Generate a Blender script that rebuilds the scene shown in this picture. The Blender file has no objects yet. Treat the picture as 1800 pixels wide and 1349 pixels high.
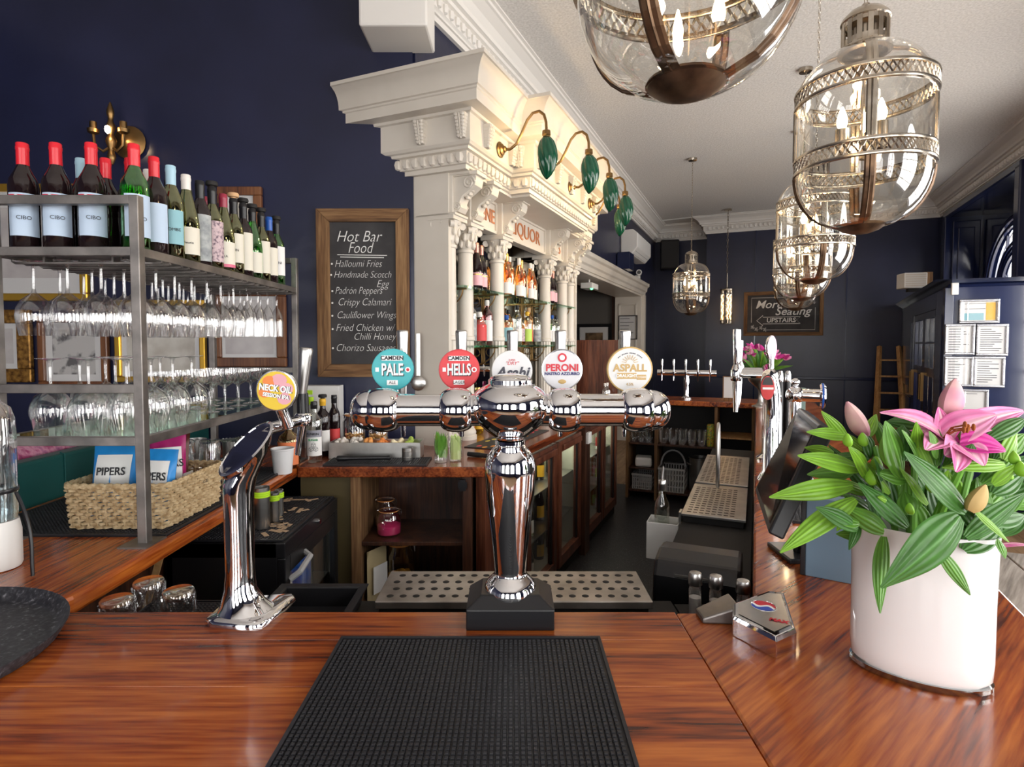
import bpy, math, random
from mathutils import Vector, Matrix
R = math.radians
rnd = random.Random(7)
scene = bpy.context.scene
COL = scene.collection
# ------------------------------------------------------------------ camera
cam_d = bpy.data.cameras.new('camera'); cam = bpy.data.objects.new('camera', cam_d); COL.objects.link(cam)
CAMZ, PITCH, F, CX, CY = 1.70, R(2.35), 1000.0, 900.0, 646.0
cam.location = (0, 0, CAMZ); cam.rotation_euler = (R(90) - PITCH, 0, 0)
cam_d.sensor_width = 36; cam_d.lens = 20; cam_d.shift_y = (CY - 674.5) / 1800.0
cam_d.clip_start = 0.02; cam_d.clip_end = 200
scene.camera = cam
# ------------------------------------------------------------------ world, light, exposure
w = bpy.data.worlds.new('overcast_sky'); scene.world = w; w.use_nodes = True
bg = w.node_tree.nodes['Background']; bg.inputs[0].default_value = (0.93, 0.96, 1.0, 1); bg.inputs[1].default_value = 3.0
vs = scene.view_settings; vs.view_transform = 'Standard'; vs.look = 'None'; vs.gamma = 1; vs.use_curve_mapping = False
vs.exposure = -0.15
cy = scene.cycles
cy.max_bounces = 10; cy.diffuse_bounces = 5; cy.glossy_bounces = 5; cy.transmission_bounces = 8; cy.transparent_max_bounces = 24
cy.sample_clamp_indirect = 6.0; cy.caustics_reflective = False; cy.caustics_refractive = False
cy.use_denoising = True
TH = math.atan(0.43); CT, ST = math.cos(TH), math.sin(TH)          # the room is turned against the picture
def RW(v, u, z=0.0): return Vector((v * CT + u * ST, -v * ST + u * CT, z))
def window_light(name, loc, rot, sx, sz, power, col=(1, .97, .93)):
    l = bpy.data.lights.new(name, 'AREA'); l.shape = 'RECTANGLE'; l.size = sx; l.size_y = sz; l.energy = power; l.color = col
    o = bpy.data.objects.new(name, l); COL.objects.link(o); o.location = loc; o.rotation_euler = rot
    return o
# daylight entering by the windows behind the camera and along the right wall
REAR_X = (-2.75, -1.0, 0.75); RIGHT_U = (-0.9, 1.4, 3.7, 6.0)
for x_ in REAR_X: window_light('window_daylight', (x_, -3.42, 2.0), (R(90), 0, 0), 1.5, 2.5, 92)
for u_ in RIGHT_U: window_light('window_daylight', RW(2.93, u_, 2.0), (R(90), 0, -TH + R(90)), 1.6, 2.5, 135)
window_light('window_daylight', RW(3.4, 9.1, 2.3), (R(90), 0, -TH + R(90)), 2.6, 2.9, 130)

# ------------------------------------------------------------------ helpers
def ray(px, py):
    xr, yr = (px - CX) / F, (CY - py) / F
    c, s = math.cos(PITCH), math.sin(PITCH)
    return Vector((xr, c + yr * s, -s + yr * c))
def at(px, py, Y):
    d = ray(px, py); return Vector((0, 0, CAMZ)) + d * (Y / d.y)
def atz(px, py, z):
    d = ray(px, py); return Vector((0, 0, CAMZ)) + d * ((z - CAMZ) / d.z)
def vu(p): return (p.x * CT - p.y * ST, p.x * ST + p.y * CT)
def atv(px, py, v):
    d = ray(px, py); dv = d.x * CT - d.y * ST; return Vector((0, 0, CAMZ)) + d * (v / dv)
def atu(px, py, u):
    d = ray(px, py); du = d.x * ST + d.y * CT; return Vector((0, 0, CAMZ)) + d * (u / du)
def rot(ax, a): return Matrix.Rotation(a, 4, ax)
def tr(x, y, z): return Matrix.Translation((x, y, z))

class MB:
    def __init__(s): s.v, s.f, s.m, s.s = [], [], [], []
    def add(s, vs_, fs, mat=0, smooth=False, M=None):
        b = len(s.v)
        for p in vs_:
            p = Vector(p); s.v.append(tuple(M @ p) if M is not None else tuple(p))
        for f in fs:
            s.f.append([b + i for i in f]); s.m.append(mat); s.s.append(smooth)
        return s
    def box(s, x0, x1, y0, y1, z0, z1, mat=0, M=None):
        return s.add([(x0,y0,z0),(x1,y0,z0),(x1,y1,z0),(x0,y1,z0),(x0,y0,z1),(x1,y0,z1),(x1,y1,z1),(x0,y1,z1)],
                     [(3,2,1,0),(4,5,6,7),(0,1,5,4),(1,2,6,5),(2,3,7,6),(3,0,4,7)], mat, False, M)
    def prism(s, poly, z0, z1, mat=0, M=None, smooth=False):
        a = sum(poly[i][0]*poly[(i+1)%len(poly)][1]-poly[(i+1)%len(poly)][0]*poly[i][1] for i in range(len(poly)))
        if a < 0: poly = poly[::-1]
        n = len(poly)
        return s.add([(p[0],p[1],z0) for p in poly]+[(p[0],p[1],z1) for p in poly],
                     [tuple(range(n-1,-1,-1)), tuple(range(n,2*n))]+[(i,(i+1)%n,n+(i+1)%n,n+i) for i in range(n)], mat, smooth, M)
    def lathe(s, prof, n=20, mat=0, M=None, smooth=True, capb=False, capt=False, a0=0.0, a1=None):
        full = a1 is None; a1 = a0 + 2*math.pi if full else a1
        cols = n if full else n + 1
        vs_, fs = [], []
        for r, z in prof:
            for i in range(cols):
                a = a0 + (a1-a0)*i/n; vs_.append((r*math.cos(a), r*math.sin(a), z))
        for j in range(len(prof)-1):
            for i in range(n):
                k = (i+1) % cols if full else i+1
                fs.append((j*cols+i, j*cols+k, (j+1)*cols+k, (j+1)*cols+i))
        if capb: fs.append(tuple(range(cols-1,-1,-1)))
        if capt: fs.append(tuple((len(prof)-1)*cols+i for i in range(cols)))
        return s.add(vs_, fs, mat, smooth, M)
    def cyl(s, p0, p1, r0, r1=None, n=12, mat=0, caps=True, smooth=True, M=None):
        p0, p1 = Vector(p0), Vector(p1); r1 = r0 if r1 is None else r1
        d = p1-p0; q = d.to_track_quat('Z','Y').to_matrix().to_4x4(); q.translation = p0
        if M is not None: q = M @ q
        return s.lathe([(r0,0),(r1,d.length)], n, mat, q, smooth, caps, caps)
    def tube(s, pts, r, n=8, mat=0, closed=False, caps=True, M=None):
        P = [Vector(p) for p in pts]; rs = r if isinstance(r, (list, tuple)) else [r]*len(P)
        vs_, fs = [], []; N = len(P); up = None
        for i in range(N):
            if closed: t = P[(i+1)%N]-P[i-1]
            else: t = P[min(i+1,N-1)]-P[max(i-1,0)]
            t = t.normalized() if t.length > 1e-9 else Vector((0,0,1))
            if up is None:
                up = Vector((0,0,1)) if abs(t.z) < .9 else Vector((1,0,0))
            a = (up - t*up.dot(t)).normalized(); up = a; b = t.cross(a)
            for k in range(n):
                w_ = 2*math.pi*k/n; vs_.append(P[i]+(a*math.cos(w_)+b*math.sin(w_))*rs[i])
        for i in range(N if closed else N-1):
            j = (i+1) % N
            for k in range(n):
                l = (k+1) % n; fs.append((i*n+k, i*n+l, j*n+l, j*n+k))
        if caps and not closed:
            fs.append(tuple(range(n-1,-1,-1))); fs.append(tuple((N-1)*n+k for k in range(n)))
        return s.add(vs_, fs, mat, True, M)
    def sphere(s, c, r, nu=14, nv=9, mat=0, sc=(1,1,1), M=None, smooth=True):
        vs_, fs = [], []
        for j in range(nv+1):
            t = math.pi*j/nv
            for i in range(nu):
                a = 2*math.pi*i/nu
                vs_.append((c[0]+r*sc[0]*math.sin(t)*math.cos(a), c[1]+r*sc[1]*math.sin(t)*math.sin(a), c[2]+r*sc[2]*math.cos(t)))
        for j in range(nv):
            for i in range(nu):
                k = (i+1) % nu; fs.append((j*nu+i, (j+1)*nu+i, (j+1)*nu+k, j*nu+k))
        return s.add(vs_, fs, mat, smooth, M)
    def sweep(s, prof, path, mat=0, closed=False, smooth=False, M=None, side=1, caps=True):
        """profile [(out, z)] carried along a plan path [(x, y)] with mitred corners; out is to the right of travel (side=1)"""
        n, N = len(prof), len(path); vs_, fs = [], []
        P = [Vector((p[0], p[1])) for p in path]
        def nrm(a, b): d = (b-a).normalized(); return Vector((d.y, -d.x))*side
        for i in range(N):
            if closed: n1, n2 = nrm(P[i-1], P[i]), nrm(P[i], P[(i+1)%N])
            else:
                n1 = nrm(P[i-1], P[i]) if i > 0 else nrm(P[0], P[1]); n2 = nrm(P[i], P[i+1]) if i < N-1 else n1
            mdir = (n1+n2); mdir = mdir/(1+n1.dot(n2))
            for o, z in prof: q = P[i]+mdir*o; vs_.append((q.x, q.y, z))
        for i in range(N if closed else N-1):
            j = (i+1) % N
            for k in range(n-1):
                f = (i*n+k, i*n+k+1, j*n+k+1, j*n+k); fs.append(f if side == 1 else f[::-1])
        if caps and not closed:
            fs.append(tuple(range(n))); fs.append(tuple((N-1)*n+k for k in range(n-1,-1,-1)))
        return s.add(vs_, fs, mat, smooth, M)
    def grid(s, fn, nu, nv, mat=0, smooth=True, M=None):
        vs_ = [fn(i/nu, j/nv) for j in range(nv+1) for i in range(nu+1)]
        fs = [(j*(nu+1)+i, j*(nu+1)+i+1, (j+1)*(nu+1)+i+1, (j+1)*(nu+1)+i) for j in range(nv) for i in range(nu)]
        return s.add(vs_, fs, mat, smooth, M)
    def mesh(s, name, mats, sharp=38):
        me = bpy.data.meshes.new(name); me.from_pydata(s.v, [], s.f)
        for m_ in (mats if isinstance(mats, (list, tuple)) else [mats]): me.materials.append(m_)
        me.polygons.foreach_set('material_index', s.m); me.polygons.foreach_set('use_smooth', s.s); me.update()
        if any(s.s): me.set_sharp_from_angle(angle=R(sharp))
        if getattr(s, 'across', None): me.attributes.new('across', 'FLOAT', 'POINT').data.foreach_set('value', s.across)
        return me
    def build(s, name, mats, parent=None, loc=None, rz=0, bevel=0, label=None, cat=None, group=None, kind=None, sharp=38):
        o = bpy.data.objects.new(name, s.mesh(name, mats, sharp)); COL.objects.link(o)
        if parent is not None: o.parent = parent
        if loc is not None: o.location = loc
        if rz: o.rotation_euler = (0, 0, rz)
        if bevel:
            b = o.modifiers.new('edge', 'BEVEL'); b.width = bevel; b.segments = 2; b.limit_method = 'ANGLE'; b.angle_limit = R(40)
        return tag(o, label, cat, group, kind)
def tag(o, label=None, cat=None, group=None, kind=None):
    if label: o['label'] = label
    if cat: o['category'] = cat
    if group: o['group'] = group
    if kind: o['kind'] = kind
    return o
def thing(name, label, cat, loc=(0,0,0), rz=0, group=None):
    o = bpy.data.objects.new(name, None); COL.objects.link(o); o.empty_display_size = .05
    o.location = loc; o.rotation_euler = (0, 0, rz)
    return tag(o, label, cat, group)
def dup(o, loc, rz=None, label=None, group=None, scale=None):
    c = o.copy(); COL.objects.link(c); c.location = loc
    if rz is not None: c.rotation_euler = (c.rotation_euler[0], c.rotation_euler[1], rz)
    if scale: c.scale = (scale,)*3
    if label: c['label'] = label
    if group: c['group'] = group
    for ch in o.children:
        k = ch.copy(); COL.objects.link(k); k.parent = c
        for g in ch.children:
            q = g.copy(); COL.objects.link(q); q.parent = k
    return c
def struct(o): o['kind'] = 'structure'; return o
def text(name, body, size, mat, parent, M, shear=0.0, thin=0.0, ext=.0004, align='CENTER', label=None, sx=1.0, fit=None):
    cu = bpy.data.curves.new(name, 'FONT'); cu.body = body; cu.size = size; cu.shear = shear; cu.offset = thin; cu.extrude = ext
    cu.align_x = align; cu.align_y = 'CENTER'; cu.resolution_u = 3
    t = bpy.data.objects.new(name+'_curve', cu); COL.objects.link(t)
    dg = bpy.context.evaluated_depsgraph_get(); me = bpy.data.meshes.new_from_object(t.evaluated_get(dg))
    bpy.data.objects.remove(t); me.name = name; me.materials.clear(); me.materials.append(mat)
    if fit:
        xs = [v.co.x for v in me.vertices]; sx = fit/max(1e-6, max(xs)-min(xs))
    me.transform(M @ Matrix.Diagonal((sx, 1, 1, 1)))
    o = bpy.data.objects.new(name, me); COL.objects.link(o); o.parent = parent
    return tag(o, label)
FACE = rot('X', R(90))            # stand a flat text up, reading from the -Y side
def arc(cx, cz, r, a0, a1, n): return [(cx+r*math.cos(R(a0+(a1-a0)*i/n)), cz+r*math.sin(R(a0+(a1-a0)*i/n))) for i in range(n+1)]

# ------------------------------------------------------------------ materials
def M_(name, col, rough=.5, metal=0.0, spec=.5, coat=0.0, trans=0.0, ior=1.45, emit=None, es=0.0, alpha=1.0, sheen=0.0, sss=0.0):
    m = bpy.data.materials.new(name); m.use_nodes = True; b = m.node_tree.nodes['Principled BSDF']
    b.inputs['Base Color'].default_value = (*col, 1); b.inputs['Roughness'].default_value = rough; b.inputs['Metallic'].default_value = metal
    b.inputs['Specular IOR Level'].default_value = spec; b.inputs['Coat Weight'].default_value = coat; b.inputs['Coat Roughness'].default_value = .08
    b.inputs['Transmission Weight'].default_value = trans; b.inputs['IOR'].default_value = ior
    if sheen: b.inputs['Sheen Weight'].default_value = sheen
    if sss: b.inputs['Subsurface Weight'].default_value = sss; b.inputs['Subsurface Radius'].default_value = (.02,.02,.02)
    if emit: b.inputs['Emission Color'].default_value = (*emit, 1); b.inputs['Emission Strength'].default_value = es
    return m
def nodes(m): return m.node_tree.nodes, m.node_tree.links, m.node_tree.nodes['Principled BSDF']
def coords(m, scale=(1,1,1), rz=0.0, kind='Object'):
    n, l, b = nodes(m); tc = n.new('ShaderNodeTexCoord'); src = tc.outputs[kind]
    if rz:
        m0 = n.new('ShaderNodeMapping'); m0.inputs['Rotation'].default_value = (0, 0, rz); l.new(src, m0.inputs[0]); src = m0.outputs[0]
    mp = n.new('ShaderNodeMapping'); mp.inputs['Scale'].default_value = scale; l.new(src, mp.inputs[0]); return mp
def vary(m, cols, scale=4.0, detail=4.0, stretch=(1,1,1), rz=0.0, bump=0.0, tex='NOISE', dist=0.0, rough=None, bscale=None):
    n, l, b = nodes(m); mp = coords(m, stretch, rz)
    if tex == 'VORONOI': t = n.new('ShaderNodeTexVoronoi'); t.inputs['Scale'].default_value = scale; out = t.outputs['Distance']
    else:
        t = n.new('ShaderNodeTexNoise'); t.inputs['Scale'].default_value = scale; t.inputs['Detail'].default_value = detail
        t.inputs['Distortion'].default_value = dist; out = t.outputs['Fac']
    l.new(mp.outputs[0], t.inputs['Vector'])
    r = n.new('ShaderNodeValToRGB'); e = r.color_ramp.elements
    while len(e) < len(cols): e.new(.5)
    for i, c in enumerate(cols): e[i].position = c[0]; e[i].color = (*c[1], 1)
    l.new(out, r.inputs[0]); l.new(r.outputs[0], b.inputs['Base Color'])
    if bump:
        bp = n.new('ShaderNodeBump'); bp.inputs['Strength'].default_value = bump; bp.inputs['Distance'].default_value = .01
        if bscale:
            t2 = n.new('ShaderNodeTexNoise'); t2.inputs['Scale'].default_value = bscale; t2.inputs['Detail'].default_value = 6
            l.new(mp.outputs[0], t2.inputs['Vector']); l.new(t2.outputs['Fac'], bp.inputs['Height'])
        else: l.new(out, bp.inputs['Height'])
        l.new(bp.outputs[0], b.inputs['Normal'])
    return m
def wood(name, cols, rz=0.0, along='x', scale=1.0, rough=.25, coat=.3, fine=1.0):
    m = M_(name, cols[1], rough, coat=coat); n, l, b = nodes(m)
    st = {'x': (.55, 9, 9), 'y': (9, .55, 9), 'z': (9, 9, .55)}[along]
    mp = coords(m, tuple(s*scale for s in st), rz)
    t = n.new('ShaderNodeTexNoise'); t.inputs['Scale'].default_value = 1.6; t.inputs['Detail'].default_value = 5; t.inputs['Roughness'].default_value = .62; t.inputs['Distortion'].default_value = .5
    mp2 = coords(m, tuple(s*scale*5*fine for s in st), rz); t2 = n.new('ShaderNodeTexNoise'); t2.inputs['Scale'].default_value = 2.2; t2.inputs['Detail'].default_value = 4
    l.new(mp.outputs[0], t.inputs[0]); l.new(mp2.outputs[0], t2.inputs[0])
    mx = n.new('ShaderNodeMath'); mx.operation = 'MULTIPLY_ADD'; mx.inputs[1].default_value = .42; l.new(t2.outputs['Fac'], mx.inputs[0])
    m2 = n.new('ShaderNodeMath'); m2.operation = 'MULTIPLY'; m2.inputs[1].default_value = .62; l.new(t.outputs['Fac'], m2.inputs[0]); l.new(m2.outputs[0], mx.inputs[2])
    r = n.new('ShaderNodeValToRGB'); e = r.color_ramp.elements; e.new(.5)
    for i, (p, c) in enumerate(zip((.38, .50, .64), cols)): e[i].position = p; e[i].color = (*c, 1)
    l.new(mx.outputs[0], r.inputs[0]); l.new(r.outputs[0], b.inputs['Base Color'])
    bp = n.new('ShaderNodeBump'); bp.inputs['Strength'].default_value = .06; bp.inputs['Distance'].default_value = .004
    l.new(mx.outputs[0], bp.inputs['Height']); l.new(bp.outputs[0], b.inputs['Normal'])
    return m
def glassy(name, col=(1,1,1), blend=.22, rough=.0, tint=None, floor=.05):
    """thin clear glass: see-through with a Fresnel-like sheen"""
    m = bpy.data.materials.new(name); m.use_nodes = True; n = m.node_tree.nodes; l = m.node_tree.links; n.clear()
    out = n.new('ShaderNodeOutputMaterial'); mix = n.new('ShaderNodeMixShader'); tp = n.new('ShaderNodeBsdfTransparent'); gl = n.new('ShaderNodeBsdfGlossy')
    lw = n.new('ShaderNodeLayerWeight'); lw.inputs['Blend'].default_value = blend
    mr = n.new('ShaderNodeMapRange'); mr.inputs['To Min'].default_value = floor; mr.inputs['To Max'].default_value = 1.0
    tp.inputs[0].default_value = (*(tint or col), 1); gl.inputs[0].default_value = (*col, 1); gl.inputs['Roughness'].default_value = rough
    l.new(lw.outputs['Facing'], mr.inputs['Value']); l.new(mr.outputs[0], mix.inputs[0]); l.new(tp.outputs[0], mix.inputs[1]); l.new(gl.outputs[0], mix.inputs[2]); l.new(mix.outputs[0], out.inputs[0])
    return m
NAVY = vary(M_('navy_paint', (.013,.016,.045), .3, spec=.5), [(.3,(.010,.012,.034)),(.7,(.019,.022,.060))], 1.6, 6, bump=.12, bscale=14)
NAVYG = M_('navy_gloss_woodwork', (.012,.018,.06), .16, coat=.4)
CREAM = vary(M_('cream_paint', (.66,.61,.54), .38), [(.3,(.62,.57,.50)),(.7,(.70,.65,.58))], 3, 3)
WHITE = M_('white_plaster', (.78,.75,.71), .5)
CEIL = vary(M_('textured_ceiling_paper', (.7,.68,.65), .8), [(.35,(.70,.68,.65)),(.65,(.86,.84,.81))], 60, 5, bump=.5)
MAHO_C = [(.045,.007,.003), (.30,.058,.010), (.52,.145,.022)]
MAHO = wood('mahogany_lengthwise', MAHO_C, 0, 'x')
MAHOY = wood('mahogany_depthwise', MAHO_C, 0, 'y')
MAHOD = wood('mahogany_diagonal', MAHO_C, R(-40), 'x')
MAHOR = wood('mahogany_backbar', [(.05,.010,.004), (.17,.034,.010), (.34,.085,.022)], TH, 'y')
DWOOD = wood('dark_stained_wood', [(.012,.006,.004), (.045,.016,.009), (.09,.034,.016)], 0, 'z', rough=.4, coat=.1)
RAWW = wood('reclaimed_wood', [(.07,.032,.013), (.17,.085,.035), (.30,.17,.075)], 0, 'z', rough=.75, coat=0)
RAWX = wood('reclaimed_wood_across', [(.07,.032,.013), (.17,.085,.035), (.30,.17,.075)], 0, 'x', rough=.75, coat=0)
MAHOZ = wood('mahogany_door', [(.028,.008,.005), (.10,.03,.016), (.19,.065,.033)], 0, 'z', rough=.32)
PINE = wood('pine_wood', [(.35,.17,.06), (.55,.30,.12), (.65,.40,.18)], 0, 'z', rough=.5, coat=0)
GREYW = wood('weathered_grey_wood', [(.10,.085,.075), (.23,.20,.17), (.38,.34,.30)], TH, 'y', rough=.7, coat=0)
CHROME = M_('polished_chrome', (.86,.86,.88), .035, 1.0)
STEEL = vary(M_('brushed_steel', (.55,.54,.52), .3, 1.0), [(.3,(.46,.45,.44)),(.7,(.62,.61,.59))], 12, 3)
IRON = vary(M_('raw_steel_frame', (.22,.2,.19), .42, .85), [(.3,(.13,.12,.115)),(.7,(.34,.31,.29))], 9, 6, bump=.1)
NICKEL = vary(M_('aged_nickel', (.5,.44,.36), .26, 1.0), [(.3,(.36,.30,.23)),(.7,(.63,.57,.49))], 14, 4)
BRONZE = vary(M_('rusty_bronze', (.15,.09,.06), .45, .85), [(.3,(.05,.03,.022)),(.7,(.24,.15,.09))], 16, 6)
BRASS = M_('aged_brass', (.24,.145,.06), .38, 1.0)
GOLD = M_('gilt_frame', (.72,.42,.06), .3, .85)
GOLDD = vary(M_('carved_dark_gilt', (.3,.14,.03), .4, .6), [(.3,(.10,.04,.01)),(.7,(.5,.26,.06))], 40, 3)
BLACK = M_('black_plastic', (.012,.012,.014), .3)
BLACKM = M_('matt_black', (.012,.011,.011), .7)
RUBBER = M_('black_rubber', (.018,.018,.022), .5)
GLASS = glassy('clear_glass', (1,1,1), .34, floor=.08)
PANE = glassy('window_pane_glass', (1,1,1), .1, floor=.04)
SHELFG = glassy('green_edged_shelf_glass', (.85,1,.92), .2, floor=.12, tint=(.75,.93,.84))
MIRROR = M_('mirror', (.75,.74,.68), .03, 1.0)
PAPER = M_('white_paper', (.82,.81,.80), .7)
INK = M_('black_ink', (.02,.02,.025), .6)
INKW = M_('white_lettering', (.9,.9,.9), .6)
CHALK = M_('chalk_white', (.85,.85,.83), .9)
BOARD = vary(M_('blackboard_slate', (.035,.033,.035), .65), [(.3,(.022,.021,.023)),(.7,(.06,.056,.058))], 5, 6)
RED = M_('red_foil', (.72,.02,.035), .28)
VASE = M_('white_glass_vase', (.88,.86,.86), .06, coat=.6)
def veined(m, n_=9.0, amt=.22, rib=None):
    n, l, b = nodes(m); at_ = n.new('ShaderNodeAttribute'); at_.attribute_name = 'across'
    src = b.inputs['Base Color'].links[0].from_socket if b.inputs['Base Color'].links else None
    mul = n.new('ShaderNodeMath'); mul.operation = 'MULTIPLY'; mul.inputs[1].default_value = n_*2; l.new(at_.outputs['Fac'], mul.inputs[0])
    sn = n.new('ShaderNodeMath'); sn.operation = 'COSINE'; l.new(mul.outputs[0], sn.inputs[0])
    mr = n.new('ShaderNodeMapRange'); mr.inputs['From Min'].default_value = -1; mr.inputs['To Min'].default_value = 1-amt; mr.inputs['To Max'].default_value = 1+amt; l.new(sn.outputs[0], mr.inputs['Value'])
    mx = n.new('ShaderNodeMixRGB'); mx.blend_type = 'MULTIPLY'; mx.inputs[0].default_value = 1
    if src: l.new(src, mx.inputs[1])
    else: mx.inputs[1].default_value = b.inputs['Base Color'].default_value
    l.new(mr.outputs[0], mx.inputs[2]); res = mx.outputs[0]
    if rib:
        ab = n.new('ShaderNodeMath'); ab.operation = 'ABSOLUTE'; l.new(at_.outputs['Fac'], ab.inputs[0]); r2 = n.new('ShaderNodeMapRange'); r2.inputs['From Max'].default_value = rib[0]; r2.inputs['To Min'].default_value = rib[2]; r2.inputs['To Max'].default_value = 0; l.new(ab.outputs[0], r2.inputs['Value'])
        m2 = n.new('ShaderNodeMixRGB'); m2.inputs[2].default_value = (*rib[1], 1); l.new(r2.outputs[0], m2.inputs[0]); l.new(res, m2.inputs[1]); res = m2.outputs[0]
    l.new(res, b.inputs['Base Color'])
    bp = n.new('ShaderNodeBump'); bp.inputs['Strength'].default_value = .35; bp.inputs['Distance'].default_value = .003; l.new(sn.outputs[0], bp.inputs['Height']); l.new(bp.outputs[0], b.inputs['Normal'])
    return m
LEAFS = [veined(vary(M_('lily_leaf_'+n_, c, .38, spec=.4), [(.35, tuple(x*.72 for x in c)), (.65, c)], 18, 3, stretch=(1,1,1)), 7.0, .09, (.14, tuple(min(1, x*1.7) for x in c), .5)) for n_, c in
         (('fresh', (.20,.42,.035)), ('deep', (.055,.17,.03)), ('mid', (.11,.28,.035)))]
PINK = veined(vary(M_('lily_petal_pink', (.78,.19,.42), .5, sss=.1), [(.35,(.62,.09,.31)),(.7,(.84,.36,.56))], 14, 3), 7.0, .1, (.35, (.90,.66,.66), .75))
PINKD = veined(M_('lily_petal_magenta', (.58,.03,.28), .5), 7.0, .12)
BUDP = vary(M_('lily_bud', (.7,.32,.42), .5), [(.35,(.62,.22,.34)),(.7,(.78,.5,.45))], 20, 2)
TEAL = M_('teal_leather', (.012,.10,.095), .4)
FLORAL = vary(M_('floral_velvet', (.4,.05,.2), .8, sheen=.4), [(.2,(.05,.02,.06)),(.4,(.42,.02,.16)),(.55,(.72,.30,.45)),(.75,(.30,.02,.2))], 28, 5)
GREENSH = M_('green_enamel', (.004,.075,.036), .18, coat=.4)
SPECK = vary(M_('speckled_black_floor', (.012,.012,.014), .42), [(.60,(.010,.010,.012)),(.66,(.10,.10,.11)),(.8,(.22,.22,.23))], 170, 2)
WICKER = vary(M_('seagrass', (.5,.36,.2), .8), [(.3,(.34,.22,.10)),(.7,(.66,.52,.32))], 60, 3)
GREYP = M_('grey_plastic', (.42,.42,.43), .5)
WHITEP = M_('white_plastic', (.76,.75,.73), .4)
FROST = M_('frosted_plastic', (.72,.72,.74), .35, alpha=1)
LAMPG = M_('glowing_filament', (1,.6,.2), .4, emit=(1,.55,.18), es=40)
BULBG = M_('lit_candle_bulb', (1,.8,.5), .3, emit=(1,.70,.40), es=110)
FRIDGEL = M_('fridge_light', (.9,1,.9), .4, emit=(.95,1,.85), es=16)
FRIDGEW = M_('cream_fridge_liner', (.72,.72,.58), .5)
OLIVE = M_('olive_drab_panel', (.10,.075,.03), .6)
LIME = M_('lime_band', (.45,.75,.02), .5)
BLUEG = M_('blue_grey_card', (.16,.25,.34), .6)
# ================================================================== THE SETTING
H = 3.95
def wall_with_arches(mb, x0, x1, z1, y0, y1, ops, seg=14):
    """wall in the local xz plane between y0 and y1; ops = (centre, half width, sill, spring height)"""
    ops = sorted(ops); x = x0
    for c, a, sill, spr in ops:
        mb.box(x, c-a, y0, y1, 0, z1); mb.box(c-a, c+a, y0, y1, 0, sill)
        pts = [(c-a*math.cos(math.pi*i/seg), spr+a*.9*math.sin(math.pi*i/seg)) for i in range(seg+1)]
        for (xa, za), (xb, zb) in zip(pts, pts[1:]):
            mb.add([(xa,y0,za),(xb,y0,zb),(xb,y0,z1),(xa,y0,z1),(xa,y1,za),(xb,y1,zb),(xb,y1,z1),(xa,y1,z1)],
                   [(0,1,2,3),(7,6,5,4),(0,4,5,1)])
        x = c+a
    mb.box(x, x1, y0, y1, 0, z1); return mb
def arched_window(name, M, a, sill, spr, bars=2):
    """frame, glazing bars and pane of one arched window; local x across, z up"""
    root = struct(thing(name, 'arched sash window with navy glazing bars', 'window')); root.matrix_world = M
    seg = 16; out = [(-a, sill)] + [(-a*math.cos(math.pi*i/seg), spr+a*.9*math.sin(math.pi*i/seg)) for i in range(seg+1)] + [(a, sill)]
    mb = MB(); mb.tube([(x, 0, z) for x, z in out], .04, 4, closed=True); mb.build('window_frame', NAVYG, root)
    mb = MB()
    for k in range(1, bars+1):
        x = -a+2*a*k/(bars+1); mb.box(x-.012, x+.012, -.015, .015, sill, spr+a*.9*math.sqrt(max(0, 1-(x/a)**2)))
    for z in (sill+(spr-sill)*.33, sill+(spr-sill)*.66, spr): mb.box(-a, a, -.015, .015, z-.014, z+.014)
    mb.tube([(x*.55, 0, spr+(z-spr)*.55) for x, z in out[1:-1]], .016, 4); mb.build('glazing_bar', NAVYG, root)
    mb = MB(); mb.add([(x, 0, z) for x, z in out], [tuple(range(len(out)))]); mb.build('pane', PANE, root)
    return root
# floor, ceiling
mb = MB(); mb.box(-5, 11, -4, 15, -.1, 0); struct(mb.build('floor', wood('oak_floorboards', [(.16,.09,.045), (.30,.18,.09), (.42,.27,.15)], TH, 'y', rough=.5, coat=0)))
mb = MB(); mb.box(-1.86, .02, 1.0, 6.8, 0, .004); struct(mb.build('floor_aisle', SPECK, rz=-TH))
mb = MB(); mb.box(-5, 11, -4, 15, H, H+.12); struct(mb.build('ceiling', CEIL))
# wall with the chalkboard, far side wall, rear wall
mb = MB(); mb.box(-3.8, -.576, 3.36, 3.6, 0, H); struct(mb.build('wall_chalkboard', NAVY))
mb = MB(); mb.box(-3.8, -3.6, -3.3, 3.4, 0, H); struct(mb.build('wall_side', NAVY))
mb = MB(); wall_with_arches(mb, -3.8, 1.75, H, -3.3, -3.1, [(x_, .62, .85, 2.45) for x_ in REAR_X]); struct(mb.build('wall_rear', NAVY))
for i, x_ in enumerate(REAR_X): arched_window('window_%d' % (i+1), tr(x_, -3.2, 0), .62, .85, 2.45)
# wall behind the back bar, with the wide doorway
mb = MB(); mb.box(-2.30, -1.85, 2.88, 5.75, 0, H); mb.box(-2.30, -1.85, 10.0, 11.6, 0, H); mb.box(-2.30, -1.85, 5.75, 10.0, 2.55, H)
struct(mb.build('wall_left', NAVY, rz=-TH))
mb = MB(); mb.box(-1.85, -.85, 11.3, 11.6, 0, H); mb.box(-.85, 3.2, 10.8, 11.6, 0, H); struct(mb.build('wall_far', NAVY, rz=-TH))
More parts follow.
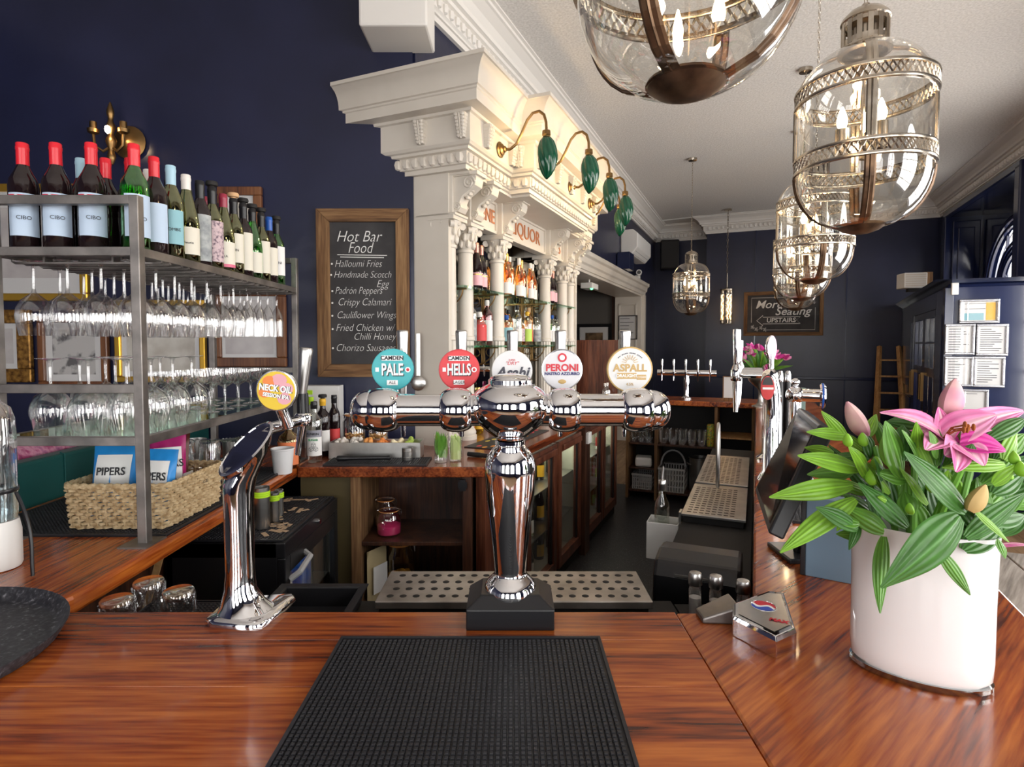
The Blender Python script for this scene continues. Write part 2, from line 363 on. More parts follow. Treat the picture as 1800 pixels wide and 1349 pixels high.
# right wall: windows toward the camera, deep window bay in view
mb = MB(); Mr = Matrix(((0,1,0,0),(1,0,0,0),(0,0,1,0),(0,0,0,1)))      # local x -> u, local y -> v
w_ = MB(); wall_with_arches(w_, -4.6, 7.6, H, 2.6, 2.8, [(u_, .72, .85, 2.5) for u_ in RIGHT_U])
mb.add([(p[1], p[0], p[2]) for p in w_.v], [f[::-1] for f in w_.f])
mb.box(2.6, 3.1, 7.6, 7.88, 0, H); mb.box(2.6, 3.1, 10.35, 11.0, 0, H); mb.box(2.6, 3.1, 7.88, 10.35, 3.57, H); mb.box(2.6, 3.1, 7.88, 10.35, 0, .8)
struct(mb.build('wall_right', NAVYG, rz=-TH))
for i, u_ in enumerate(RIGHT_U):
    arched_window('window_%d' % (i+4), rot('Z', -TH) @ tr(2.7, u_, 0) @ rot('Z', R(90)), .72, .85, 2.5)
# the bay window in view
mb = MB()
w_ = MB(); wall_with_arches(w_, 7.88, 10.35, 3.57, 2.98, 3.1, [(9.12, .98, .85, 2.42)], 24); mb.add([(p[1], p[0], p[2]) for p in w_.v], [f[::-1] for f in w_.f])
for rr in (1.0, .9):
    mb.tube([(2.97, 9.12-rr*math.cos(math.pi*i/24), 2.42+rr*.9*math.sin(math.pi*i/24)) for i in range(25)], .028, 6)
struct(mb.build('window_8', NAVYG, rz=-TH))
wroot = arched_window('window_9', rot('Z', -TH) @ tr(3.04, 9.12, 0) @ rot('Z', R(90)), .96, .85, 2.42, 3)
mb = MB()
for k in range(3):
    mb.tube([(3.0, 9.12-rr*math.cos(math.pi*i/20), 2.42+rr*.9*math.sin(math.pi*i/20)) for rr in (.66-.07*k,) for i in range(21)], .026, 6)
struct(mb.build('trim_1', NAVYG, rz=-TH))
# panelled reveal and casing of the bay
mb = MB(); mb.box(2.62, 2.95, 10.3, 10.34, 1.0, 3.5); mb.box(2.68, 2.88, 10.28, 10.31, 2.45, 3.4); struct(mb.build('trim_2', NAVYG, rz=-TH, bevel=.012))
mb = MB()
for a_, b_ in ((7.74, 7.88), (10.35, 10.47)): mb.box(2.53, 2.62, a_, b_, 0, 3.62)
mb.box(2.53, 2.62, 7.74, 10.47, 3.57, 3.66); struct(mb.build('trim_3', NAVYG, rz=-TH, bevel=.015))
# ceiling cornice with egg-and-dart
path = [(-1.85, 2.93), (-1.85, 11.3), (-.85, 11.3), (-.85, 10.8), (2.6, 10.8), (2.6, -4.4)]
prof = [(0,3.66),(.025,3.66),(.03,3.69),(.045,3.69),(.045,3.705),(.06,3.715),(.06,3.785),(.085,3.79),(.09,3.81),(.115,3.815),(.12,3.84),(.15,3.88),(.2,3.915),(.215,3.92),(.22,3.935),(.24,3.94),(.24,3.95),(0,3.95)]
mb = MB(); mb.sweep(prof, path); crn = struct(mb.build('trim_4', WHITE, rz=-TH))
mb = MB()
def eggs(mb, p, q, z, off, step, r, nrm):
    p, q = Vector(p), Vector(q); L = (q-p).length; n = int(L/step); d = (q-p)/L
    for i in range(n):
        c = p+d*(step*(i+.5)); mb.sphere((c.x+nrm[0]*off, c.y+nrm[1]*off, z), r, 6, 4, sc=(.8,.8,1.05))
eggs(mb, path[0], path[1], 3.748, .062, .075, .033, (1,0)); eggs(mb, path[1], path[2], 3.748, .062, .075, .033, (0,-1))
eggs(mb, path[3], path[4], 3.748, .062, .075, .033, (0,-1)); eggs(mb, (2.6,10.8), (2.6,6.5), 3.748, .062, .075, .033, (-1,0))
o = mb.build('egg_and_dart', WHITE, crn, kind='stuff')
# boxed-in beam end above the chalkboard
a_, b_ = at(632, 48, 3.1), at(752, 48, 3.1)
mb = MB(); mb.box(a_.x, b_.x, 3.08, 3.38, a_.z, H); struct(mb.build('trim_5', WHITE, bevel=.012))
# doorway casing, panelled jamb, corridor beyond
mb = MB(); mb.sweep([(0,2.55),(.03,2.55),(.035,2.60),(.06,2.62),(.07,2.68),(.10,2.70),(.10,2.75),(0,2.75)], [(-1.85,5.72),(-1.85,10.15)])
mb.box(-1.85, -1.80, 10.0, 10.14, 0, 2.55); mb.box(-2.30, -1.84, 9.93, 10.0, 0, 2.55); mb.box(-2.30, -1.84, 5.75, 10.0, 2.52, 2.56)
for z0, z1 in ((.25, 1.15), (1.25, 2.4)):
    mb.box(-2.24, -1.92, 9.915, 9.935, z0, z0+.03); mb.box(-2.24, -1.92, 9.915, 9.935, z1-.03, z1)
    mb.box(-2.24, -2.21, 9.915, 9.935, z0, z1); mb.box(-1.95, -1.92, 9.915, 9.935, z0, z1)
struct(mb.build('door_1', CREAM, rz=-TH, bevel=.004))
GREYWALL = M_('corridor_grey_paint', (.12,.11,.10), .6)
mb = MB(); mb.box(-4.3, -2.25, 10.05, 10.2, 0, 3.2); mb.box(-4.4, -4.3, 5.2, 10.2, 0, 3.2); mb.box(-4.3, -2.3, 5.0, 5.2, 0, 3.2); mb.box(-4.4, -2.28, 5.0, 10.2, 3.1, 3.2)
struct(mb.build('wall_corridor', GREYWALL, rz=-TH))
mb = MB(); mb.box(-2.36, -2.29, 9.97, 10.06, 0, 2.55); struct(mb.build('trim_6', DWOOD, rz=-TH))
# dado rail on the far wall and skirting
mb = MB(); mb.box(-.86, 2.6, 10.765, 10.8, 1.10, 1.15); mb.box(-.86, 2.6, 10.78, 10.8, 0, .16); struct(mb.build('trim_7', NAVYG, rz=-TH, bevel=.008))
for k, vv in enumerate((-.05, 1.33)):
    mb = MB(); mb.box(vv, vv+.02, 10.782, 10.8, .16, 3.66); struct(mb.build('trim_%d' % (8+k), NAVYG, rz=-TH))
# entrance lobby: panelled screen with glazed double doors
LA, LB = Vector((1.72, 6.95)), Vector((2.12, 10.78)); LD = (LB-LA).normalized(); LL = (LB-LA).length
Mlob = rot('Z', -TH) @ Matrix(((LD.x, LD.y, 0, LA.x), (LD.y, -LD.x, 0, LA.y), (0,0,1,0), (0,0,0,1)))   # local x along the screen, y into the lobby (+v)
mb = MB(); mb.box(0, .55, 0, .07, 0, 2.26, M=Mlob); mb.box(2.45, LL, 0, .07, 0, 2.26, M=Mlob); mb.box(.55, 2.45, 0, .07, 2.08, 2.26, M=Mlob)
for x0, x1 in ((.1,.45), (2.6, 3.5)): mb.box(x0, x1, -.012, .0, .3, .95, M=Mlob); mb.box(x0, x1, -.012, .0, 1.1, 2.0, M=Mlob)
struct(mb.build('wall_lobby', NAVYG, bevel=.004))
mb = MB(); mb.box(1.72, 2.6, 6.95, 7.02, 0, 2.26); struct(mb.build('wall_entrance', NAVYG, rz=-TH))
mb = MB(); mb.sweep([(0,2.26),(.02,2.26),(.03,2.29),(.06,2.31),(.06,2.335),(-.1,2.335)], [(LB.x, LB.y), (LA.x, LA.y), (2.6, 6.95)], side=-1)
struct(mb.build('trim_10', NAVYG, rz=-TH))
for k in range(2):
    root = struct(thing('door_%d' % (k+2), 'navy glazed lobby door with small upper panes', 'door')); root.matrix_world = Mlob @ tr(.55+.95*k, .01, 0)
    f = MB(); f.box(0,.1,0,.045,0,2.08); f.box(.85,.95,0,.045,0,2.08); f.box(.1,.85,0,.045,0,.55); f.box(.1,.85,0,.045,2.0,2.08); f.box(.1,.85,0,.045,1.32,1.42); f.box(.46,.49,0,.04,.55,2.0); f.box(.1,.85,0,.04,1.7,1.725)
    f.build('door_leaf', NAVYG, root, bevel=.004)
    for x0, x1 in ((.1,.46),(.49,.85)):
        for z0, z1 in ((.55,1.32),(1.42,1.70),(1.725,2.0)):
            g = MB(); g.box(x0,x1,.02,.025,z0,z1); g.build('pane', PANE, root)
    h = MB(); h.box(.87,.90,-.03,0,1.0,1.35); h.cyl((.885,-.04,1.02),(.885,-.04,1.33),.012); h.build('handle', BRASS, root)
# ================================================================== COUNTERS
CZ = 1.10; TK = .052
def slab(name, poly, mat, label, loc_z=CZ, bevel=.007, parent=None, cat='counter'):
    mb = MB(); mb.prism(poly, loc_z-TK, loc_z)
    return mb.build(name, mat, parent, bevel=bevel, label=label, cat=cat if parent is None else None)
BACK_Y = 1.25; INX = -1.05
t = thing('front_counter', 'polished mahogany front bar counter under the black ridged bar mat', 'counter', (0, 0, 0))
for i, (y0, y1) in enumerate(((.45, .972), (.9735, 1.13), (1.1315, BACK_Y))):
    mb = MB(); mb.box(-1.95, .364, y0, y1, CZ-TK, CZ); o = mb.build('board', MAHO, t, bevel=.0012)
mb = MB(); mb.box(-1.9, .36, .62, 1.2, 0, CZ-TK); mb.build('counter_base', DWOOD, t)
# side counter, left, carries the rack
t = thing('side_counter', 'mahogany side counter with rounded edge beneath the steel glass rack', 'counter')
def fillet(poly, i, r):
    a, b, c = (Vector(poly[(i+k) % len(poly)]) for k in (-1, 0, 1)); d1, d2 = (a-b).normalized(), (c-b).normalized()
    return [tuple(b+d1*r*(1-q)**2+d2*r*q**2) for q in (0, .2, .4, .6, .8, 1)]
mb = MB(); mb.prism([(-1.78, BACK_Y+.002), (INX-.06, BACK_Y+.002), (INX-.015, BACK_Y+.03), (INX, BACK_Y+.09), (INX, 3.355), (-1.78, 3.355)], CZ-TK, CZ); mb.build('worktop', MAHOY, t, bevel=.012)
mb = MB(); mb.box(-1.76, -1.32, 1.3, 3.35, 0, CZ-TK); mb.build('counter_base', DWOOD, t)
mb = MB(); mb.cyl((-1.13, 1.82, CZ-TK), (-1.30, 1.90, .62), .014, n=4); mb.build('brace', PINE, t)
# service counter to the right, its far return
q = lambda v, u: tuple(RW(v, u))[:2]
t = thing('service_counter', 'long mahogany service counter running away beneath the glass lanterns', 'counter')
mb = MB(); mb.prism([(.3655, .45), (.3655, BACK_Y), (.5375*BACK_Y/1.25, BACK_Y), q(0, 6.2), q(-1.3, 6.2), q(-1.3, 6.72), q(.557, 6.72), (.80, .45)], CZ-TK, CZ); mb.build('worktop', MAHOD, t, bevel=.007)
mb = MB(); mb.prism([(.40, .62), (.40, 1.2), (.60, 1.24), q(.04, 6.6), q(.5, 6.7), q(.5, 1.05), (.78, .62)], 0, CZ-TK); mb.build('counter_base', DWOOD, t)
# back counter below the chalkboard and back bar
t = thing('back_counter', 'red-brown back counter below the chalkboard and columned back bar', 'counter')
mb = MB(); mb.prism([(INX+.002, 2.75), (-.14, 2.75), q(-1.23, 5.62), q(-1.85, 5.62), (-.569, 3.355), (INX+.002, 3.355)], CZ-TK, CZ); mb.build('worktop', MAHOR, t, bevel=.006)
mb = MB(); mb.box(INX, -.80, 2.80, 2.84, 0, CZ-TK); mb.build('end_panel', OLIVE, t)
mb = MB(); mb.box(-1.30, -1.25, 2.56, 3.14, 0, CZ-TK); mb.build('corner_panel', MAHOZ, t, rz=-TH)
mb = MB(); mb.box(-1.31, -1.24, 4.36, 4.50, 0, CZ-TK); mb.build('division_post', DWOOD, t, rz=-TH)
# open shelf cabinet
t = thing('open_cabinet', 'dark open cabinet with one shelf under the back counter', 'cabinet')
mb = MB(); mb.box(-.795, -.745, 2.77, 3.3, 0, CZ-TK); mb.build('side_panel', RAWW, t, bevel=.003)
mb = MB(); mb.box(-.245, -.20, 2.77, 3.15, 0, CZ-TK); mb.build('side_panel', DWOOD, t, bevel=.003)
mb = MB(); mb.box(-.745, -.20, 3.15, 3.18, 0, CZ-TK); mb.build('back_panel', DWOOD, t)
for z in (.72, .12):
    mb = MB(); mb.box(-.745, -.245, 2.78, 3.15, z-.02, z); mb.build('shelf', DWOOD, t, bevel=.002)
mb = MB(); mb.box(-.255, -.225, 2.735, 2.75, .985, 1.04); mb.box(-.262, -.218, 2.73, 2.737, 1.0, 1.03); mb.build('catch', BLACK, t)
# glass-door fridges
def fridge(label, doors, u0, u1):
    t = thing('bottle_fridge', label, 'fridge', rz=-TH, group='bottle fridges along the back counter')
    mb = MB(); mb.box(-1.82, -1.79, u0, u1, .1, 1.02); mb.box(-1.82, -1.31, u0, u0+.03, .1, 1.02); mb.box(-1.82, -1.31, u1-.03, u1, .1, 1.02)
    mb.box(-1.82, -1.31, u0, u1, .08, .11); mb.box(-1.82, -1.31, u0, u1, 1.0, 1.03); mb.build('liner', FRIDGEW, t)
    mb = MB(); mb.box(-1.80, -1.29, u0, u1, 0, .08); mb.build('plinth', BLACKM, t)
    for z in (.40, .70):
        mb = MB(); mb.box(-1.78, -1.33, u0+.03, u1-.03, z-.006, z); mb.build('shelf', STEEL, t)
    mb = MB(); mb.box(-1.40, -1.34, u0+.04, u1-.04, .985, .998); mb.build('light_strip', FRIDGEL, t)
    for a, b in doors:
        d = MB(); d.box(-1.31, -1.262, a, a+.06, .1, 1.01); d.box(-1.31, -1.262, b-.06, b, .1, 1.01); d.box(-1.31, -1.262, a+.06, b-.06, .93, 1.01); d.box(-1.31, -1.262, a+.06, b-.06, .1, .18)
        d.box(-1.265, -1.24, a+.05, b-.05, .945, .985)
        do = d.build('door', MAHOZ, t, bevel=.004)
        g = MB(); g.box(-1.292, -1.286, a+.06, b-.06, .18, .93); g.build('pane', PANE, do)
        g = MB(); g.box(-1.285, -1.275, b-.085, b-.06, .18, .93); g.build('seal', BLACK, do)
fridge('nearer glass-door bottle fridge with cream liner behind the chrome tap column', ((3.18, 3.73), (3.78, 4.33)), 3.16, 4.35)
fridge('further glass-door bottle fridge towards the far end of the service aisle', ((4.52, 5.04), (5.06, 5.58)), 4.51, 5.60)
mb = MB(); mb.box(-1.245, -1.22, 4.385, 4.475, .90, .99); mb.box(-1.222, -1.216, 4.40, 4.46, .915, .975)
mb.build('socket_box', WHITEP, rz=-TH, bevel=.004, label='white socket box on the dark post between fridges', cat='socket')
# ================================================================== BACK BAR
bb = thing('back_bar', 'cream classical back bar with columns, scroll brackets and deep cornice', 'back bar', rz=-TH)
epath = [(-2.25, 2.87), (-1.53, 2.87), (-1.53, 3.47), (-1.39, 3.47), (-1.39, 4.79), (-1.53, 4.79), (-1.53, 5.39), (-1.86, 5.39)]
eprof = [(-.02,2.675),(.03,2.675),(.03,2.70),(.042,2.704),(.042,2.77),(.06,2.775),(.062,2.79),(.075,2.795),(.085,2.81),(.085,2.955),(.10,2.96),(.102,2.975),(.165,2.98),(.165,3.035),(.172,3.04),(.172,3.05),(.182,3.055),(.183,3.075),(.188,3.10),(.198,3.125),(.215,3.146),(.238,3.16),(.242,3.163),(.252,3.165),(.252,3.185),(-.02,3.185)]
mb = MB(); mb.sweep(eprof, epath, smooth=True); ent = mb.build('entablature', CREAM, bb, sharp=25)
mb = MB(); mb.box(-1.85, -1.5, 2.88, 5.38, 2.66, 2.69); mb.box(-1.5, -1.37, 3.48, 4.78, 2.66, 2.69); mb.build('soffit', CREAM, bb)
mb = MB()
for (p, q_, nr) in (((-2.2,2.87),(-1.49,2.87),(0,-1)), ((-1.53,2.83),(-1.53,3.43),(1,0)), ((-1.53,3.47),(-1.35,3.47),(0,-1)), ((-1.39,3.43),(-1.39,4.83),(1,0)), ((-1.53,4.8),(-1.53,5.42),(1,0))):
    eggs(mb, p, q_, 2.737, .042, .058, .031, nr)
mb.build('egg_and_dart', CREAM, bb, kind='stuff')
def leaf_bracket(M):
    mb = MB(); n = 7
    for k in range(n):
        z = .125*(1-k/n); wd = .034*(.55+.45*(1-k/n)); dp = .042*(.45+.55*(1-k/n))
        mb.box(-wd, wd, -dp, .01, z-.018, z, M=M)
        for s in (-1, 1): mb.sphere((s*wd*.55, -dp, z-.009), .014, 6, 4, sc=(1,.7,.8), M=M)
    mb.tube([(0,-.046+.024*i/6,.12-.125*i/6) for i in range(7)], .006, 5, M=M)
    return mb.build('acanthus_bracket', CREAM, bb)
for v_ in (-1.49, -1.75): leaf_bracket(tr(v_, 2.785, 2.82))
for u_ in (2.98, 3.33, 4.93, 5.28): leaf_bracket(tr(-1.445, u_, 2.82) @ rot('Z', R(90)))
for u_ in (3.46, 3.82, 4.13, 4.44, 4.78): leaf_bracket(tr(-1.305, u_, 2.82) @ rot('Z', R(90)))
leaf_bracket(tr(-1.40, 3.385, 2.82))
COLU = (2.95, 3.17, 3.64, 4.62, 5.09, 5.31)
for u_ in COLU:
    mb = MB(); r = .052; M = tr(-1.68, u_, 0)
    mb.lathe([(.07,1.10),(.07,1.125),(.062,1.13),(.066,1.145),(.06,1.16),(.052,1.17)], 20, M=M)
    nf = 14
    for j, (z0, z1) in enumerate(((1.17, 1.72),)):
        vs_, fs = [], []
        for z in (z0, z1):
            for i in range(nf*4):
                a = 2*math.pi*i/(nf*4); rr = r*(1-.10*(i % 4 in (1, 2, 3))*(1 if i % 4 == 2 else .7)); vs_.append((rr*math.cos(a), rr*math.sin(a), z))
        fs = [(i, (i+1) % (nf*4), nf*4+(i+1) % (nf*4), nf*4+i) for i in range(nf*4)]; mb.add(vs_, fs, M=M)
    mb.lathe([(.052,1.72),(.058,1.725),(.058,1.745),(.052,1.75),(.050,2.0),(.047,2.26),(.054,2.265),(.054,2.28),(.047,2.285)], 20, M=M)
    col = mb.build('column', CREAM, bb)
    cp = MB(); cp.lathe([(.042,2.285),(.05,2.30),(.055,2.33),(.064,2.37),(.08,2.405),(.082,2.415)], 16, M=M)
    cp.box(-.085,.085,-.085,.085,2.415,2.437, M=M)
    for row, (z, rr, n_) in enumerate(((2.315,.056,8), (2.355,.064,8))):
        for i in range(n_):
            a = 2*math.pi*(i+.5*row)/n_; cp.sphere((rr*math.cos(a), rr*math.sin(a), z), .02, 6, 5, sc=(.7,.7,1.35), M=M)
    for i in range(4):
        a = R(45+90*i); cx_, cy_ = .088*math.cos(a), .088*math.sin(a)
        cp.cyl((cx_-.012*math.sin(a), cy_+.012*math.cos(a), 2.392), (cx_+.012*math.sin(a), cy_-.012*math.cos(a), 2.392), .021, n=10, M=M)
        cp.sphere((.07*math.cos(a-R(45)), .07*math.sin(a-R(45)), 2.40), .014, 6, 4, M=M)
    cp.build('capital', CREAM, col)
    k = MB(); k.box(-1.85, -1.61, u_-.068, u_+.068, 2.437, 2.675); k.box(-1.85, -1.585, u_-.08, u_+.08, 2.437, 2.452); k.build('impost_block', CREAM, bb, bevel=.003)
    # scrolled console carrying the cornice
    sc = MB(); out = [(-1.62,2.455),(-1.585,2.46),(-1.57,2.485),(-1.575,2.515),(-1.56,2.545),(-1.52,2.57),(-1.478,2.60),(-1.468,2.64),(-1.475,2.66),(-1.62,2.66)]
    n = len(out); w2 = .046
    sc.add([(a, u_-w2, b) for a, b in out]+[(a, u_+w2, b) for a, b in out], [tuple(range(n)), tuple(range(2*n-1, n-1, -1))]+[(i, n+i, n+(i+1) % n, (i+1) % n) for i in range(n)])
    for s in (-1, 1):
        for (cv, cz_, r0) in ((-1.515, 2.615, .038), (-1.592, 2.49, .022)):
            sc.tube([(cv+(r0*(1-i/22))*math.cos(i*.62), u_+s*(w2+.001), cz_+(r0*(1-i/22))*math.sin(i*.62)) for i in range(20)], .006, 5)
    for i in range(5): sc.sphere((-1.545+.014*i, u_, 2.545+.02*i), .018, 6, 4, sc=(.8,1.3,.8))
    sc.box(-1.70, -1.455, u_-.06, u_+.06, 2.655, 2.676)
    sc.build('scroll_console', CREAM, bb)
mb = MB(); mb.box(-2.2, -1.63, 2.87, 2.90, CZ, 2.675); mb.build('end_panel', CREAM, bb)
mb = MB(); mb.box(-1.85, -1.63, 5.36, 5.40, CZ, 2.675); mb.build('end_panel', CREAM, bb)
mb = MB(); mb.box(-1.848, -1.842, 2.9, 5.36, CZ, 2.5); mb.build('mirror_back', MIRROR, bb)
TXU = Matrix(((0,0,1,0),(1,0,0,0),(0,1,0,0),(0,0,0,1)))
LETG = M_('gilt_red_lettering', (.55,.2,.08), .5)
for (u0, u1, s, sz) in ((3.23, 3.58, 'WINE', .13), (3.70, 4.56, 'LIQUOR', .15), (4.68, 5.03, 'S', .13)):
    mb = MB(); mb.box(-1.72, -1.66, u0, u1, 2.45, 2.665); sg = mb.build('sign_panel', CREAM, bb)
    mb = MB()
    for a in ((u0,u1,2.45,2.47),(u0,u1,2.645,2.665),(u0,u0+.02,2.45,2.665),(u1-.02,u1,2.45,2.665)): mb.box(-1.662, -1.645, *a)
    mb.build('sign_moulding', CREAM, sg, bevel=.003)
    if s == 'S': text('lettering', s, sz, LETG, sg, tr(-1.658, u1-.09, 2.556) @ TXU, ext=.004)
    else: text('lettering', s, sz, LETG, sg, tr(-1.658, (u0+u1)/2, 2.556) @ TXU, ext=.004, sx=.9 if s == 'WINE' else 1.1)
for (u0, u1) in ((3.0, 3.60), (3.68, 4.58), (4.66, 5.27)):
    for z in (1.69, 2.05):
        mb = MB(); mb.box(-1.84, -1.60, u0, u1, z-.012, z); mb.build('glass_shelf', SHELFG, bb)
        for ub in (u0+.07, u1-.07):
            mb = MB(); mb.box(-1.84, -1.83, ub-.008, ub+.008, z-.14, z-.012); mb.box(-1.84, -1.62, ub-.006, ub+.006, z-.02, z-.012)
            mb.tube([(-1.835+.19*math.sin(R(9*i)), ub, z-.14+.125*(1-math.cos(R(9*i)))) for i in range(11)], .005, 5)
            mb.tube([(-1.79+.03*math.cos(i*.6), ub, z-.05+.03*math.sin(i*.6)) for i in range(11)], .004, 5); mb.build('shelf_bracket', BRASS, bb)
mb = MB(); mb.box(-1.80, -1.28, 5.63, 5.66, CZ-.4, 1.74); mb.build('end_board', MAHOZ, rz=-TH, label='upright mahogany board at the far end of the back bar', cat='panel')
SWANB = M_('lit_warm_bulb', (1,.8,.5), .3, emit=(1,.68,.34), es=260)
# swan-neck lamps with green shell shades
LW = []
def swan_lamp(v_, u_, label):
    t = thing('swan_neck_lamp', label, 'lamp', RW(v_, u_, 2.87), -TH, 'green shell lamps on the back bar cornice')
    mb = MB(); mb.lathe([(0,-.0),(.045,0),(.048,.008),(.036,.014),(.034,.022),(.02,.03),(.018,.04),(.01,.045)], 14, M=rot('Y', R(90))); mb.build('wall_plate', BRASS, t)
    pts = [(.03,0,0),(.07,0,-.005),(.11,0,.02),(.145,0,.08),(.18,0,.15),(.215,0,.185),(.255,0,.19),(.285,0,.165),(.298,0,.12),(.30,0,.07)]
    P2 = []
    for i in range(len(pts)-1):
        for k in range(3): P2.append(tuple(Vector(pts[i]).lerp(Vector(pts[i+1]), k/3)))
    P2.append(pts[-1]); mb = MB(); mb.tube(P2, .0085, 8); mb.build('swan_neck', BRASS, t)
    mb = MB(); mb.lathe([(.012,.075),(.024,.07),(.026,.045),(.021,.04),(.021,.02)], 12, M=tr(.30,0,0)); mb.build('lamp_holder', BRASS, t)
    prof = [(.024,.03),(.043,.005),(.056,-.035),(.061,-.075),(.057,-.115),(.046,-.15),(.028,-.182),(.006,-.205)]
    def fn(a, b):
        k = b*(len(prof)-1); i = min(int(k), len(prof)-2); f = k-i; r = prof[i][0]*(1-f)+prof[i+1][0]*f; z = prof[i][1]*(1-f)+prof[i+1][1]*f
        an = R(-125+250*a); r *= 1+.06*math.cos(an*11+z*45); return (.30+r*math.cos(an), r*math.sin(an), z)
    mb = MB(); mb.grid(fn, 48, 14); sh = mb.build('lamp_shade', GREENSH, t)
    so = sh.modifiers.new('thick', 'SOLIDIFY'); so.thickness = .003
    mb = MB(); mb.sphere((.285,0,-.035), .022, 10, 8, sc=(1,1,1.3)); mb.build('bulb', SWANB, t)
swan_lamp(-1.445, 3.17, 'brass swan-neck lamp with green shell shade, closest to the chalkboard')
swan_lamp(-1.305, 3.58, 'second green shell lamp from the chalkboard end')
swan_lamp(-1.305, 4.13, 'middle green shell lamp of the five on the cornice')
swan_lamp(-1.305, 4.67, 'fourth green shell lamp from the chalkboard end')
swan_lamp(-1.445, 5.09, 'green shell lamp furthest along, beside the air conditioner')
# ================================================================== ON THE FRONT COUNTER
def rings(mb, rs, n=24, mat=0, capb=True, capt=True):
    vs_, fs = [], []
    for c, nr, ra, rb, ax in rs:
        nr = Vector(nr).normalized(); a = Vector(ax); a = (a-nr*a.dot(nr)).normalized(); b = nr.cross(a); c = Vector(c)
        for i in range(n):
            w_ = 2*math.pi*i/n; vs_.append(c+a*ra*math.cos(w_)+b*rb*math.sin(w_))
    for j in range(len(rs)-1):
        for i in range(n): k = (i+1) % n; fs.append((j*n+i, j*n+k, (j+1)*n+k, (j+1)*n+i))
    if capb: fs.append(tuple(range(n-1,-1,-1)))
    if capt: fs.append(tuple((len(rs)-1)*n+i for i in range(n)))
    return mb.add(vs_, fs, mat, True)
def smooth_prof(pts, k=4):
    out = []
    for i in range(len(pts)-1):
        p0, p1, p2, p3 = pts[max(i-1,0)], pts[i], pts[i+1], pts[min(i+2,len(pts)-1)]
        for j in range(k):
            t = j/k
            out.append(tuple(.5*((2*p1[d])+(-p0[d]+p2[d])*t+(2*p0[d]-5*p1[d]+4*p2[d]-p3[d])*t*t+(-p0[d]+3*p1[d]-3*p2[d]+p3[d])*t**3) for d in (0,1)))
    out.append(pts[-1]); return out
FY = 1.235; FX = -.0037
t = thing('beer_font', 'polished chrome T-bar beer font with five round badges on a black block', 'beer tap', (FX, FY, CZ))
zz = lambda py: at(897, py, FY).z-CZ
pxm = FY/1000
mb = MB(); mb.box(-.0925, .0925, -.07, .055, 0, .045)
mb.add([(-.0925,-.07,.045),(.0925,-.07,.045),(.0925,.055,.045),(-.0925,.055,.045),(-.062,-.045,.066),(.062,-.045,.066),(.062,.045,.066),(-.062,.045,.066)], [(4,5,6,7),(0,1,5,4),(1,2,6,5),(2,3,7,6),(3,0,4,7)])
mb.build('base_block', BLACK, t, bevel=.003)
colp = [(30,1062),(44,1050),(47.5,1038),(44,1024),(34,1013),(28.5,1007),(28,1000)]
mb = MB(); mb.lathe(smooth_prof([(r*pxm, zz(y)) for r, y in colp], 5), 36, capb=True); mb.build('foot_bulb', CHROME, t)
shaft = [(27,1008),(29,990),(33,950),(38.5,905),(42.5,870),(45,838),(45.5,822),(42.5,806),(35,793),(27,784),(23.5,778)]
mb = MB(); mb.lathe(smooth_prof([(r*pxm, zz(y)) for r, y in shaft], 4), 36); mb.build('column', CHROME, t)
mb = MB(); mb.lathe([(23.5*pxm, zz(783)),(27*pxm, zz(780)),(27*pxm, zz(774)),(24*pxm, zz(772)),(25*pxm, zz(765)),(29*pxm, zz(760))], 32); mb.build('neck_ring', CHROME, t)
body = [(27,768),(33,764),(46,754),(57,743),(66,730),(70,716),(69,702),(62,690),(50,681),(40,676),(38,673)]
mb = MB(); mb.lathe(smooth_prof([(r*pxm, zz(y)) for r, y in body], 4), 40); mb.build('centre_bulb', CHROME, t)
mb = MB(); mb.lathe([(38*pxm, zz(676)),(39*pxm, zz(675)),(39*pxm, zz(668)),(36*pxm, zz(666))]+[(36*pxm*math.cos(R(a)), zz(666)+.012*math.sin(R(a))) for a in range(10, 91, 16)], 40); mb.build('cap', CHROME, t)
az = zz(721)
for s in (-1, 1):
    A = tr(0, 0, az) @ rot('Y', R(90*s))
    mb = MB(); mb.lathe([(.0352,.05),(.0352,.29)], 32, M=A); mb.build('arm_tube', CHROME, t)
    for c0, hw in ((.117, .0335), (.276, .0345)):
        mb = MB(); mb.lathe([(.0352, c0-hw)]+[(.034+.0145*math.sin(R(a)), c0-hw*math.cos(R(a))) for a in range(10, 171, 16)]+[(.0352, c0+hw)], 32, M=A); mb.build('arm_bulb', CHROME, t)
    mb = MB(); mb.lathe([(.037,.302)]+[(.044*math.cos(R(a))**.75 if a < 90 else 0, .306+.041*math.sin(R(a))) for a in range(0, 91, 9)], 32, M=A); mb.build('end_bulb', CHROME, t)
def badge(parent, c, r, col, rim, draw):
    m = M_('badge_enamel', tuple(x*.9 for x in col), .45); b = MB(); A = tr(*c) @ FACE
    b.lathe([(r*.97,-.012),(r,-.009),(r,0)], 40, M=A, capb=True, mat=1); b.lathe([(r,0),(r*.985,.0015),(r*.93,.002)], 40, M=A, mat=1); b.lathe([(r*.93,.002),(r*.5,.0024),(0,.0026)], 40, M=A, mat=0)
    o = b.build('badge', [m, rim], parent); draw(o, A @ tr(0, 0, .003), r); return o
def plate(o, M, w, h, z, mat, name='plaque'):
    b = MB(); b.box(-w, w, -h, h, -.0005, z, M=M); return b.build(name, mat, o)
REDI = M_('red_print', (.6,.03,.05), .5); GOLDI = M_('gold_print', (.52,.34,.12), .4); GREYI = M_('charcoal_print', (.06,.06,.08), .5)
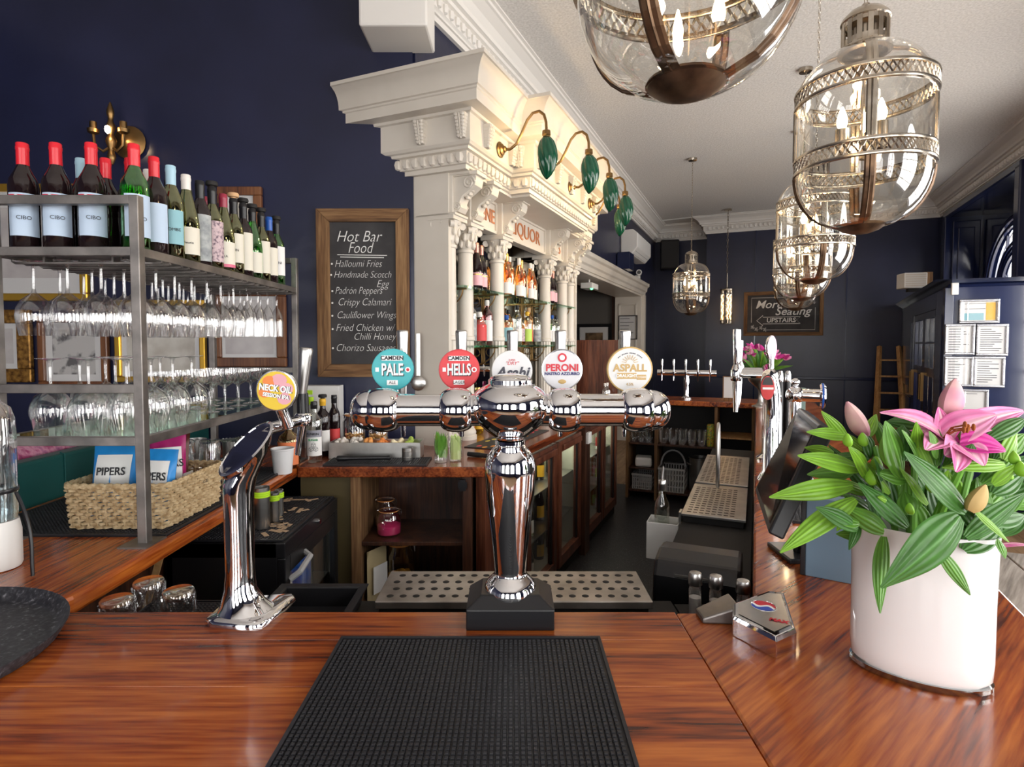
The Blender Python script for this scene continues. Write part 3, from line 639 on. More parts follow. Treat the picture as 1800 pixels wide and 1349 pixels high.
def d_camden(word, sub):
    def f(o, M, r):
        plate(o, M @ tr(0, r*.55, 0), r*.5, r*.12, .0006, INKW); text('lettering', 'CAMDEN', r*.26, INK, o, M @ tr(0, r*.55, .0008), thin=.0004)
        for dx, dy, m, z in ((.04,-.04,INK,0.0), (0,0,INKW,.0006)):
            text('lettering', word, r*.78, m, o, M @ tr(r*dx, r*(dy-.02), z), thin=.0010, sx=.62 if len(word) < 5 else .56)
        plate(o, M @ tr(0, -r*.62, 0), r*.26, r*.12, .0006, INKW); text('lettering', sub, r*.2, INK, o, M @ tr(0, -r*.62, .0008))
        plate(o, M @ tr(-r*.72, 0, 0), r*.08, r*.1, .0006, INKW); b = MB(); b.lathe([(r*.13,0),(r*.13,.0006),(0,.0007)], 14, M=M @ tr(r*.74, 0, 0)); b.build('emblem', INKW, o)
        b = MB(); b.lathe([(r*.075,.0007),(0,.0011)], 10, M=M @ tr(r*.74, 0, 0)); b.build('emblem', REDI, o)
    return f
def d_asahi(o, M, r):
    text('lettering', 'SUPER', r*.12, REDI, o, M @ tr(0, r*.52, 0)); text('lettering', '"DRY"', r*.24, REDI, o, M @ tr(0, r*.36, 0), shear=.25)
    text('lettering', 'Asahi', r*.72, GREYI, o, M @ tr(0, -r*.1, 0), shear=.3, thin=.0010, sx=1.0)
def d_peroni(o, M, r):
    b = MB(); b.lathe([(r*.22,0),(r*.22,.0005),(0,.0006)], 18, M=M @ tr(0, r*.58, 0)); b.build('emblem', REDI, o)
    b = MB(); b.lathe([(r*.13,.0006),(0,.0010)], 14, M=M @ tr(0, r*.58, 0)); b.build('emblem', INKW, o)
    text('lettering', 'PERONI', r*.46, REDI, o, M @ tr(0, r*.08, 0), thin=.0008); text('lettering', 'NASTRO AZZURRO', r*.19, M_('navy_print', (.03,.03,.15), .5), o, M @ tr(0, -r*.2, 0), thin=.0004)
    b = MB(); b.sphere((0, -r*.58, 0), r*.2, 10, 6, sc=(1,.55,.06), M=M); b.build('emblem', GOLDI, o)
def d_aspall(o, M, r):
    b = MB()
    for k in range(9): a = R(20*k+10); b.box(r*.16, r*.36, -r*.012, r*.012, 0, .0005, M=M @ tr(0, r*.28, 0) @ rot('Z', a))
    b.build('sunburst', GOLDI, o); b = MB(); [b.box(-r*.022, r*.022, r*.70, r*.74, 0, .0005, M=M @ rot('Z', R(-44+5.5*q))) for q in range(17) if q % 5 != 4]; b.build('fine_print', GREYI, o, kind='stuff')
    text('lettering', 'ASPALL', r*.44, GOLDI, o, M @ tr(0, r*.06, 0), thin=.0008); plate(o, M @ tr(-r*.14, -r*.27, 0), r*.42, r*.13, .0005, GOLDI, 'banner'); plate(o, M @ tr(r*.5, -r*.33, 0), r*.2, r*.11, .0005, GOLDI, 'banner')
    text('lettering', 'DRAUGHT', r*.19, INKW, o, M @ tr(-r*.14, -r*.27, .0007), thin=.0003); text('lettering', 'CYDER', r*.12, INKW, o, M @ tr(r*.5, -r*.33, .0007)); text('lettering', '4.5%', r*.17, GOLDI, o, M @ tr(0, -r*.64, 0))
SILVR = M_('silver_rim', (.6,.6,.62), .2, 1.0)
for px, py, r, hx, col, rim, dr in ((690,650,.0487,708,(.06,.46,.5),M_('teal_rim',(.05,.40,.44),.4),d_camden('PALE','ALE')), (807,650,.0475,811,(.75,.05,.06),M_('red_rim',(.6,.04,.05),.4),d_camden('HELLS','LAGER')),
                              (900,652,.0475,901,(.80,.79,.80),WHITEP,d_asahi), (988,650,.0480,985,(.76,.75,.78),SILVR,d_peroni), (1107,650,.0535,1098,(.80,.79,.78),GOLDI,d_aspall)):
    P = at(px, py, 1.32)-Vector((FX, FY, CZ)); Hp = at(hx, 640, 1.40)-Vector((FX, FY, CZ))
    badge(t, P, r, col, rim, dr)
    b = MB(); b.cyl((P.x, P.y+.012, P.z-.03), (P.x, P.y+.012, az), .012, n=14); b.cyl((P.x, .02, az), (P.x, Hp.y+.01, az), .014, n=16); b.build('tap_body', CHROME, t)
    b = MB(); zt = at(hx, 581, 1.40).z-CZ; b.lathe(smooth_prof([(.009, az+.01),(.0105, az+.06),(.0135, zt-.03),(.0145, zt-.006),(.012, zt),(.0, zt+.001)], 3), 16, M=tr(Hp.x, Hp.y, 0)); b.build('handle', STEEL, t)
    b = MB(); b.cyl((Hp.x, Hp.y, az), (Hp.x, Hp.y, az-.085), .0085, .006, n=12); b.build('nozzle', CHROME, t)
# single curved tap
Y0 = 1.235; X0 = at(422, 1000, Y0).x
t = thing('curved_beer_tap', 'single curved chrome beer tap with slanted mirror head beside the wicker basket', 'beer tap', (X0, Y0, CZ))
loc = lambda px, py, Y: at(px, py, Y)-Vector((X0, Y0, CZ))
mb = MB(); foot = [(-.055,-.045),(-.03,-.062),(.05,-.07),(.075,-.064),(.085,-.03),(.098,.06),(.088,.078),(.04,.072),(-.035,.05),(-.055,.02)]
for j, (k, z) in enumerate(((1.0,.0),(1.0,.010),(.94,.016))): mb.add([(x*k+.012*(1-k), y*k, z) for x, y in foot], [])
n = len(foot)
for j in range(2):
    for i in range(n): mb.f.append([j*n+i, j*n+(i+1) % n, (j+1)*n+(i+1) % n, (j+1)*n+i]); mb.m.append(0); mb.s.append(True)
mb.f.append([2*n+i for i in range(n)]); mb.m.append(0); mb.s.append(True)
mb.build('foot', CHROME, t, sharp=60)
zc = lambda py: at(422, py, Y0).z-CZ
HEADR = ((.021,-.006,.373),(-.40,-.68,.60),.076,.043,(.62,.14,.77))
mb = MB(); rings(mb, [((.012,0,.012),(0,0,1),.062,.055,(1,0,0)),((.006,0,.03),(0,0,1),.046,.042,(1,0,0)),((0,0,.06),(0,0,1),.033,.033,(1,0,0)),((0,0,.10),(0,0,1),.030,.030,(1,0,0)),
    ((0,0,.22),(0,0,1),.0305,.031,(1,0,0)),((0,0,.275),(.0,.0,1),.0315,.032,(1,0,0)),((.003,0,.30),(-.1,-.12,1),.0345,.033,(1,0,.1)),((.009,.004,.325),(-.28,-.4,.9),.045,.037,(.9,.05,.4)),((.015,.004,.35),(-.34,-.58,.72),.062,.041,(.72,.1,.66)),HEADR], 28, capt=False)
mb.build('column', CHROME, t)
mb = MB(); hc = Vector(HEADR[0]); hn = Vector(HEADR[1]).normalized(); rings(mb, [HEADR, (hc+hn*.002, hn, .070, .038, (.62,.14,.77)), (hc+hn*.0005, hn, .068, .0365, (.62,.14,.77))], 28, capb=False); mb.build('slanted_face', CHROME, t)
e0, e1 = Vector((.055,.03,.41)), loc(533, 738, 1.36)
mb = MB(); mb.cyl(e0, e1, .013, n=16); mb.lathe([(.018,-.014),(.02,-.01),(.02,.012),(.017,.016)], 18, M=tr(*e1), capb=True, capt=True); mb.build('tap_body', CHROME, t)
mb = MB(); mb.cyl(e1, loc(524, 800, 1.36), .012, .0075, n=14); mb.build('nozzle', CHROME, t)
mb = MB(); mb.cyl(e1+Vector((0,0,.01)), loc(531, 692, 1.36), .014, n=16); mb.build('collar', BLACK, t)
mb = MB(); mb.lathe([(.011,0),(.0115,.01),(.0155,.09),(.0165,.105),(.014,.11),(0,.111)], 12, M=tr(*loc(531, 692, 1.36)) @ rot('Y', R(6))); mb.build('handle', STEEL, t)
pb = loc(486, 687, 1.25)
mb = MB(); mb.cyl(pb+Vector((0,.014,-.03)), pb+Vector((.012,.03,-.085)), .013, n=14); mb.build('badge_stem', CHROME, t)
def d_neck(o, M, r):
    b = MB()
    for k, (x, y, s_, m_) in enumerate(((-.3,.45,.35,0),(.15,.5,.4,1),(.5,.1,.35,1),(-.55,-.1,.3,0),(.4,-.4,.35,1))): b.sphere((x*r, y*r, 0), r*s_, 10, 4, sc=(1,.8,.006), M=M, mat=m_)
    b.build('painted_swirl', [M_('orange_print', (.75,.22,.05), .5), M_('pink_print', (.7,.35,.4), .5)], o)
    for dx, m_, z in ((.03, INK, .0006), (0, INKW, .0012)):
        text('lettering', 'NECK OIL', r*.43, m_, o, M @ tr(-r*.02+r*dx, r*.1, z) @ rot('Z', R(-7)), thin=.0007, sx=.82); text('lettering', 'SESSION IPA', r*.26, m_, o, M @ tr(r*dx, -r*.26, z) @ rot('Z', R(-9)), thin=.0004, sx=.9)
badge(t, pb, .0455, (.78,.55,.03), SILVR, d_neck)
# ridged bar mat
def rubber_mat(name, label, x0, x1, y0, y1, z, step, rz=0, loc=(0,0,0), h=.010, mat=RUBBER, nub=.0036):
    t = thing(name, label, 'bar mat', loc, rz)
    b = MB(); b.box(x0, x1, y0, y1, z, z+h*.55); b.build('mat_base', mat, t, bevel=.0015)
    b = MB(); b.box(x0, x1, y0, y0+.006, z, z+h); b.box(x0, x1, y1-.006, y1, z, z+h); b.box(x0, x0+.006, y0+.006, y1-.006, z, z+h); b.box(x1-.006, x1, y0+.006, y1-.006, z, z+h); b.build('mat_rim', mat, t)
    b = MB(); nx, ny = int((x1-x0-.014)/step), int((y1-y0-.014)/step); z0 = z+h*.55
    for j in range(ny):
        for i in range(nx):
            cx_, cy_ = x0+.007+step*(i+.5+.5*(j % 2)*0), y0+.007+step*(j+.5); r = nub
            b.add([(cx_-r,cy_-r,z0),(cx_+r,cy_-r,z0),(cx_+r,cy_+r,z0),(cx_-r,cy_+r,z0),(cx_-r*.7,cy_-r*.7,z+h),(cx_+r*.7,cy_-r*.7,z+h),(cx_+r*.7,cy_+r*.7,z+h),(cx_-r*.7,cy_+r*.7,z+h)],
                  [(4,5,6,7),(0,1,5,4),(1,2,6,5),(2,3,7,6),(3,0,4,7)])
    b.build('rubber_studs', mat, t, kind='stuff'); return t
rubber_mat('bar_mat', 'black rubber bar mat with raised studs in the middle of the front counter', -.345, .178, .52, 1.127, CZ, .0092)
# oval tray
t = thing('serving_tray', 'round black non-slip serving tray cut by the left edge of the photo', 'tray', (-1.185, 1.04, CZ))
sx_, sy_ = .29, .275
mb = MB(); mb.lathe([(0,.004),(.9,.004),(.93,.006),(.985,.026),(1.0,.030),(1.0,.027),(.95,.002),(.9,0)], 56, M=Matrix.Diagonal((sx_, sy_, 1, 1))); mb.build('tray_body', vary(M_('grained_black_tray', (.03,.03,.035), .45), [(.45,(.022,.022,.027)),(.62,(.05,.05,.058)),(.75,(.2,.2,.22))], 120, 3), t, sharp=50)
# soda gun holster with badge
tp = [(1291,1061),(1351,1039),(1377,1042),(1397,1104),(1364,1119),(1291,1082)]
t = thing('soda_gun_holster', 'chrome soda gun holster with a red, white and blue round emblem', 'soda gun')
zt = 1.142; W = [atz(a, b, zt) for a, b in tp]; c = sum(W, Vector())/6
mb = MB(); n = 6
bot = [c+(p-c)*1.06 for p in W]; mb.add([(p.x, p.y, CZ) for p in bot]+[(p.x, p.y, zt-.008) for p in bot]+[tuple(p) for p in W], [tuple(range(5,-1,-1)), tuple(range(12,18))]+[(j*6+i, j*6+(i+1) % 6, j*6+6+(i+1) % 6, j*6+6+i) for j in (0,1) for i in range(6)])
if True: mb.f = [f[::-1] for f in mb.f]
mb.build('housing', CHROME, t, bevel=.002)
mb = MB(); W2 = [c+(p-c)*.86 for p in W]; mb.add([tuple(p+Vector((0,0,.0012))) for p in W2], [tuple(range(5,-1,-1))]); mb.build('face_plate', STEEL, t)
a_, b_ = atz(1230, 1074, 1.12), atz(1291, 1070, 1.12); d = b_-a_
mb = MB(); mb.add([(a_.x,a_.y-.02,CZ),(b_.x,b_.y-.035,CZ),(b_.x,b_.y+.035,CZ),(a_.x,a_.y+.03,CZ),(a_.x,a_.y-.02,1.112),(b_.x,b_.y-.035,1.14),(b_.x,b_.y+.035,1.14),(a_.x,a_.y+.03,1.112)], [(3,2,1,0),(4,5,6,7),(0,1,5,4),(1,2,6,5),(2,3,7,6),(3,0,4,7)]); mb.build('nozzle_arm', IRON, t, bevel=.004)
pc = atz(1342, 1067, zt); ang = R(-35)
Mp = tr(pc.x, pc.y, zt+.0016) @ rot('Z', ang)
BLUEI = M_('blue_print', (.02,.07,.45), .4)
def seg_disc(name, y0f, y1f, mat, r=.024):
    pts = []; N = 24
    xs = [-r+2*r*i/N for i in range(N+1)]
    up = [(x, min(math.sqrt(max(0, r*r-x*x)), y1f(x))) for x in xs]; lo = [(x, max(-math.sqrt(max(0, r*r-x*x)), y0f(x))) for x in xs]
    b = MB(); vs_ = [(x, y, 0) for x, y in lo]+[(x, max(y, lo[i][1]), 0) for i, (x, y) in enumerate(up)]
    b.add(vs_, [(i, i+1, N+2+i, N+1+i) for i in range(N)], M=Mp); return b.build(name, mat, t)
wv = lambda x: .006*math.sin(x*170)
seg_disc('emblem', lambda x: wv(x)+.004, lambda x: 9, REDI); seg_disc('emblem', lambda x: -9, lambda x: wv(x)-.004, BLUEI); seg_disc('emblem', lambda x: wv(x)-.004, lambda x: wv(x)+.004, INKW)
mb = MB(); mb.lathe([(.0245,-.001),(.0258,.0006),(.0245,.0008)], 32, M=Mp); mb.build('emblem_ring', CHROME, t)
pm = atz(1368, 1093, zt); text('lettering', 'MAX', .016, REDI, t, tr(pm.x, pm.y, zt+.002) @ rot('Z', ang+R(8)), shear=.2, thin=.0006)
# ---------------- white vase
VC = Vector((.741, 1.015)); VA = R(-30); vh = .272
t = thing('oval_vase', 'tall oval white glass vase holding pink lilies on the counter', 'vase', (VC.x, VC.y, CZ), VA)
D = Matrix.Diagonal((.108, .062, 1, 1))
mb = MB(); mb.lathe([(0,.012),(.93,.012),(.985,.02),(1.0,.05),(1.0,.15),(1.02,vh-.01),(1.025,vh),(1.0,vh),(.96,vh-.02),(.93,.04),(0,.03)], 56, M=D); mb.build('vase_body', VASE, t, sharp=60)
mb = MB(); mb.lathe([(0,0),(.96,0),(1.0,.004),(1.0,.012),(.9,.0125)], 56, M=D); mb.build('clear_base', glassy('thick_clear_base', (.8,.85,.85), .5, floor=.3), t)
# ---------------- lilies
lily = thing('lily_bouquet', 'bouquet of pink lilies with long green leaves standing in the white vase', 'flowers', (VC.x, VC.y, CZ+.03))
LO = Vector((VC.x, VC.y, CZ+.03))
def blade(p0, p1, wd, arch, face=None, fold=.25, tip=1.0, twist=0.0, shape='leaf', nv=12):
    """one leaf or petal: p0 base, p1 tip, bulging by arch along 'face'"""
    d = p1-p0; L = d.length; face = Vector(face or (-.15, -.8, .6)); side = d.cross(face).normalized(); nrm = side.cross(d).normalized(); ctrl = (p0+p1)/2+nrm*arch*L
    b = MB(); vs_ = []; nu = 6
    for j in range(nv+1):
        s_ = j/nv; c_ = p0*(1-s_)**2+ctrl*2*s_*(1-s_)+p1*s_*s_; tg = ((ctrl-p0)*(1-s_)+(p1-ctrl)*s_).normalized()
        sd = Matrix.Rotation(twist*s_, 3, tg) @ side; nn = sd.cross(tg).normalized()
        wf = (math.sin(math.pi*min(1, (s_*.93+.05))**.8))**.85 if shape == 'leaf' else (math.sin(math.pi*(s_*.9+.07)**.7))**.8
        for i in range(nu+1):
            q = i/nu*2-1; x = q*wd/2*wf; vs_.append(c_+sd*x+nn*(-abs(q)*fold*wd*.5*wf+.012*math.sin(s_*9+q*3)*wd*3*abs(q)*.3))
    b.add(vs_, [(j*(nu+1)+i, j*(nu+1)+i+1, (j+1)*(nu+1)+i+1, (j+1)*(nu+1)+i) for j in range(nv) for i in range(nu)], 0, True)
    b.across = [i/6*2-1 for j in range(nv+1) for i in range(7)]
    return b
def IP(X, Y, dep): return at(1300+X/2.108, 640+Y/2.108, dep)-LO
LEAFL = [  # base, tip (zoomed picture coordinates), depth base/tip, width px, material, arch
 (430,500,150,700,1.0,.98,62,0,.12),(450,390,215,340,1.02,1.0,52,0,.10),(420,450,110,495,1.03,1.02,60,0,.12),(400,285,303,175,1.05,1.05,34,0,.1),(410,268,248,252,1.05,1.04,38,0,.12),
 (605,420,540,212,.97,.96,80,2,.08),(845,545,610,325,.92,.93,100,1,.1),(818,565,525,832,.90,.875,118,1,.16),(535,640,521,925,.93,.90,44,2,-.25),(740,690,855,858,.89,.87,38,2,.05),
 (625,605,440,440,.95,.98,66,1,.1),(545,625,385,530,1.0,1.0,58,2,.1),(985,372,750,385,.96,.95,46,0,.14),(1054,205,885,300,1.0,.98,46,1,.14),(840,645,1060,480,.93,.96,60,1,.06),
 (870,540,1000,662,.92,.90,26,0,.04),(830,690,975,600,.93,.97,70,1,.1),(700,235,545,215,1.05,1.06,56,1,.14),(470,275,506,186,1.06,1.06,34,0,.05),(445,590,405,690,1.02,1.0,28,1,.1),
 (480,345,320,352,1.06,1.05,44,1,.1),(420,400,250,410,1.08,1.08,46,2,.1),(560,480,440,340,1.0,1.02,52,0,.1),(620,430,505,400,.97,.98,50,2,.12),(700,520,590,380,.95,.96,56,0,.1),
 (720,430,640,250,.98,.99,40,0,.05),(730,380,735,240,1.0,1.0,36,2,.06),(800,470,660,405,.94,.95,48,0,.14),(900,560,1054,560,.97,1.0,80,1,.08),(940,480,1060,400,1.02,1.05,60,1,.1),
 (960,650,985,722,.92,.90,30,2,.1),(500,560,380,480,1.05,1.05,50,2,.1),(520,590,470,440,1.03,1.04,50,1,.1),(640,560,620,420,1.0,1.0,60,2,.08),(580,600,540,400,1.04,1.05,60,1,.06),
 (870,620,760,480,.99,1.0,60,1,.1),(930,600,880,420,1.03,1.04,56,2,.1),(1000,560,960,380,1.06,1.07,56,1,.1),(780,330,900,250,1.08,1.09,50,1,.12),(1000,330,1060,260,1.07,1.1,50,2,.1),
 (460,320,370,250,1.08,1.1,30,0,.1),(560,330,500,200,1.08,1.1,36,2,.06),(660,330,640,200,1.1,1.1,44,2,.06),(400,560,360,620,1.05,1.03,24,0,.1),(350,330,240,310,1.1,1.1,30,0,.1),
 (480,480,300,420,1.08,1.08,40,0,.12),(520,520,330,300,1.1,1.12,44,1,.1),(760,600,700,430,1.02,1.03,66,1,.1),(830,600,900,470,1.05,1.06,60,1,.1),(690,640,640,500,1.0,1.0,60,2,.1)]
for X0_, Y0_, X1_, Y1_, da, db, wpx, mi, ar in LEAFL:
    o = blade(IP(X0_, Y0_, da), IP(X1_, Y1_, db), wpx/2.108/1000*da*1.3, ar, twist=rnd.uniform(-.5,.5), face=(rnd.uniform(-.5,.3), -.8, rnd.uniform(.3,.9))).build('leaf', LEAFS[mi], lily)
LR_ = random.Random(11)
for k in range(64):      # filler leaves through the body of the bouquet
    X_, Y_ = LR_.uniform(430, 1010), LR_.uniform(330, 640); an = math.atan2(Y_-720, X_-720)+LR_.uniform(-.5, .5); Ln = LR_.uniform(110, 190); dep = LR_.uniform(.96, 1.14)
    blade(IP(X_, Y_, dep), IP(X_+Ln*math.cos(an), Y_+Ln*math.sin(an)*.8, dep+LR_.uniform(-.05,.04)), LR_.uniform(50, 84)/2108, LR_.uniform(.05,.2), twist=LR_.uniform(-.8,.8), face=(LR_.uniform(-.6,.6), -.8, LR_.uniform(.1,1.0)), nv=9).build('leaf', LEAFS[(0,1,2,2,1)[k % 5]], lily)
for X_, Y_, dep in ((650,640,.98),(560,640,1.02),(800,660,.95),(880,620,1.0),(720,600,1.04),(500,600,1.04),(830,600,.93)):
    b = MB(); p1 = IP(X_, Y_-rnd.uniform(180,330), dep+.02); p0 = Vector((rnd.uniform(-.05,.05), rnd.uniform(-.03,.03), .02)); m_ = (p0+p1)/2+Vector((0,0,.03)); b.tube([p0, p0.lerp(m_,.5), m_, m_.lerp(p1,.5), p1], .0055, 7); b.build('stem', LEAFS[2], lily)
def flower(name, petals, mat, core):
    f = bpy.data.objects.new(name, None); COL.objects.link(f); f.parent = lily; f.empty_display_size = .02
    for X1_, Y1_, db, wpx, ar, mt in petals:
        blade(IP(*core), IP(X1_, Y1_, db), wpx/2.108/1000*db*1.45, ar, face=(0,-.7,.7), fold=-.3, shape='petal', twist=rnd.uniform(-.4,.4)).build('petal', mt, f)
    return f
flower('lily_flower', [(520,182,1.0,74,.22,PINK),(738,160,1.02,52,.05,PINK),(950,190,.98,84,.18,PINK),(1052,175,1.04,62,.15,PINK),(690,320,.93,70,.05,PINK),(620,240,1.06,50,.1,PINK)], PINK, (752,272,1.0))
flower('lily_flower', [(985,320,.96,70,.22,PINKD),(905,378,.93,88,.1,PINK),(760,340,.95,76,.12,PINK),(800,400,.92,60,.05,PINK),(900,285,1.0,60,.15,PINKD)], PINKD, (815,300,.97))
b = MB()
for k in range(6): p = IP(757+9*math.cos(k), 262+9*math.sin(k), .98); b.tube([IP(755,275,1.0), p+Vector((0,-.02,.012)), p+Vector((.006*math.cos(k*2),-.05,.02))], .0012, 5); b.sphere(tuple(p+Vector((.006*math.cos(k*2),-.05,.02))), .004, 6, 4, sc=(.6,1,1.6))
b.build('stamen', M_('rust_pollen', (.35,.1,.02), .8), lily)
def bud(X0_, Y0_, X1_, Y1_, dep, wpx, mat, nm='bud'):
    p0, p1 = IP(X0_, Y0_, dep), IP(X1_, Y1_, dep); d = p1-p0; Q = d.to_track_quat('Z','Y').to_matrix().to_4x4(); Q.translation = p0; L = d.length; r = wpx/2.108/2000*dep
    b = MB(); vs_, fs = [], []; N, K = 12, 9
    for j in range(K+1):
        s_ = j/K; rr = r*(math.sin(math.pi*(s_*.93+.05)**.75))**.7
        for i in range(N): a = 2*math.pi*i/N; q_ = rr*(1+.12*math.cos(3*a)); vs_.append((q_*math.cos(a), q_*math.sin(a), s_*L))
    for j in range(K):
        for i in range(N): fs.append((j*N+i, j*N+(i+1) % N, (j+1)*N+(i+1) % N, (j+1)*N+i))
    b.add(vs_, fs, 0, True, Q); return b.build(nm, mat, lily)
bud(768,195,800,55,1.03,78,BUDP); bud(468,268,398,140,1.06,66,BUDP); bud(850,545,912,448,.91,62,M_('withered_bud', (.52,.36,.14), .7))
for X_, Y_, s_ in ((398,275,34),(455,272,36),(505,362,42),(485,412,40),(392,565,36),(800,442,50),(985,402,44),(1015,340,36),(710,440,40),(1040,380,40),(628,530,30)): bud(X_+8, Y_+s_*.9, X_, Y_-s_*.5, .95+.1*rnd.random(), s_, LEAFS[0])
# ================================================================== BOTTLES AND GLASSES
DARKB = M_('dark_wine_bottle', (.012,.006,.007), .05, coat=.6)
GREENB = glassy('green_bottle_glass', (.6,1,.6), .3, floor=.12, tint=(.10,.48,.03))
OLIVEB = glassy('olive_bottle_glass', (.9,.95,.6), .3, floor=.16, tint=(.16,.15,.02))
AMBERB = glassy('amber_bottle_glass', (1,.8,.5), .3, floor=.12, tint=(.75,.38,.06))
ROSEB = glassy('rose_wine_bottle', (1,.9,.7), .3, floor=.12, tint=(.93,.56,.24))
CLEARB = glassy('clear_bottle_glass', (1,1,1), .3, floor=.12, tint=(.90,.93,.90))
REDB = glassy('red_liquor_bottle', (1,.7,.7), .3, floor=.15, tint=(.42,.03,.06))
BLUEB = M_('blue_foil', (.02,.10,.42), .25)
PALEBL = M_('pale_blue_label', (.50,.62,.78), .55); AQUA = M_('aqua_label', (.26,.50,.57), .55); SKYCAP = M_('sky_blue_cap', (.42,.66,.80), .4)
CREAML = M_('cream_label', (.74,.70,.60), .6); GREYL = vary(M_('marbled_label', (.3,.33,.35), .5), [(.3,(.16,.18,.2)),(.7,(.48,.5,.5))], 30, 4)
PURPL = vary(M_('patterned_purple_label', (.4,.3,.36), .6), [(.35,(.14,.09,.13)),(.5,(.55,.42,.45)),(.7,(.65,.5,.52))], 90, 3)
PINKL = M_('pink_label', (.80,.45,.50), .5); COPPER = M_('rose_gold_foil', (.70,.33,.26), .25, .7); YELL = M_('yellow_label', (.80,.45,.03), .5); WINER = M_('wine_red_foil', (.32,.03,.06), .3)
CORK = M_('cork', (.62,.38,.2), .8); GOLDF = M_('gold_foil', (.75,.52,.15), .25, .8); WHITEC = M_('white_cap', (.82,.78,.74), .4); GREENL = M_('lime_label', (.5,.72,.12), .5); REDL = M_('red_label', (.6,.05,.05), .5)
KIND = {
 'bordeaux': ([(.034,0),(.0375,.004),(.0375,.19),(.034,.21),(.024,.23),(.0165,.248),(.0148,.256),(.0145,.315)], (.0158,.252,.318)),
 'burgundy': ([(.036,0),(.041,.005),(.041,.14),(.0375,.17),(.027,.215),(.018,.25),(.0148,.265),(.0145,.31)], (.0158,.258,.314)),
 'champagne': ([(.04,0),(.044,.005),(.044,.14),(.040,.175),(.029,.22),(.02,.25),(.0155,.27),(.0152,.31)], (.0185,.22,.325)),
 'spirit': ([(.036,0),(.04,.005),(.04,.17),(.036,.19),(.019,.212),(.0145,.225),(.0145,.262)], (.0165,.235,.268)),
 'slim': ([(.026,0),(.03,.004),(.03,.19),(.026,.215),(.014,.24),(.0125,.30)], (.0145,.262,.305)),
 'squat': ([(.046,0),(.05,.005),(.05,.13),(.045,.155),(.02,.175),(.015,.185),(.015,.21)], (.019,.188,.222)),
 'tall': ([(.034,0),(.038,.004),(.038,.20),(.035,.222),(.018,.245),(.0145,.26),(.0145,.30)], (.0165,.27,.308))}
def bottle(name, label, kind, loc, glass, cap, lab=None, face=-90, group=None, scale=1.0, stopper=None, words=None, rz=0.0, second=None):
    """face = compass angle (degrees, world) towards which the label looks"""
    t = thing(name, label, 'bottle', loc, rz, group); t.scale = (scale,)*3
    pr, (cr, c0, c1) = KIND[kind]
    mb = MB(); mb.lathe([(0,.006)]+pr, 20); mb.build('bottle_glass', glass, t, sharp=60)
    mb = MB(); mb.lathe([(cr*.97,c0),(cr,c0+.001),(cr,c1-.022),(cr*1.06,c1-.02),(cr*1.06,c1-.012),(cr,c1-.01),(cr,c1-.002),(cr*.9,c1),(0,c1)], 18)
    if stopper: mb.lathe([(.011,c1),(.011,c1+.004),(.021,c1+.006),(.023,c1+.014),(.02,c1+.022),(0,c1+.024)], 16, mat=1)
    mb.build('cap', [cap, stopper or cap], t)
    if lab:
        m_, z0, z1, half = lab; r = max(p[0] for p in pr if p[1] <= z1+.001)+.0007
        def lp(z):
            for (ra, za), (rb, zb) in zip(pr, pr[1:]):
                if za <= z <= zb and zb > za: return ra+(rb-ra)*(z-za)/(zb-za)+.0008
            return r
        a = R(face)-rz; mb = MB(); mb.lathe([(lp(z0+(z1-z0)*i/4), z0+(z1-z0)*i/4) for i in range(5)], 12, a0=a-R(half), a1=a+R(half)); lo = mb.build('label', m_, t)
        if second:
            m2, s0, s1 = second; mb = MB(); mb.lathe([(lp(s0)+.0006, s0),(lp(s1)+.0006, s1)], 12, a0=a-R(half*.98), a1=a+R(half*.98)); mb.build('label_band', m2, lo)
        if words:
            text('label_print', words, (z1-z0)*.125, INK, lo, rot('Z', a+R(90)) @ tr(0, -r-.0012, z0+(z1-z0)*.42) @ FACE, ext=.0002)
    return t
# ---------------------------------------------------------------- the rack
RX0, RX1, RY0, RY1 = -1.53, -1.105, 1.69, 2.91
ZS, ZT, ZL = 1.985, 2.135, 1.423
rack = thing('glass_rack', 'raw steel glass rack with bottles on top and hanging stemware', 'rack', (0, 0, 0))
pw = .014
for x in (RX0, RX1):
    for y in (RY0, RY1):
        mb = MB(); mb.box(x-pw, x+pw, y-pw, y+pw, CZ, ZT); mb.build('post', IRON, rack, bevel=.002)
        mb = MB(); mb.box(x-.05, x+.035, y-.05, y+.05, CZ, CZ+.005); mb.build('foot_plate', IRON, rack)
def rail(x0, x1, y0, y1, z, h=.013):
    mb = MB(); mb.box(x0, x1, y0, y1, z-h, z+h); return mb.build('rail', IRON, rack, bevel=.0015)
for y in (RY0, RY1):
    for z in (ZT-.013, ZS-.013, 1.567, ZL-.013): rail(RX0+pw, RX1-pw, y-.012, y+.012, z)
for x in (RX0, RX1):
    rail(x-.012, x+.012, RY0+pw, RY1-pw, ZS-.013); rail(x-.012, x+.012, RY0+pw, RY1-pw, ZL-.013)
mb = MB(); mb.box(RX0+.012, RX1-.012, RY0+.012, RY1-.012, ZS-.006, ZS); mb.build('bottle_shelf', IRON, rack)
mb = MB(); mb.box(RX0+.012, RX1-.012, RY0+.012, RY1-.012, ZL-.007, ZL); mb.build('glass_shelf', SHELFG, rack)
ZH = 1.948
SLOTS = [1.775+.104*k for k in range(11)]
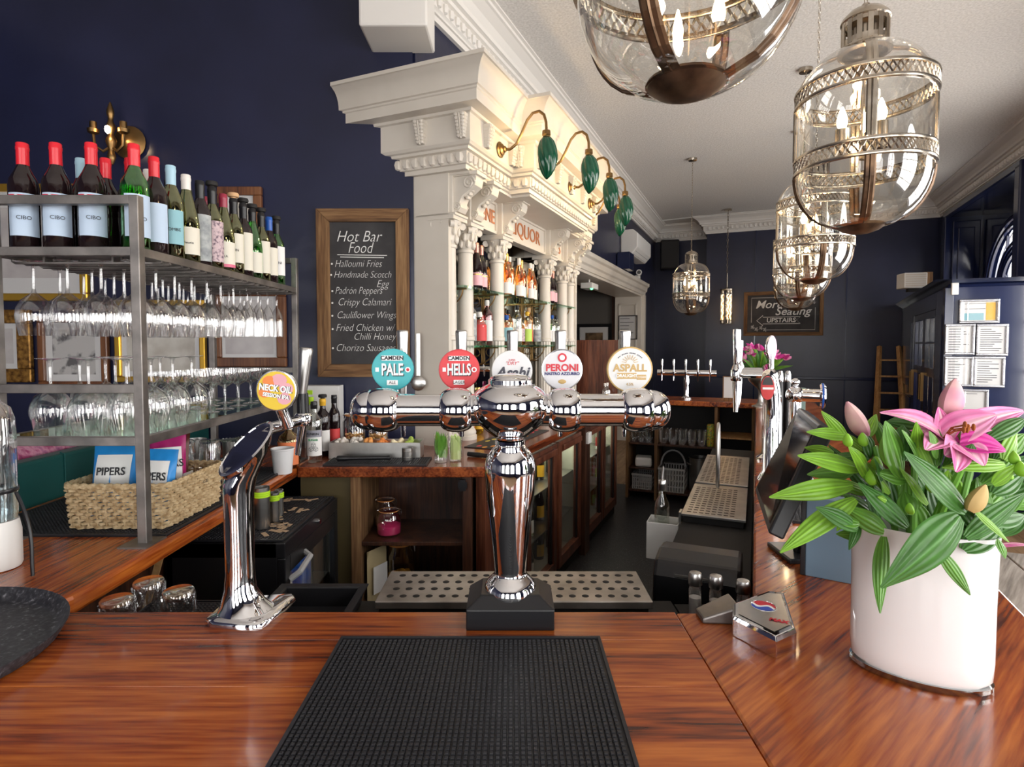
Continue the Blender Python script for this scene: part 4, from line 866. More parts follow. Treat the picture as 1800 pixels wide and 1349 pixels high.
for y in SLOTS:
    for s in (-1, 1):
        mb = MB(); yy = y+s*.02; mb.tube([(RX0-.0,yy,ZS-.014),(RX0,yy,ZH+.004),(RX0+.008,yy,ZH),(RX1+.03,yy,ZH),(RX1+.034,yy,ZH+.003)], .0042, 6)
        for x in ((-1.4325, -1.2225) if y < 2.45 else (-1.44, -1.20)): mb.box(x-.003, x+.003, yy-.003, yy+.003, ZH, ZS-.006)
        mb.build('hanging_rail', IRON, rack)
STEM = {'wine': [(.036,0),(.0365,.0015),(.033,.003),(.012,.006),(.0055,.012),(.0042,.03),(.0042,.085),(.006,.098),(.016,.107),(.033,.122),(.045,.145),(.049,.168),(.047,.19),(.043,.212),(.0395,.232)],
        'balloon': [(.038,0),(.0385,.0015),(.034,.003),(.012,.006),(.006,.012),(.0045,.03),(.0045,.08),(.007,.092),(.02,.102),(.042,.12),(.054,.145),(.0575,.168),(.054,.19),(.048,.215),(.044,.232)],
        'flute': [(.033,0),(.0335,.0015),(.03,.003),(.01,.006),(.0045,.012),(.004,.07),(.006,.08),(.016,.095),(.025,.12),(.0285,.155),(.028,.19),(.0265,.222)],
        'coupe': [(.036,0),(.0365,.0015),(.032,.003),(.01,.006),(.005,.012),(.0045,.085),(.008,.095),(.03,.108),(.047,.125),(.052,.145),(.0525,.158)],
        'tumbler': [(.034,0),(.037,.003),(.0385,.03),(.0405,.065),(.0425,.10)], 'pint': [(.03,0),(.033,.004),(.036,.05),(.041,.10),(.043,.14)]}
MESH = {}
def glass(kind, name, label, loc, group, inverted=False, mat=None, scale=1.0, cat='glass'):
    key = (kind, (mat or GLASS).name)
    if key not in MESH:
        mb = MB(); pr = STEM[kind]
        mb.lathe([(0, pr[0][1]+.001)]+pr, 28 if kind in ('tumbler',) else 22)
        if kind in ('tumbler', 'pint'): mb.lathe([(0,.012),(pr[1][0]-.004,.012),(pr[-1][0]-.003, pr[-1][1])], 22)
        if kind == 'tumbler':
            for k in range(14): a = 2*math.pi*k/14; mb.tube([(.0385*math.cos(a), .0385*math.sin(a), .012), (.0405*math.cos(a+.35), .0405*math.sin(a+.35), .055)], .0022, 4); mb.tube([(.0385*math.cos(a+.35), .0385*math.sin(a+.35), .012), (.0405*math.cos(a), .0405*math.sin(a), .055)], .0022, 4)
        MESH[key] = mb.mesh(name, mat or GLASS, 60)
    o = bpy.data.objects.new(name, MESH[key]); COL.objects.link(o); o.location = loc; o.scale = (scale,)*3
    o.rotation_euler = (math.pi if inverted else 0, 0, rnd.uniform(0, 6))
    return tag(o, label, cat, group)
ORD = ('first','second','third','fourth','fifth','sixth','seventh','eighth','ninth','tenth','eleventh','twelfth')
for k, y in enumerate(SLOTS):
    if k < 7:
        for i, x in enumerate((-1.17, -1.275, -1.38, -1.485)): glass('wine', 'wine_glass', 'upturned wine glass in the %s hanging row, %s from the aisle side' % (ORD[k], ORD[i]), (x, y, ZH+.0098), 'wine glasses hanging in the rack', True)
    else:
        for i, x in enumerate((-1.16, -1.24, -1.32, -1.40, -1.48)): glass('flute', 'champagne_flute', 'upturned champagne flute in the %s hanging row, %s from the aisle side' % (ORD[k], ORD[i]), (x, y, ZH+.0098), 'champagne flutes hanging in the rack', True)
for k, y in enumerate((1.79, 1.912, 2.034, 2.156)):
    for i, x in enumerate((-1.215, -1.335, -1.455)): glass('balloon', 'balloon_glass', 'upside-down balloon glass on the lower rack shelf, %s row, %s from the aisle' % (ORD[k], ORD[i]), (x, y, ZL+.233), 'balloon glasses on the lower rack shelf', True)
for k, y in enumerate((2.29, 2.41, 2.53, 2.65, 2.77)):
    for i, x in enumerate((-1.22, -1.34, -1.46)): glass('coupe', 'coupe_glass', 'upright coupe glass on the lower rack shelf, %s row, %s from the aisle' % (ORD[k], ORD[i]), (x, y, ZL+.0005), 'coupe glasses on the lower rack shelf')
# bottles on the rack
zb = ZS+.0005
G1 = 'red-capped wine bottles at the front of the rack'
for px, gl, w_ in ((44, DARKB, 'first'), (102, DARKB, 'second'), (164, DARKB, 'third')):
    p = at(px, 400, 1.765); bottle('wine_bottle', 'dark wine bottle with red cap and pale blue label, %s from the photo edge' % w_, 'bordeaux', (p.x, 1.765, zb), gl, RED, (PALEBL, .04, .165, 62), face=-52, group=G1, scale=1.03, words='CIBO', second=(vary(M_('red_grape_print', (.6,.1,.15), .6), [(.42,(.65,.66,.68)),(.55,(.6,.05,.1))], 70, 2), .135, .16))
p = at(226, 400, 1.765); bottle('wine_bottle', 'bright green wine bottle with red cap and pale blue label at the rack corner', 'bordeaux', (-1.163, 1.775, zb), GREENB, RED, (PALEBL, .04, .165, 62), face=-40, group=G1, scale=1.03, words='CIBO')
for i, (px, cap, w_) in enumerate(((82, RED, 'red cap'), (122, SKYCAP, 'sky blue cap'), (143, RED, 'red cap, third along'), (207, RED, 'red cap behind the green bottle'))):
    y_ = 1.88; x_ = -1.485+.08*i; bottle('wine_bottle', ('second-row dark wine bottle with %s' % w_), 'bordeaux', (x_, y_, zb), DARKB, cap, None, group='second row of bottles on the rack')
ROW = [(1.865, 'bordeaux', DARKB, RED, (PALEBL, .04, .165, 60), None, 'red-capped dark bottle just behind the green one, pale label'),
 (1.955, 'bordeaux', OLIVEB, SKYCAP, (AQUA, .05, .165, 60), 'TOMBE', 'olive wine bottle with sky blue cap and aqua label'),
 (2.045, 'burgundy', OLIVEB, WHITEC, (CREAML, .03, .125, 65), 'Fleurie', 'olive bottle with white cap and cream script label'),
 (2.135, 'bordeaux', DARKB, BLACK, (GREYL, .02, .19, 60), None, 'black-capped bottle with a grey marbled label'),
 (2.22, 'bordeaux', OLIVEB, BLACK, (PURPL, .03, .185, 75), None, 'bottle with black stopper and purple patterned label'),
 (2.305, 'burgundy', OLIVEB, WINER, (CREAML, .02, .12, 65), 'LA', 'yellow-green bottle with wine-red foil and cream label'),
 (2.39, 'bordeaux', OLIVEB, BLACK, (CREAML, .05, .17, 60), 'VIN', 'cork-topped olive bottle with black foil'),
 (2.475, 'bordeaux', DARKB, BLACK, (CREAML, .03, .19, 60), None, 'dark bottle with black stopper and tall off-white label'),
 (2.56, 'burgundy', GREENB, BLACK, (CREAML, .03, .12, 60), None, 'green stoppered bottle with cream and red label'),
 (2.65, 'bordeaux', OLIVEB, BLACK, (CREAML, .04, .185, 65), None, 'olive stoppered bottle with beige striped label'),
 (2.735, 'bordeaux', DARKB, BLUEB, (CREAML, .04, .17, 65), None, 'dark bottle with blue neck label near the far rack post'),
 (2.82, 'bordeaux', GREENB, BLACK, (PAPER, .05, .19, 65), 'UNI', 'last green stoppered bottle beside the far rack post')]
for i, (y_, kd, gl, cp, lb, wd, lab) in enumerate(ROW):
    st = BLACKM if cp is BLACK and i in (4, 7, 8, 9, 11) else (CORK if i == 6 else None)
    bottle('wine_bottle', lab, kd, (-1.158, y_, zb), gl, cp, lb, face=-55, group='wine bottles along the open side of the rack', words=wd, stopper=st, second=(M_('pink_band', (.7,.15,.25), .5), .02, .032) if i == 5 else None)
for i, (y_, cp) in enumerate(((2.0, WHITEC), (2.12, BLACK), (2.24, BLACK), (2.36, WINER), (2.48, BLACK), (2.6, WINER))):
    bottle('wine_bottle', 'inner-row dark wine bottle with %s top, %s along the rack' % ({id(WHITEC):'white', id(BLACK):'black', id(WINER):'wine-red'}[id(cp)], ('first','second','third','fourth','fifth','sixth')[i]), 'bordeaux', (-1.262, y_, zb), DARKB, cp, None, group='inner row of bottles on the rack')
# ---------------------------------------------------------------- side counter
rubber_mat('bar_mat', 'black rubber mat under the wicker snack basket', -1.72, -1.075, 1.745, 2.22, CZ, .012, h=.009, nub=.0042)
rubber_mat('bar_mat', 'black rubber mat on the far end of the side counter', -1.30, -1.07, 2.33, 2.72, CZ, .012, h=.009, nub=.0042)
bt = thing('wicker_basket', 'rectangular woven seagrass basket filled with snack packets', 'basket', (-1.262, 1.965, CZ+.0095))
bx, by, bh = .157, .172, .135
def rrect(hx, hy, r, n=7):
    pts = []
    for cx_, cy_, a0 in ((hx-r,hy-r,0),(-hx+r,hy-r,90),(-hx+r,-hy+r,180),(hx-r,-hy+r,270)):
        for i in range(n+1): a = R(a0+90*i/n); pts.append((cx_+r*math.cos(a), cy_+r*math.sin(a)))
    return pts
def along(pts, n):
    P = [Vector(p) for p in pts]; P.append(P[0]); d = [0]
    for a, b in zip(P, P[1:]): d.append(d[-1]+(b-a).length)
    out = []; k = 0
    for i in range(n):
        s_ = d[-1]*i/n
        while d[k+1] < s_: k += 1
        f = (s_-d[k])/(d[k+1]-d[k]); out.append(P[k].lerp(P[k+1], f))
    return out
mb = MB(); NST = 44
for j in range(13):
    z = .006+bh*j/12.5; sc_ = 1+.05*z/bh; base = along(rrect(bx*sc_, by*sc_, .03), NST*4); pts = []
    for i, p in enumerate(base):
        q2 = base[(i+1) % len(base)]; tg = (q2-p).normalized(); nr = Vector((tg.y, -tg.x)); o_ = .0045*math.cos(math.pi*(i/2.0+j)); pts.append((p.x+nr.x*o_, p.y+nr.y*o_, z+.0015*math.sin(i*.7+j)))
    mb.tube(pts, .0052, 5, closed=True)
mb.build('weave', WICKER, bt, kind='stuff')
mb = MB()
for p in along(rrect(bx*1.02, by*1.02, .03), NST): mb.cyl((p.x*.985, p.y*.985, .002), (p.x*1.01, p.y*1.01, bh), .0035, n=5)
mb.build('stakes', WICKER, bt, kind='stuff')
mb = MB(); base = along(rrect(bx*1.055, by*1.055, .032), 150)
for s in (0, 1): mb.tube([(p.x, p.y, bh+.004+.005*math.sin(i*1.05+s*math.pi)) for i, p in enumerate(base)], .0065, 6, closed=True)
mb.build('rim', WICKER, bt)
mb = MB(); mb.box(-bx+.01, bx-.01, -by+.01, by-.01, .0, .005); mb.build('bottom', WICKER, bt)
mb = MB(); mb.box(.055, .115, -.006, -.004, -.03, .03, M=tr(.103, -.04, bh-.03) @ rot('Z', R(90))); o = mb.build('price_card', PAPER, bt)
text('lettering', 'CHO', .014, INK, o, tr(.170, .045, bh-.033) @ rot('Z', R(90)) @ FACE)
def packet(label, c, rz, tilt, w, h, mat, words=None, wm=INK):
    t = thing('crisp_packet', label, 'packet', c, rz, 'snack packets in the wicker basket')
    Mx = rot('X', R(tilt))
    def fn(sgn):
        def f(a, b):
            x, z = (a-.5)*w, b*h; e = (math.sin(math.pi*min(1,max(0,a)))**.5)*(math.sin(math.pi*min(1, max(0, (b-.06)/.88)))**.6 if .06 < b < .94 else 0)
            return (x*(1-.05*math.sin(math.pi*b)), sgn*(.028*e+.0006)+.004*math.sin(a*17+b*5)*e, z)
        return f
    mb = MB(); mb.grid(fn(-1), 14, 14, M=Mx); mb.grid(fn(1), 14, 14, M=Mx); mb.build('bag', mat, t, sharp=80)
    if words:
        mb = MB(); mb.grid(lambda a, b: ((a-.5)*w*.72, -.031*(math.sin(math.pi*(.14+.72*a))**.5)*(math.sin(math.pi*(.41+.44*b))**.6)-.001, h*(.42+.42*b)), 10, 8, M=Mx); pr_ = mb.build('front_print', PAPER, t)
        text('lettering', words, .036, wm, pr_, Mx @ tr(0, -.0315, h*.62) @ FACE, thin=.0006, sx=.9)
BLUEP = M_('blue_packet_foil', (.02,.26,.68), .3); MAGP = M_('magenta_packet_foil', (.36,.01,.13), .35); BROWNP = M_('brown_packet_foil', (.13,.035,.02), .35)
zp = CZ+.017
packet('blue crisp packet at the front of the wicker basket', (-1.325, 1.86, zp), R(4), -12, .155, .255, BLUEP, 'PIPERS')
packet('second blue crisp packet tucked beside the rack post', (-1.175, 1.85, zp), R(-6), -10, .12, .235, BLUEP, 'PIPERS')
packet('magenta crisp packet at the back of the wicker basket', (-1.27, 2.025, zp), R(6), -8, .17, .27, MAGP)
packet('magenta crisp packet with printed white front on the aisle side', (-1.19, 1.955, zp), R(34), -10, .115, .265, MAGP, 'PIPERS')
packet('brown crisp packet leaning at the wall side of the basket', (-1.345, 1.955, zp), R(-18), -8, .13, .24, BROWNP)
packet('brown crisp packet standing behind the blue one', (-1.29, 2.10, zp), R(3), -6, .16, .265, BROWNP)
for k, (x, y, lv) in enumerate(((-1.40, 2.30, 0), (-1.305, 2.32, 0), (-1.21, 2.31, 0), (-1.36, 2.42, 0), (-1.265, 2.43, 0), (-1.12, 2.30, 0), (-1.355, 2.335, 1), (-1.255, 2.345, 1))):
    glass('tumbler', 'crystal_tumbler', 'upside-down cut crystal tumbler behind the basket, '+('against the banquette','second from the banquette','third from the banquette','back row, wall side','back row, aisle side','nearest the counter edge','upper tier, wall side','upper tier, aisle side')[k], (x, y, CZ+.1015+lv*.101), 'upturned crystal tumblers on the side counter', True)
def tin(label, px, yb, Y, r, h, bands=None, name='cocktail_tin', cat='shaker', z=CZ, mat=STEEL, taper=1.12):
    p = at(px, yb, Y); t = thing(name, label, cat, (p.x, Y, z))
    mb = MB(); mb.lathe([(0,.001),(r*.97,.001),(r,.005),(r*taper,h),(r*taper-.002,h),(r*.9,.01),(0,.01)], 24); mb.build('cup', mat, t, sharp=60)
    if bands:
        for z_ in bands: mb = MB(); rr = r*(1+(taper-1)*z_/h); mb.lathe([(rr+.0005,z_-.004),(rr+.002,z_-.003),(rr+.002,z_+.003),(rr+.0005,z_+.004)], 24); mb.build('green_band', LIME, t)
    return t
tin('tall steel cocktail shaker tin behind the curved tap', 432, 800, 2.40, .036, .19, (.02,.03,.04), z=CZ+.0095)
tin('steel shaker tin standing near the strainers', 408, 800, 2.58, .036, .15, z=CZ+.0095)
tin('upturned steel tin between the crystal tumblers and strainers', 345, 800, 2.62, .04, .16, z=CZ)
for px, Y, z, lab in ((398, 2.58, CZ+.162, 'round perforated cocktail strainer resting on the steel tin'), (432, 2.40, CZ+.202, 'coil-rimmed cocktail strainer resting on the tall shaker tin')):
    p = at(px, 750, Y); t = thing('cocktail_strainer', lab, 'strainer', (p.x, Y, z))
    A = rot('X', R(0)) ; mb = MB(); mb.lathe([(0,0),(.036,0),(.038,.001),(.036,.002),(0,.002)], 24, M=A); mb.build('disc', STEEL, t)
    mb = MB(); mb.tube([((.04+.004*math.cos(i*1.6))*math.cos(i*.1), (.04+.004*math.cos(i*1.6))*math.sin(i*.1), .004*math.sin(i*1.6)) for i in range(63)], .0015, 4, M=A); mb.build('spring', STEEL, t)
    mb = MB(); mb.box(-.008, .008, -.13, -.036, 0, .003, M=A @ rot('Z', R(60))); mb.build('handle', STEEL, t)
p = at(497, 815, 2.62); t = thing('plastic_tub', 'frosted white plastic tub beside the beer tap nozzle', 'tub', (p.x, 2.62, CZ))
mb = MB(); mb.lathe([(0,.001),(.04,.001),(.05,.11),(.053,.112),(.053,.118),(.048,.118),(.038,.006),(0,.006)], 28); mb.build('tub_body', FROST, t)
bottle('syrup_bottle', 'small bottle with orange label behind the plastic tub', 'squat', (at(505, 800, 2.72).x, 2.74, CZ), AMBERB, WHITEC, (M_('orange_label', (.8,.22,.08), .5), .02, .13, 80), scale=1.0)
# water dispenser bottle at the photo edge
p = at(-6, 990, 1.50); t = thing('water_bottle', 'clear glass water bottle with white frosted base at the photo edge', 'bottle', (p.x, 1.50, CZ))
mb = MB(); mb.lathe([(.047,.13),(.050,.15),(.050,.36),(.048,.40),(.04,.43),(.02,.448),(.018,.47),(.0,.47)], 28); mb.build('bottle_glass', GLASS, t, sharp=60)
mb = MB(); mb.lathe([(0,.002),(.052,.002),(.055,.01),(.055,.10),(.05,.13),(0,.13)], 28); mb.build('frosted_base', WHITEP, t)
mb = MB(); mb.lathe([(0,.131),(.046,.131),(.046,.335),(0,.335)], 24); mb.build('water', glassy('water', (.95,1,1), .3, floor=.1, tint=(.86,.92,.94)), t)
mb = MB(); mb.lathe([(.0515,.205),(.0525,.207),(.0525,.215),(.0515,.217)], 28); mb.build('strap', BLACK, t)
mb = MB(); a = at(28, 865, 1.46); b2 = at(64, 1012, 1.44); pts = [a.lerp(b2, i/8)+Vector((.012*math.sin(i*.5), 0, 0)) for i in range(9)]
vs_ = []
for q_ in pts: vs_ += [tuple(q_+Vector((-.006, 0, 0))), tuple(q_+Vector((.006, 0, .001)))]
pts2 = pts[:]; pts2[-1].z = CZ+.004
mb = MB(); mb.tube(pts2, .0045, 6); mb.build('hanging_strap', BLACK, label='black strap hanging down beside the water bottle', cat='strap')
# banquette behind the side counter
t = thing('banquette', 'teal leather banquette back behind the side counter', 'bench', (0,0,0))
mb = MB(); mb.box(-1.86, -1.785, 1.35, 3.34, 0, 1.265); mb.build('back_panel', TEAL, t, bevel=.012)
mb = MB()
for y in (1.75, 2.25, 2.75): mb.tube([(-1.782, y, 1.12), (-1.782, y, 1.262), (-1.80, y, 1.268)], .003, 5)
mb.build('piping', TEAL, t)
mb = MB(); mb.grid(lambda a, b: (-1.99+.12*math.cos(R(180-b*180)), 1.4+1.9*a, 1.22+.10*math.sin(R(b*180))), 30, 10); mb.box(-2.11, -1.87, 1.4, 3.3, .45, 1.22); mb.build('cushion', FLORAL, label='long floral velvet cushion along the top of the teal banquette', cat='cushion')
# ================================================================== WALL WITH CHALKBOARD
a_, b_ = at(555, 367, 3.33), at(720, 663, 3.33)
cw, ch = b_.x-a_.x, a_.z-b_.z; fx, fz = (a_.x+b_.x)/2, b_.z
t = thing('menu_chalkboard', 'tall chalkboard in rough wooden frame with hot bar food menu', 'chalkboard', (fx, 3.357, fz))
fw = .075; hw = cw/2
for nm, pts, m_ in (('f', [(-hw,0),(hw,0),(hw-fw,fw),(-hw+fw,fw)], RAWX), ('f', [(-hw,ch),(hw,ch),(hw-fw,ch-fw),(-hw+fw,ch-fw)], RAWX), ('f', [(-hw,0),(-hw,ch),(-hw+fw,ch-fw),(-hw+fw,fw)], RAWW), ('f', [(hw,0),(hw,ch),(hw-fw,ch-fw),(hw-fw,fw)], RAWW)):
    mb = MB(); mb.prism([(x, z) for x, z in pts], 0, .035, M=FACE); mb.build('frame_board', m_, t, bevel=.003)
mb = MB(); mb.box(-hw+fw, hw-fw, -.015, 0, fw, ch-fw); mb.build('slate', BOARD, t)
sc6 = lambda X, Y: (530+X/3.852, 340+Y/3.852)
for body, X, X1, Y, s in (('Hot Bar', 232, 535, 295, .092), ('Food', 310, 480, 372, .092), ('Halloumi Fries', 222, 537, 478, .060), ('Handmade Scotch', 216, 600, 552, .058), ('Egg', 505, 588, 615, .062), ('Padr\u00f3n Peppers', 225, 542, 660, .060), ('Crispy Calamari', 243, 600, 738, .062),
                      ('Cauliflower Wings', 236, 632, 826, .060), ('Fried Chicken w/', 230, 628, 912, .062), ('Chilli Honey', 350, 632, 972, .060), ('Chorizo Sausages', 230, 628, 1048, .062)):
    p = at(*sc6(X, Y), 3.34)-Vector((fx, 3.357, fz)); text('chalk_lettering', body, s, CHALK, t, tr(p.x, -.0165, p.z) @ FACE, shear=.32, thin=-.0012, align='LEFT', ext=.0003, fit=(X1-X)/3852*3.34)
mb = MB()
for X, Y in ((205,478),(200,553),(208,662),(208,743),(208,830),(210,920),(212,1050)):
    p = at(*sc6(X, Y), 3.34); mb.sphere((p.x-fx, -.016, p.z-fz), .006, 6, 4, sc=(1,.2,1))
mb.build('chalk_bullets', CHALK, t)
for (X0_, X1_, Y) in ((242, 578, 416), (262, 558, 431)):
    p, q_ = at(*sc6(X0_, Y), 3.34), at(*sc6(X1_, Y+5), 3.34); mb = MB(); mb.tube([(p.x-fx,-.016,p.z-fz),(q_.x-fx,-.016,q_.z-fz)], .0025, 4); mb.build('chalk_line', CHALK, t)
# pictures
def picture(name, label, x0, x1, z0, z1, mat, fw, art, Y=None, M=None, mount=.0, depth=.03, group=None, lines=0, cat='picture'):
    """framed picture in the local xz plane, facing -y"""
    t = thing(name, label, cat, group=group); t.matrix_world = (M if M is not None else tr(0, Y, 0)) @ tr((x0+x1)/2, 0, z0)
    w, h = x1-x0, z1-z0
    mb = MB(); k = fw
    for (a, b, c_, d_) in ((-w/2,w/2,0,k),(-w/2,w/2,h-k,h),(-w/2,-w/2+k,k,h-k),(w/2-k,w/2,k,h-k)): mb.box(a, b, -depth, 0, c_, d_)
    mb.build('frame', mat, t, bevel=min(.006, k*.3))
    mb = MB(); mb.box(-w/2+k, w/2-k, -depth*.45, -depth*.3, k, h-k); mb.build('mount', PAPER, t)
    mo = max(mount, .004); mb = MB(); mb.box(-w/2+k+mo, w/2-k-mo, -depth*.5, -depth*.44, k+mo, h-k-mo); pr = mb.build('print', art, t)
    if lines:
        mb = MB(); ww = w/2-k-mo-.008; hh = h-2*k-2*mo
        for i in range(lines): zz_ = k+mo+hh*(.9-.8*i/max(1,lines-1)); e = ww*rnd.uniform(.45,.95); mb.box(-ww, -ww+2*e, -depth*.52, -depth*.5, zz_-hh*.012, zz_+hh*.012)
        mb.build('printed_lines', INK, pr)
    mb = MB(); mb.box(-w/2+k, w/2-k, -depth*.62, -depth*.58, k, h-k); mb.build('glass', PANE, t)
    return t
ART1 = vary(M_('pale_print', (.6,.55,.55), .6), [(.35,(.52,.47,.48)),(.6,(.70,.66,.64))], 6, 3)
ART2 = vary(M_('ink_sketch', (.6,.58,.57), .6), [(.42,(.12,.11,.11)),(.5,(.62,.6,.58))], 9, 4)
ART3 = vary(M_('cream_map_print', (.7,.66,.55), .6), [(.35,(.55,.5,.42)),(.6,(.74,.71,.63))], 8, 3)
BROWNF = wood('brown_picture_frame', [(.06,.02,.009), (.13,.045,.018), (.2,.08,.03)], 0, 'z', rough=.4)
YW = 3.356
def wallpic(label, px0, py0, px1, py1, mat, fw, art, mount=.03): a, b = at(px0, py0, YW), at(px1, py1, YW); return picture('framed_picture', label, a.x, b.x, b.z, a.z, mat, fw, art, YW, mount=mount, group='pictures on the wall behind the rack')
wallpic('gold-framed pale print behind the hanging wine glasses', -60, 325, 160, 530, GOLD, .045, ART1, .09)
wallpic('picture in carved dark gilt frame near the photo edge', -90, 545, 62, 672, GOLDD, .08, ART1, .03)
wallpic('brown-framed sketch of a dish seen through the glass stems', 70, 556, 196, 682, BROWNF, .04, ART2, .04)
wallpic('gold-framed cream print behind the balloon glasses', 204, 528, 366, 672, GOLD, .035, ART3, .03)
wallpic('dark brown framed picture nearest the far rack post', 374, 505, 506, 645, BROWNF, .055, ART1, .02)
wallpic('brown-framed picture partly hidden behind the stoppered bottles', 385, 330, 465, 480, BROWNF, .05, ART3, .03)
# brass sconce behind the bottles
p = at(212, 275, 3.34); t = thing('wall_sconce', 'brass candelabra wall sconce glowing behind the bottles', 'wall light', (p.x, 3.355, p.z))
mb = MB(); mb.lathe([(0,0),(.09,0),(.095,.012),(.06,.02),(.03,.035),(0,.04)], 20, M=tr(.05,0,.08) @ FACE); mb.build('back_plate', BRASS, t)
mb = MB(); mb.lathe(smooth_prof([(.008,-.1),(.022,-.06),(.014,-.02),(.028,.03),(.014,.07),(.024,.11),(.012,.15),(.02,.19),(.006,.24),(0,.25)], 3), 12, M=tr(0,-.09,.03)); mb.build('stem', BRASS, t)
for s in (-1, 1):
    mb = MB(); mb.tube([(0,-.09,.03),(s*.04,-.10,.0),(s*.08,-.11,.03),(s*.085,-.11,.09)], .008, 7); mb.lathe([(.01,0),(.028,.01),(.03,.03),(.018,.035),(.018,.07),(0,.07)], 12, M=tr(s*.085,-.11,.09)); mb.build('candle_arm', BRASS, t)
mb = MB(); mb.sphere((.03,-.16,.1), .014, 8, 6, sc=(1,1,1.6)); mb.build('bulb', BULBG, t)
# ================================================================== BACK COUNTER
rubber_mat('bar_mat', 'black rubber mat on the back counter below the chalkboard', -.93, -.42, 2.77, 2.96, CZ, .012, h=.008, nub=.004)
sy = bottle('syrup_bottle', 'clear sugar syrup bottle with white label and black pourer', 'tall', (at(553, 800, 2.88).x, 2.88, CZ), CLEARB, BLACK, (PAPER, .035, .165, 80), face=-85, second=(M_('grey_band', (.28,.28,.33), .5), .13, .165))
lb_ = [c for c in sy.children if c.name.startswith('label')][0]; LM = rot('Z', R(5)) @ tr(0, -.0402, 0)
text('lettering', 'FUNKIN', .017, INK, lb_, LM @ tr(.002, -.0008, .147) @ FACE, thin=.0003); text('lettering', 'SUGAR', .015, M_('green_print', (.05,.3,.12), .5), lb_, LM @ tr(.004, -.0005, .117) @ FACE, thin=.0006)
mb = MB()
for cx_, cz_ in ((.005,.092),(-.007,.071),(.017,.071)):
    hx = [(cx_+.0115*math.cos(R(30+60*q)), 0, cz_+.0115*math.sin(R(30+60*q))) for q in range(6)]
    mb.tube(hx, .0008, 4, closed=True, M=LM)
    for q in (0, 2, 4): mb.tube([(cx_, 0, cz_), hx[q]], .0008, 4, M=LM)
mb.build('sugar_cube_drawing', INK, lb_, kind='stuff')
bottle('liqueur_bottle', 'yellow-necked bottle with black stopper behind the syrup bottle', 'tall', (at(566, 790, 3.02).x, 3.04, CZ), DARKB, YELL, (PAPER, .03, .14, 80), stopper=BLACKM)
bottle('liqueur_bottle', 'dark liqueur bottle with red and white label beside the jar', 'slim', (at(578, 790, 3.02).x, 3.12, CZ), DARKB, BLACK, (REDL, .05, .13, 80), scale=1.05)
bottle('mixer_bottle', 'green-necked bottle against the wall behind the syrup', 'slim', (at(541, 790, 3.1).x, 3.16, CZ), CLEARB, LIME, (PAPER, .03, .15, 80))
p = at(570, 690, 3.3); mb = MB(); mb.box(-.10, .10, -.05, .04, 0, .36); mb.box(-.08,-.05,-.052,-.05,.31,.335, 1); mb.build('drinks_carton', [WHITEP, LIME], loc=(p.x, 3.30, CZ), bevel=.004, label='pale carton standing against the navy wall', cat='box')
def jar(label, loc, r, h, fill, fh, lidm=None, name='clip_top_jar', blobs=None):
    t = thing(name, label, 'jar', loc)
    mb = MB(); mb.lathe([(0,.003),(r*.92,.003),(r,.012),(r,h*.78),(r*.8,h*.88),(r*.78,h*.95)], 26); mb.build('glass_body', GLASS, t, sharp=60)
    if blobs:
        mb = MB(); rr_ = random.Random(3)
        for k in range(110): a, q_ = rr_.uniform(0, 6.28), r*.86*math.sqrt(rr_.random()); mb.sphere((q_*math.cos(a), q_*math.sin(a), .012+fh*rr_.random()), blobs, 6, 4, sc=(1,1,.7))
        mb.build('contents', fill, t, kind='stuff')
    else:
        mb = MB(); mb.lathe([(0,.006),(r*.94,.008),(r*.95,fh*.9),(r*.7,fh),(0,fh*1.02)], 22); mb.build('contents', fill, t)
    mb = MB(); mb.lathe([(r*.82,h*.93),(r*.84,h*.94),(r*.84,h*.955),(r*.82,h*.96)], 26); mb.build('rubber_seal', M_('orange_seal', (.75,.3,.08), .5), t)
    mb = MB(); mb.lathe([(r*.83,h*.962),(r*.84,h*.975),(r*.7,h),(0,h)], 26); mb.build('lid', GLASS, t)
    mb = MB(); mb.tube([(r*.84,.02,h*.96),(r*1.02,.012,h*.9),(r*1.05,0,h*.8),(r*1.02,-.012,h*.9),(r*.84,-.02,h*.96)], .0022, 5); mb.tube([(-r*.84,-.015,h*.97),(-r*.98,0,h*.93),(-r*.84,.015,h*.97)], .0022, 5); mb.build('wire_clip', STEEL, t)
NUT = vary(M_('popcorn_nuts', (.6,.33,.1), .7), [(.35,(.5,.22,.05)),(.65,(.75,.5,.2))], 30, 2)
jar('clip-top jar of golden nuts beside the chrome font', (at(609, 790, 3.0).x-.005, 3.17, CZ), .062, .215, NUT, .09, blobs=.011)
jar('second nut jar half hidden behind the chrome font', (at(640, 790, 3.0).x+.03, 3.20, CZ), .055, .19, NUT, .08, blobs=.011)
t = thing('condiment_box', 'long brushed steel garnish box on the back counter', 'box', (at(662, 790, 3.0).x, 2.99, CZ))
mb = MB(); mb.box(-.24,.24,-.04,.085,0,.004); mb.box(-.24,.24,-.04,-.036,0,.085); mb.box(-.24,.24,.081,.085,0,.085); mb.box(-.24,-.236,-.036,.081,0,.085); mb.box(.236,.24,-.036,.081,0,.085); mb.build('tray', STEEL, t, bevel=.0015)
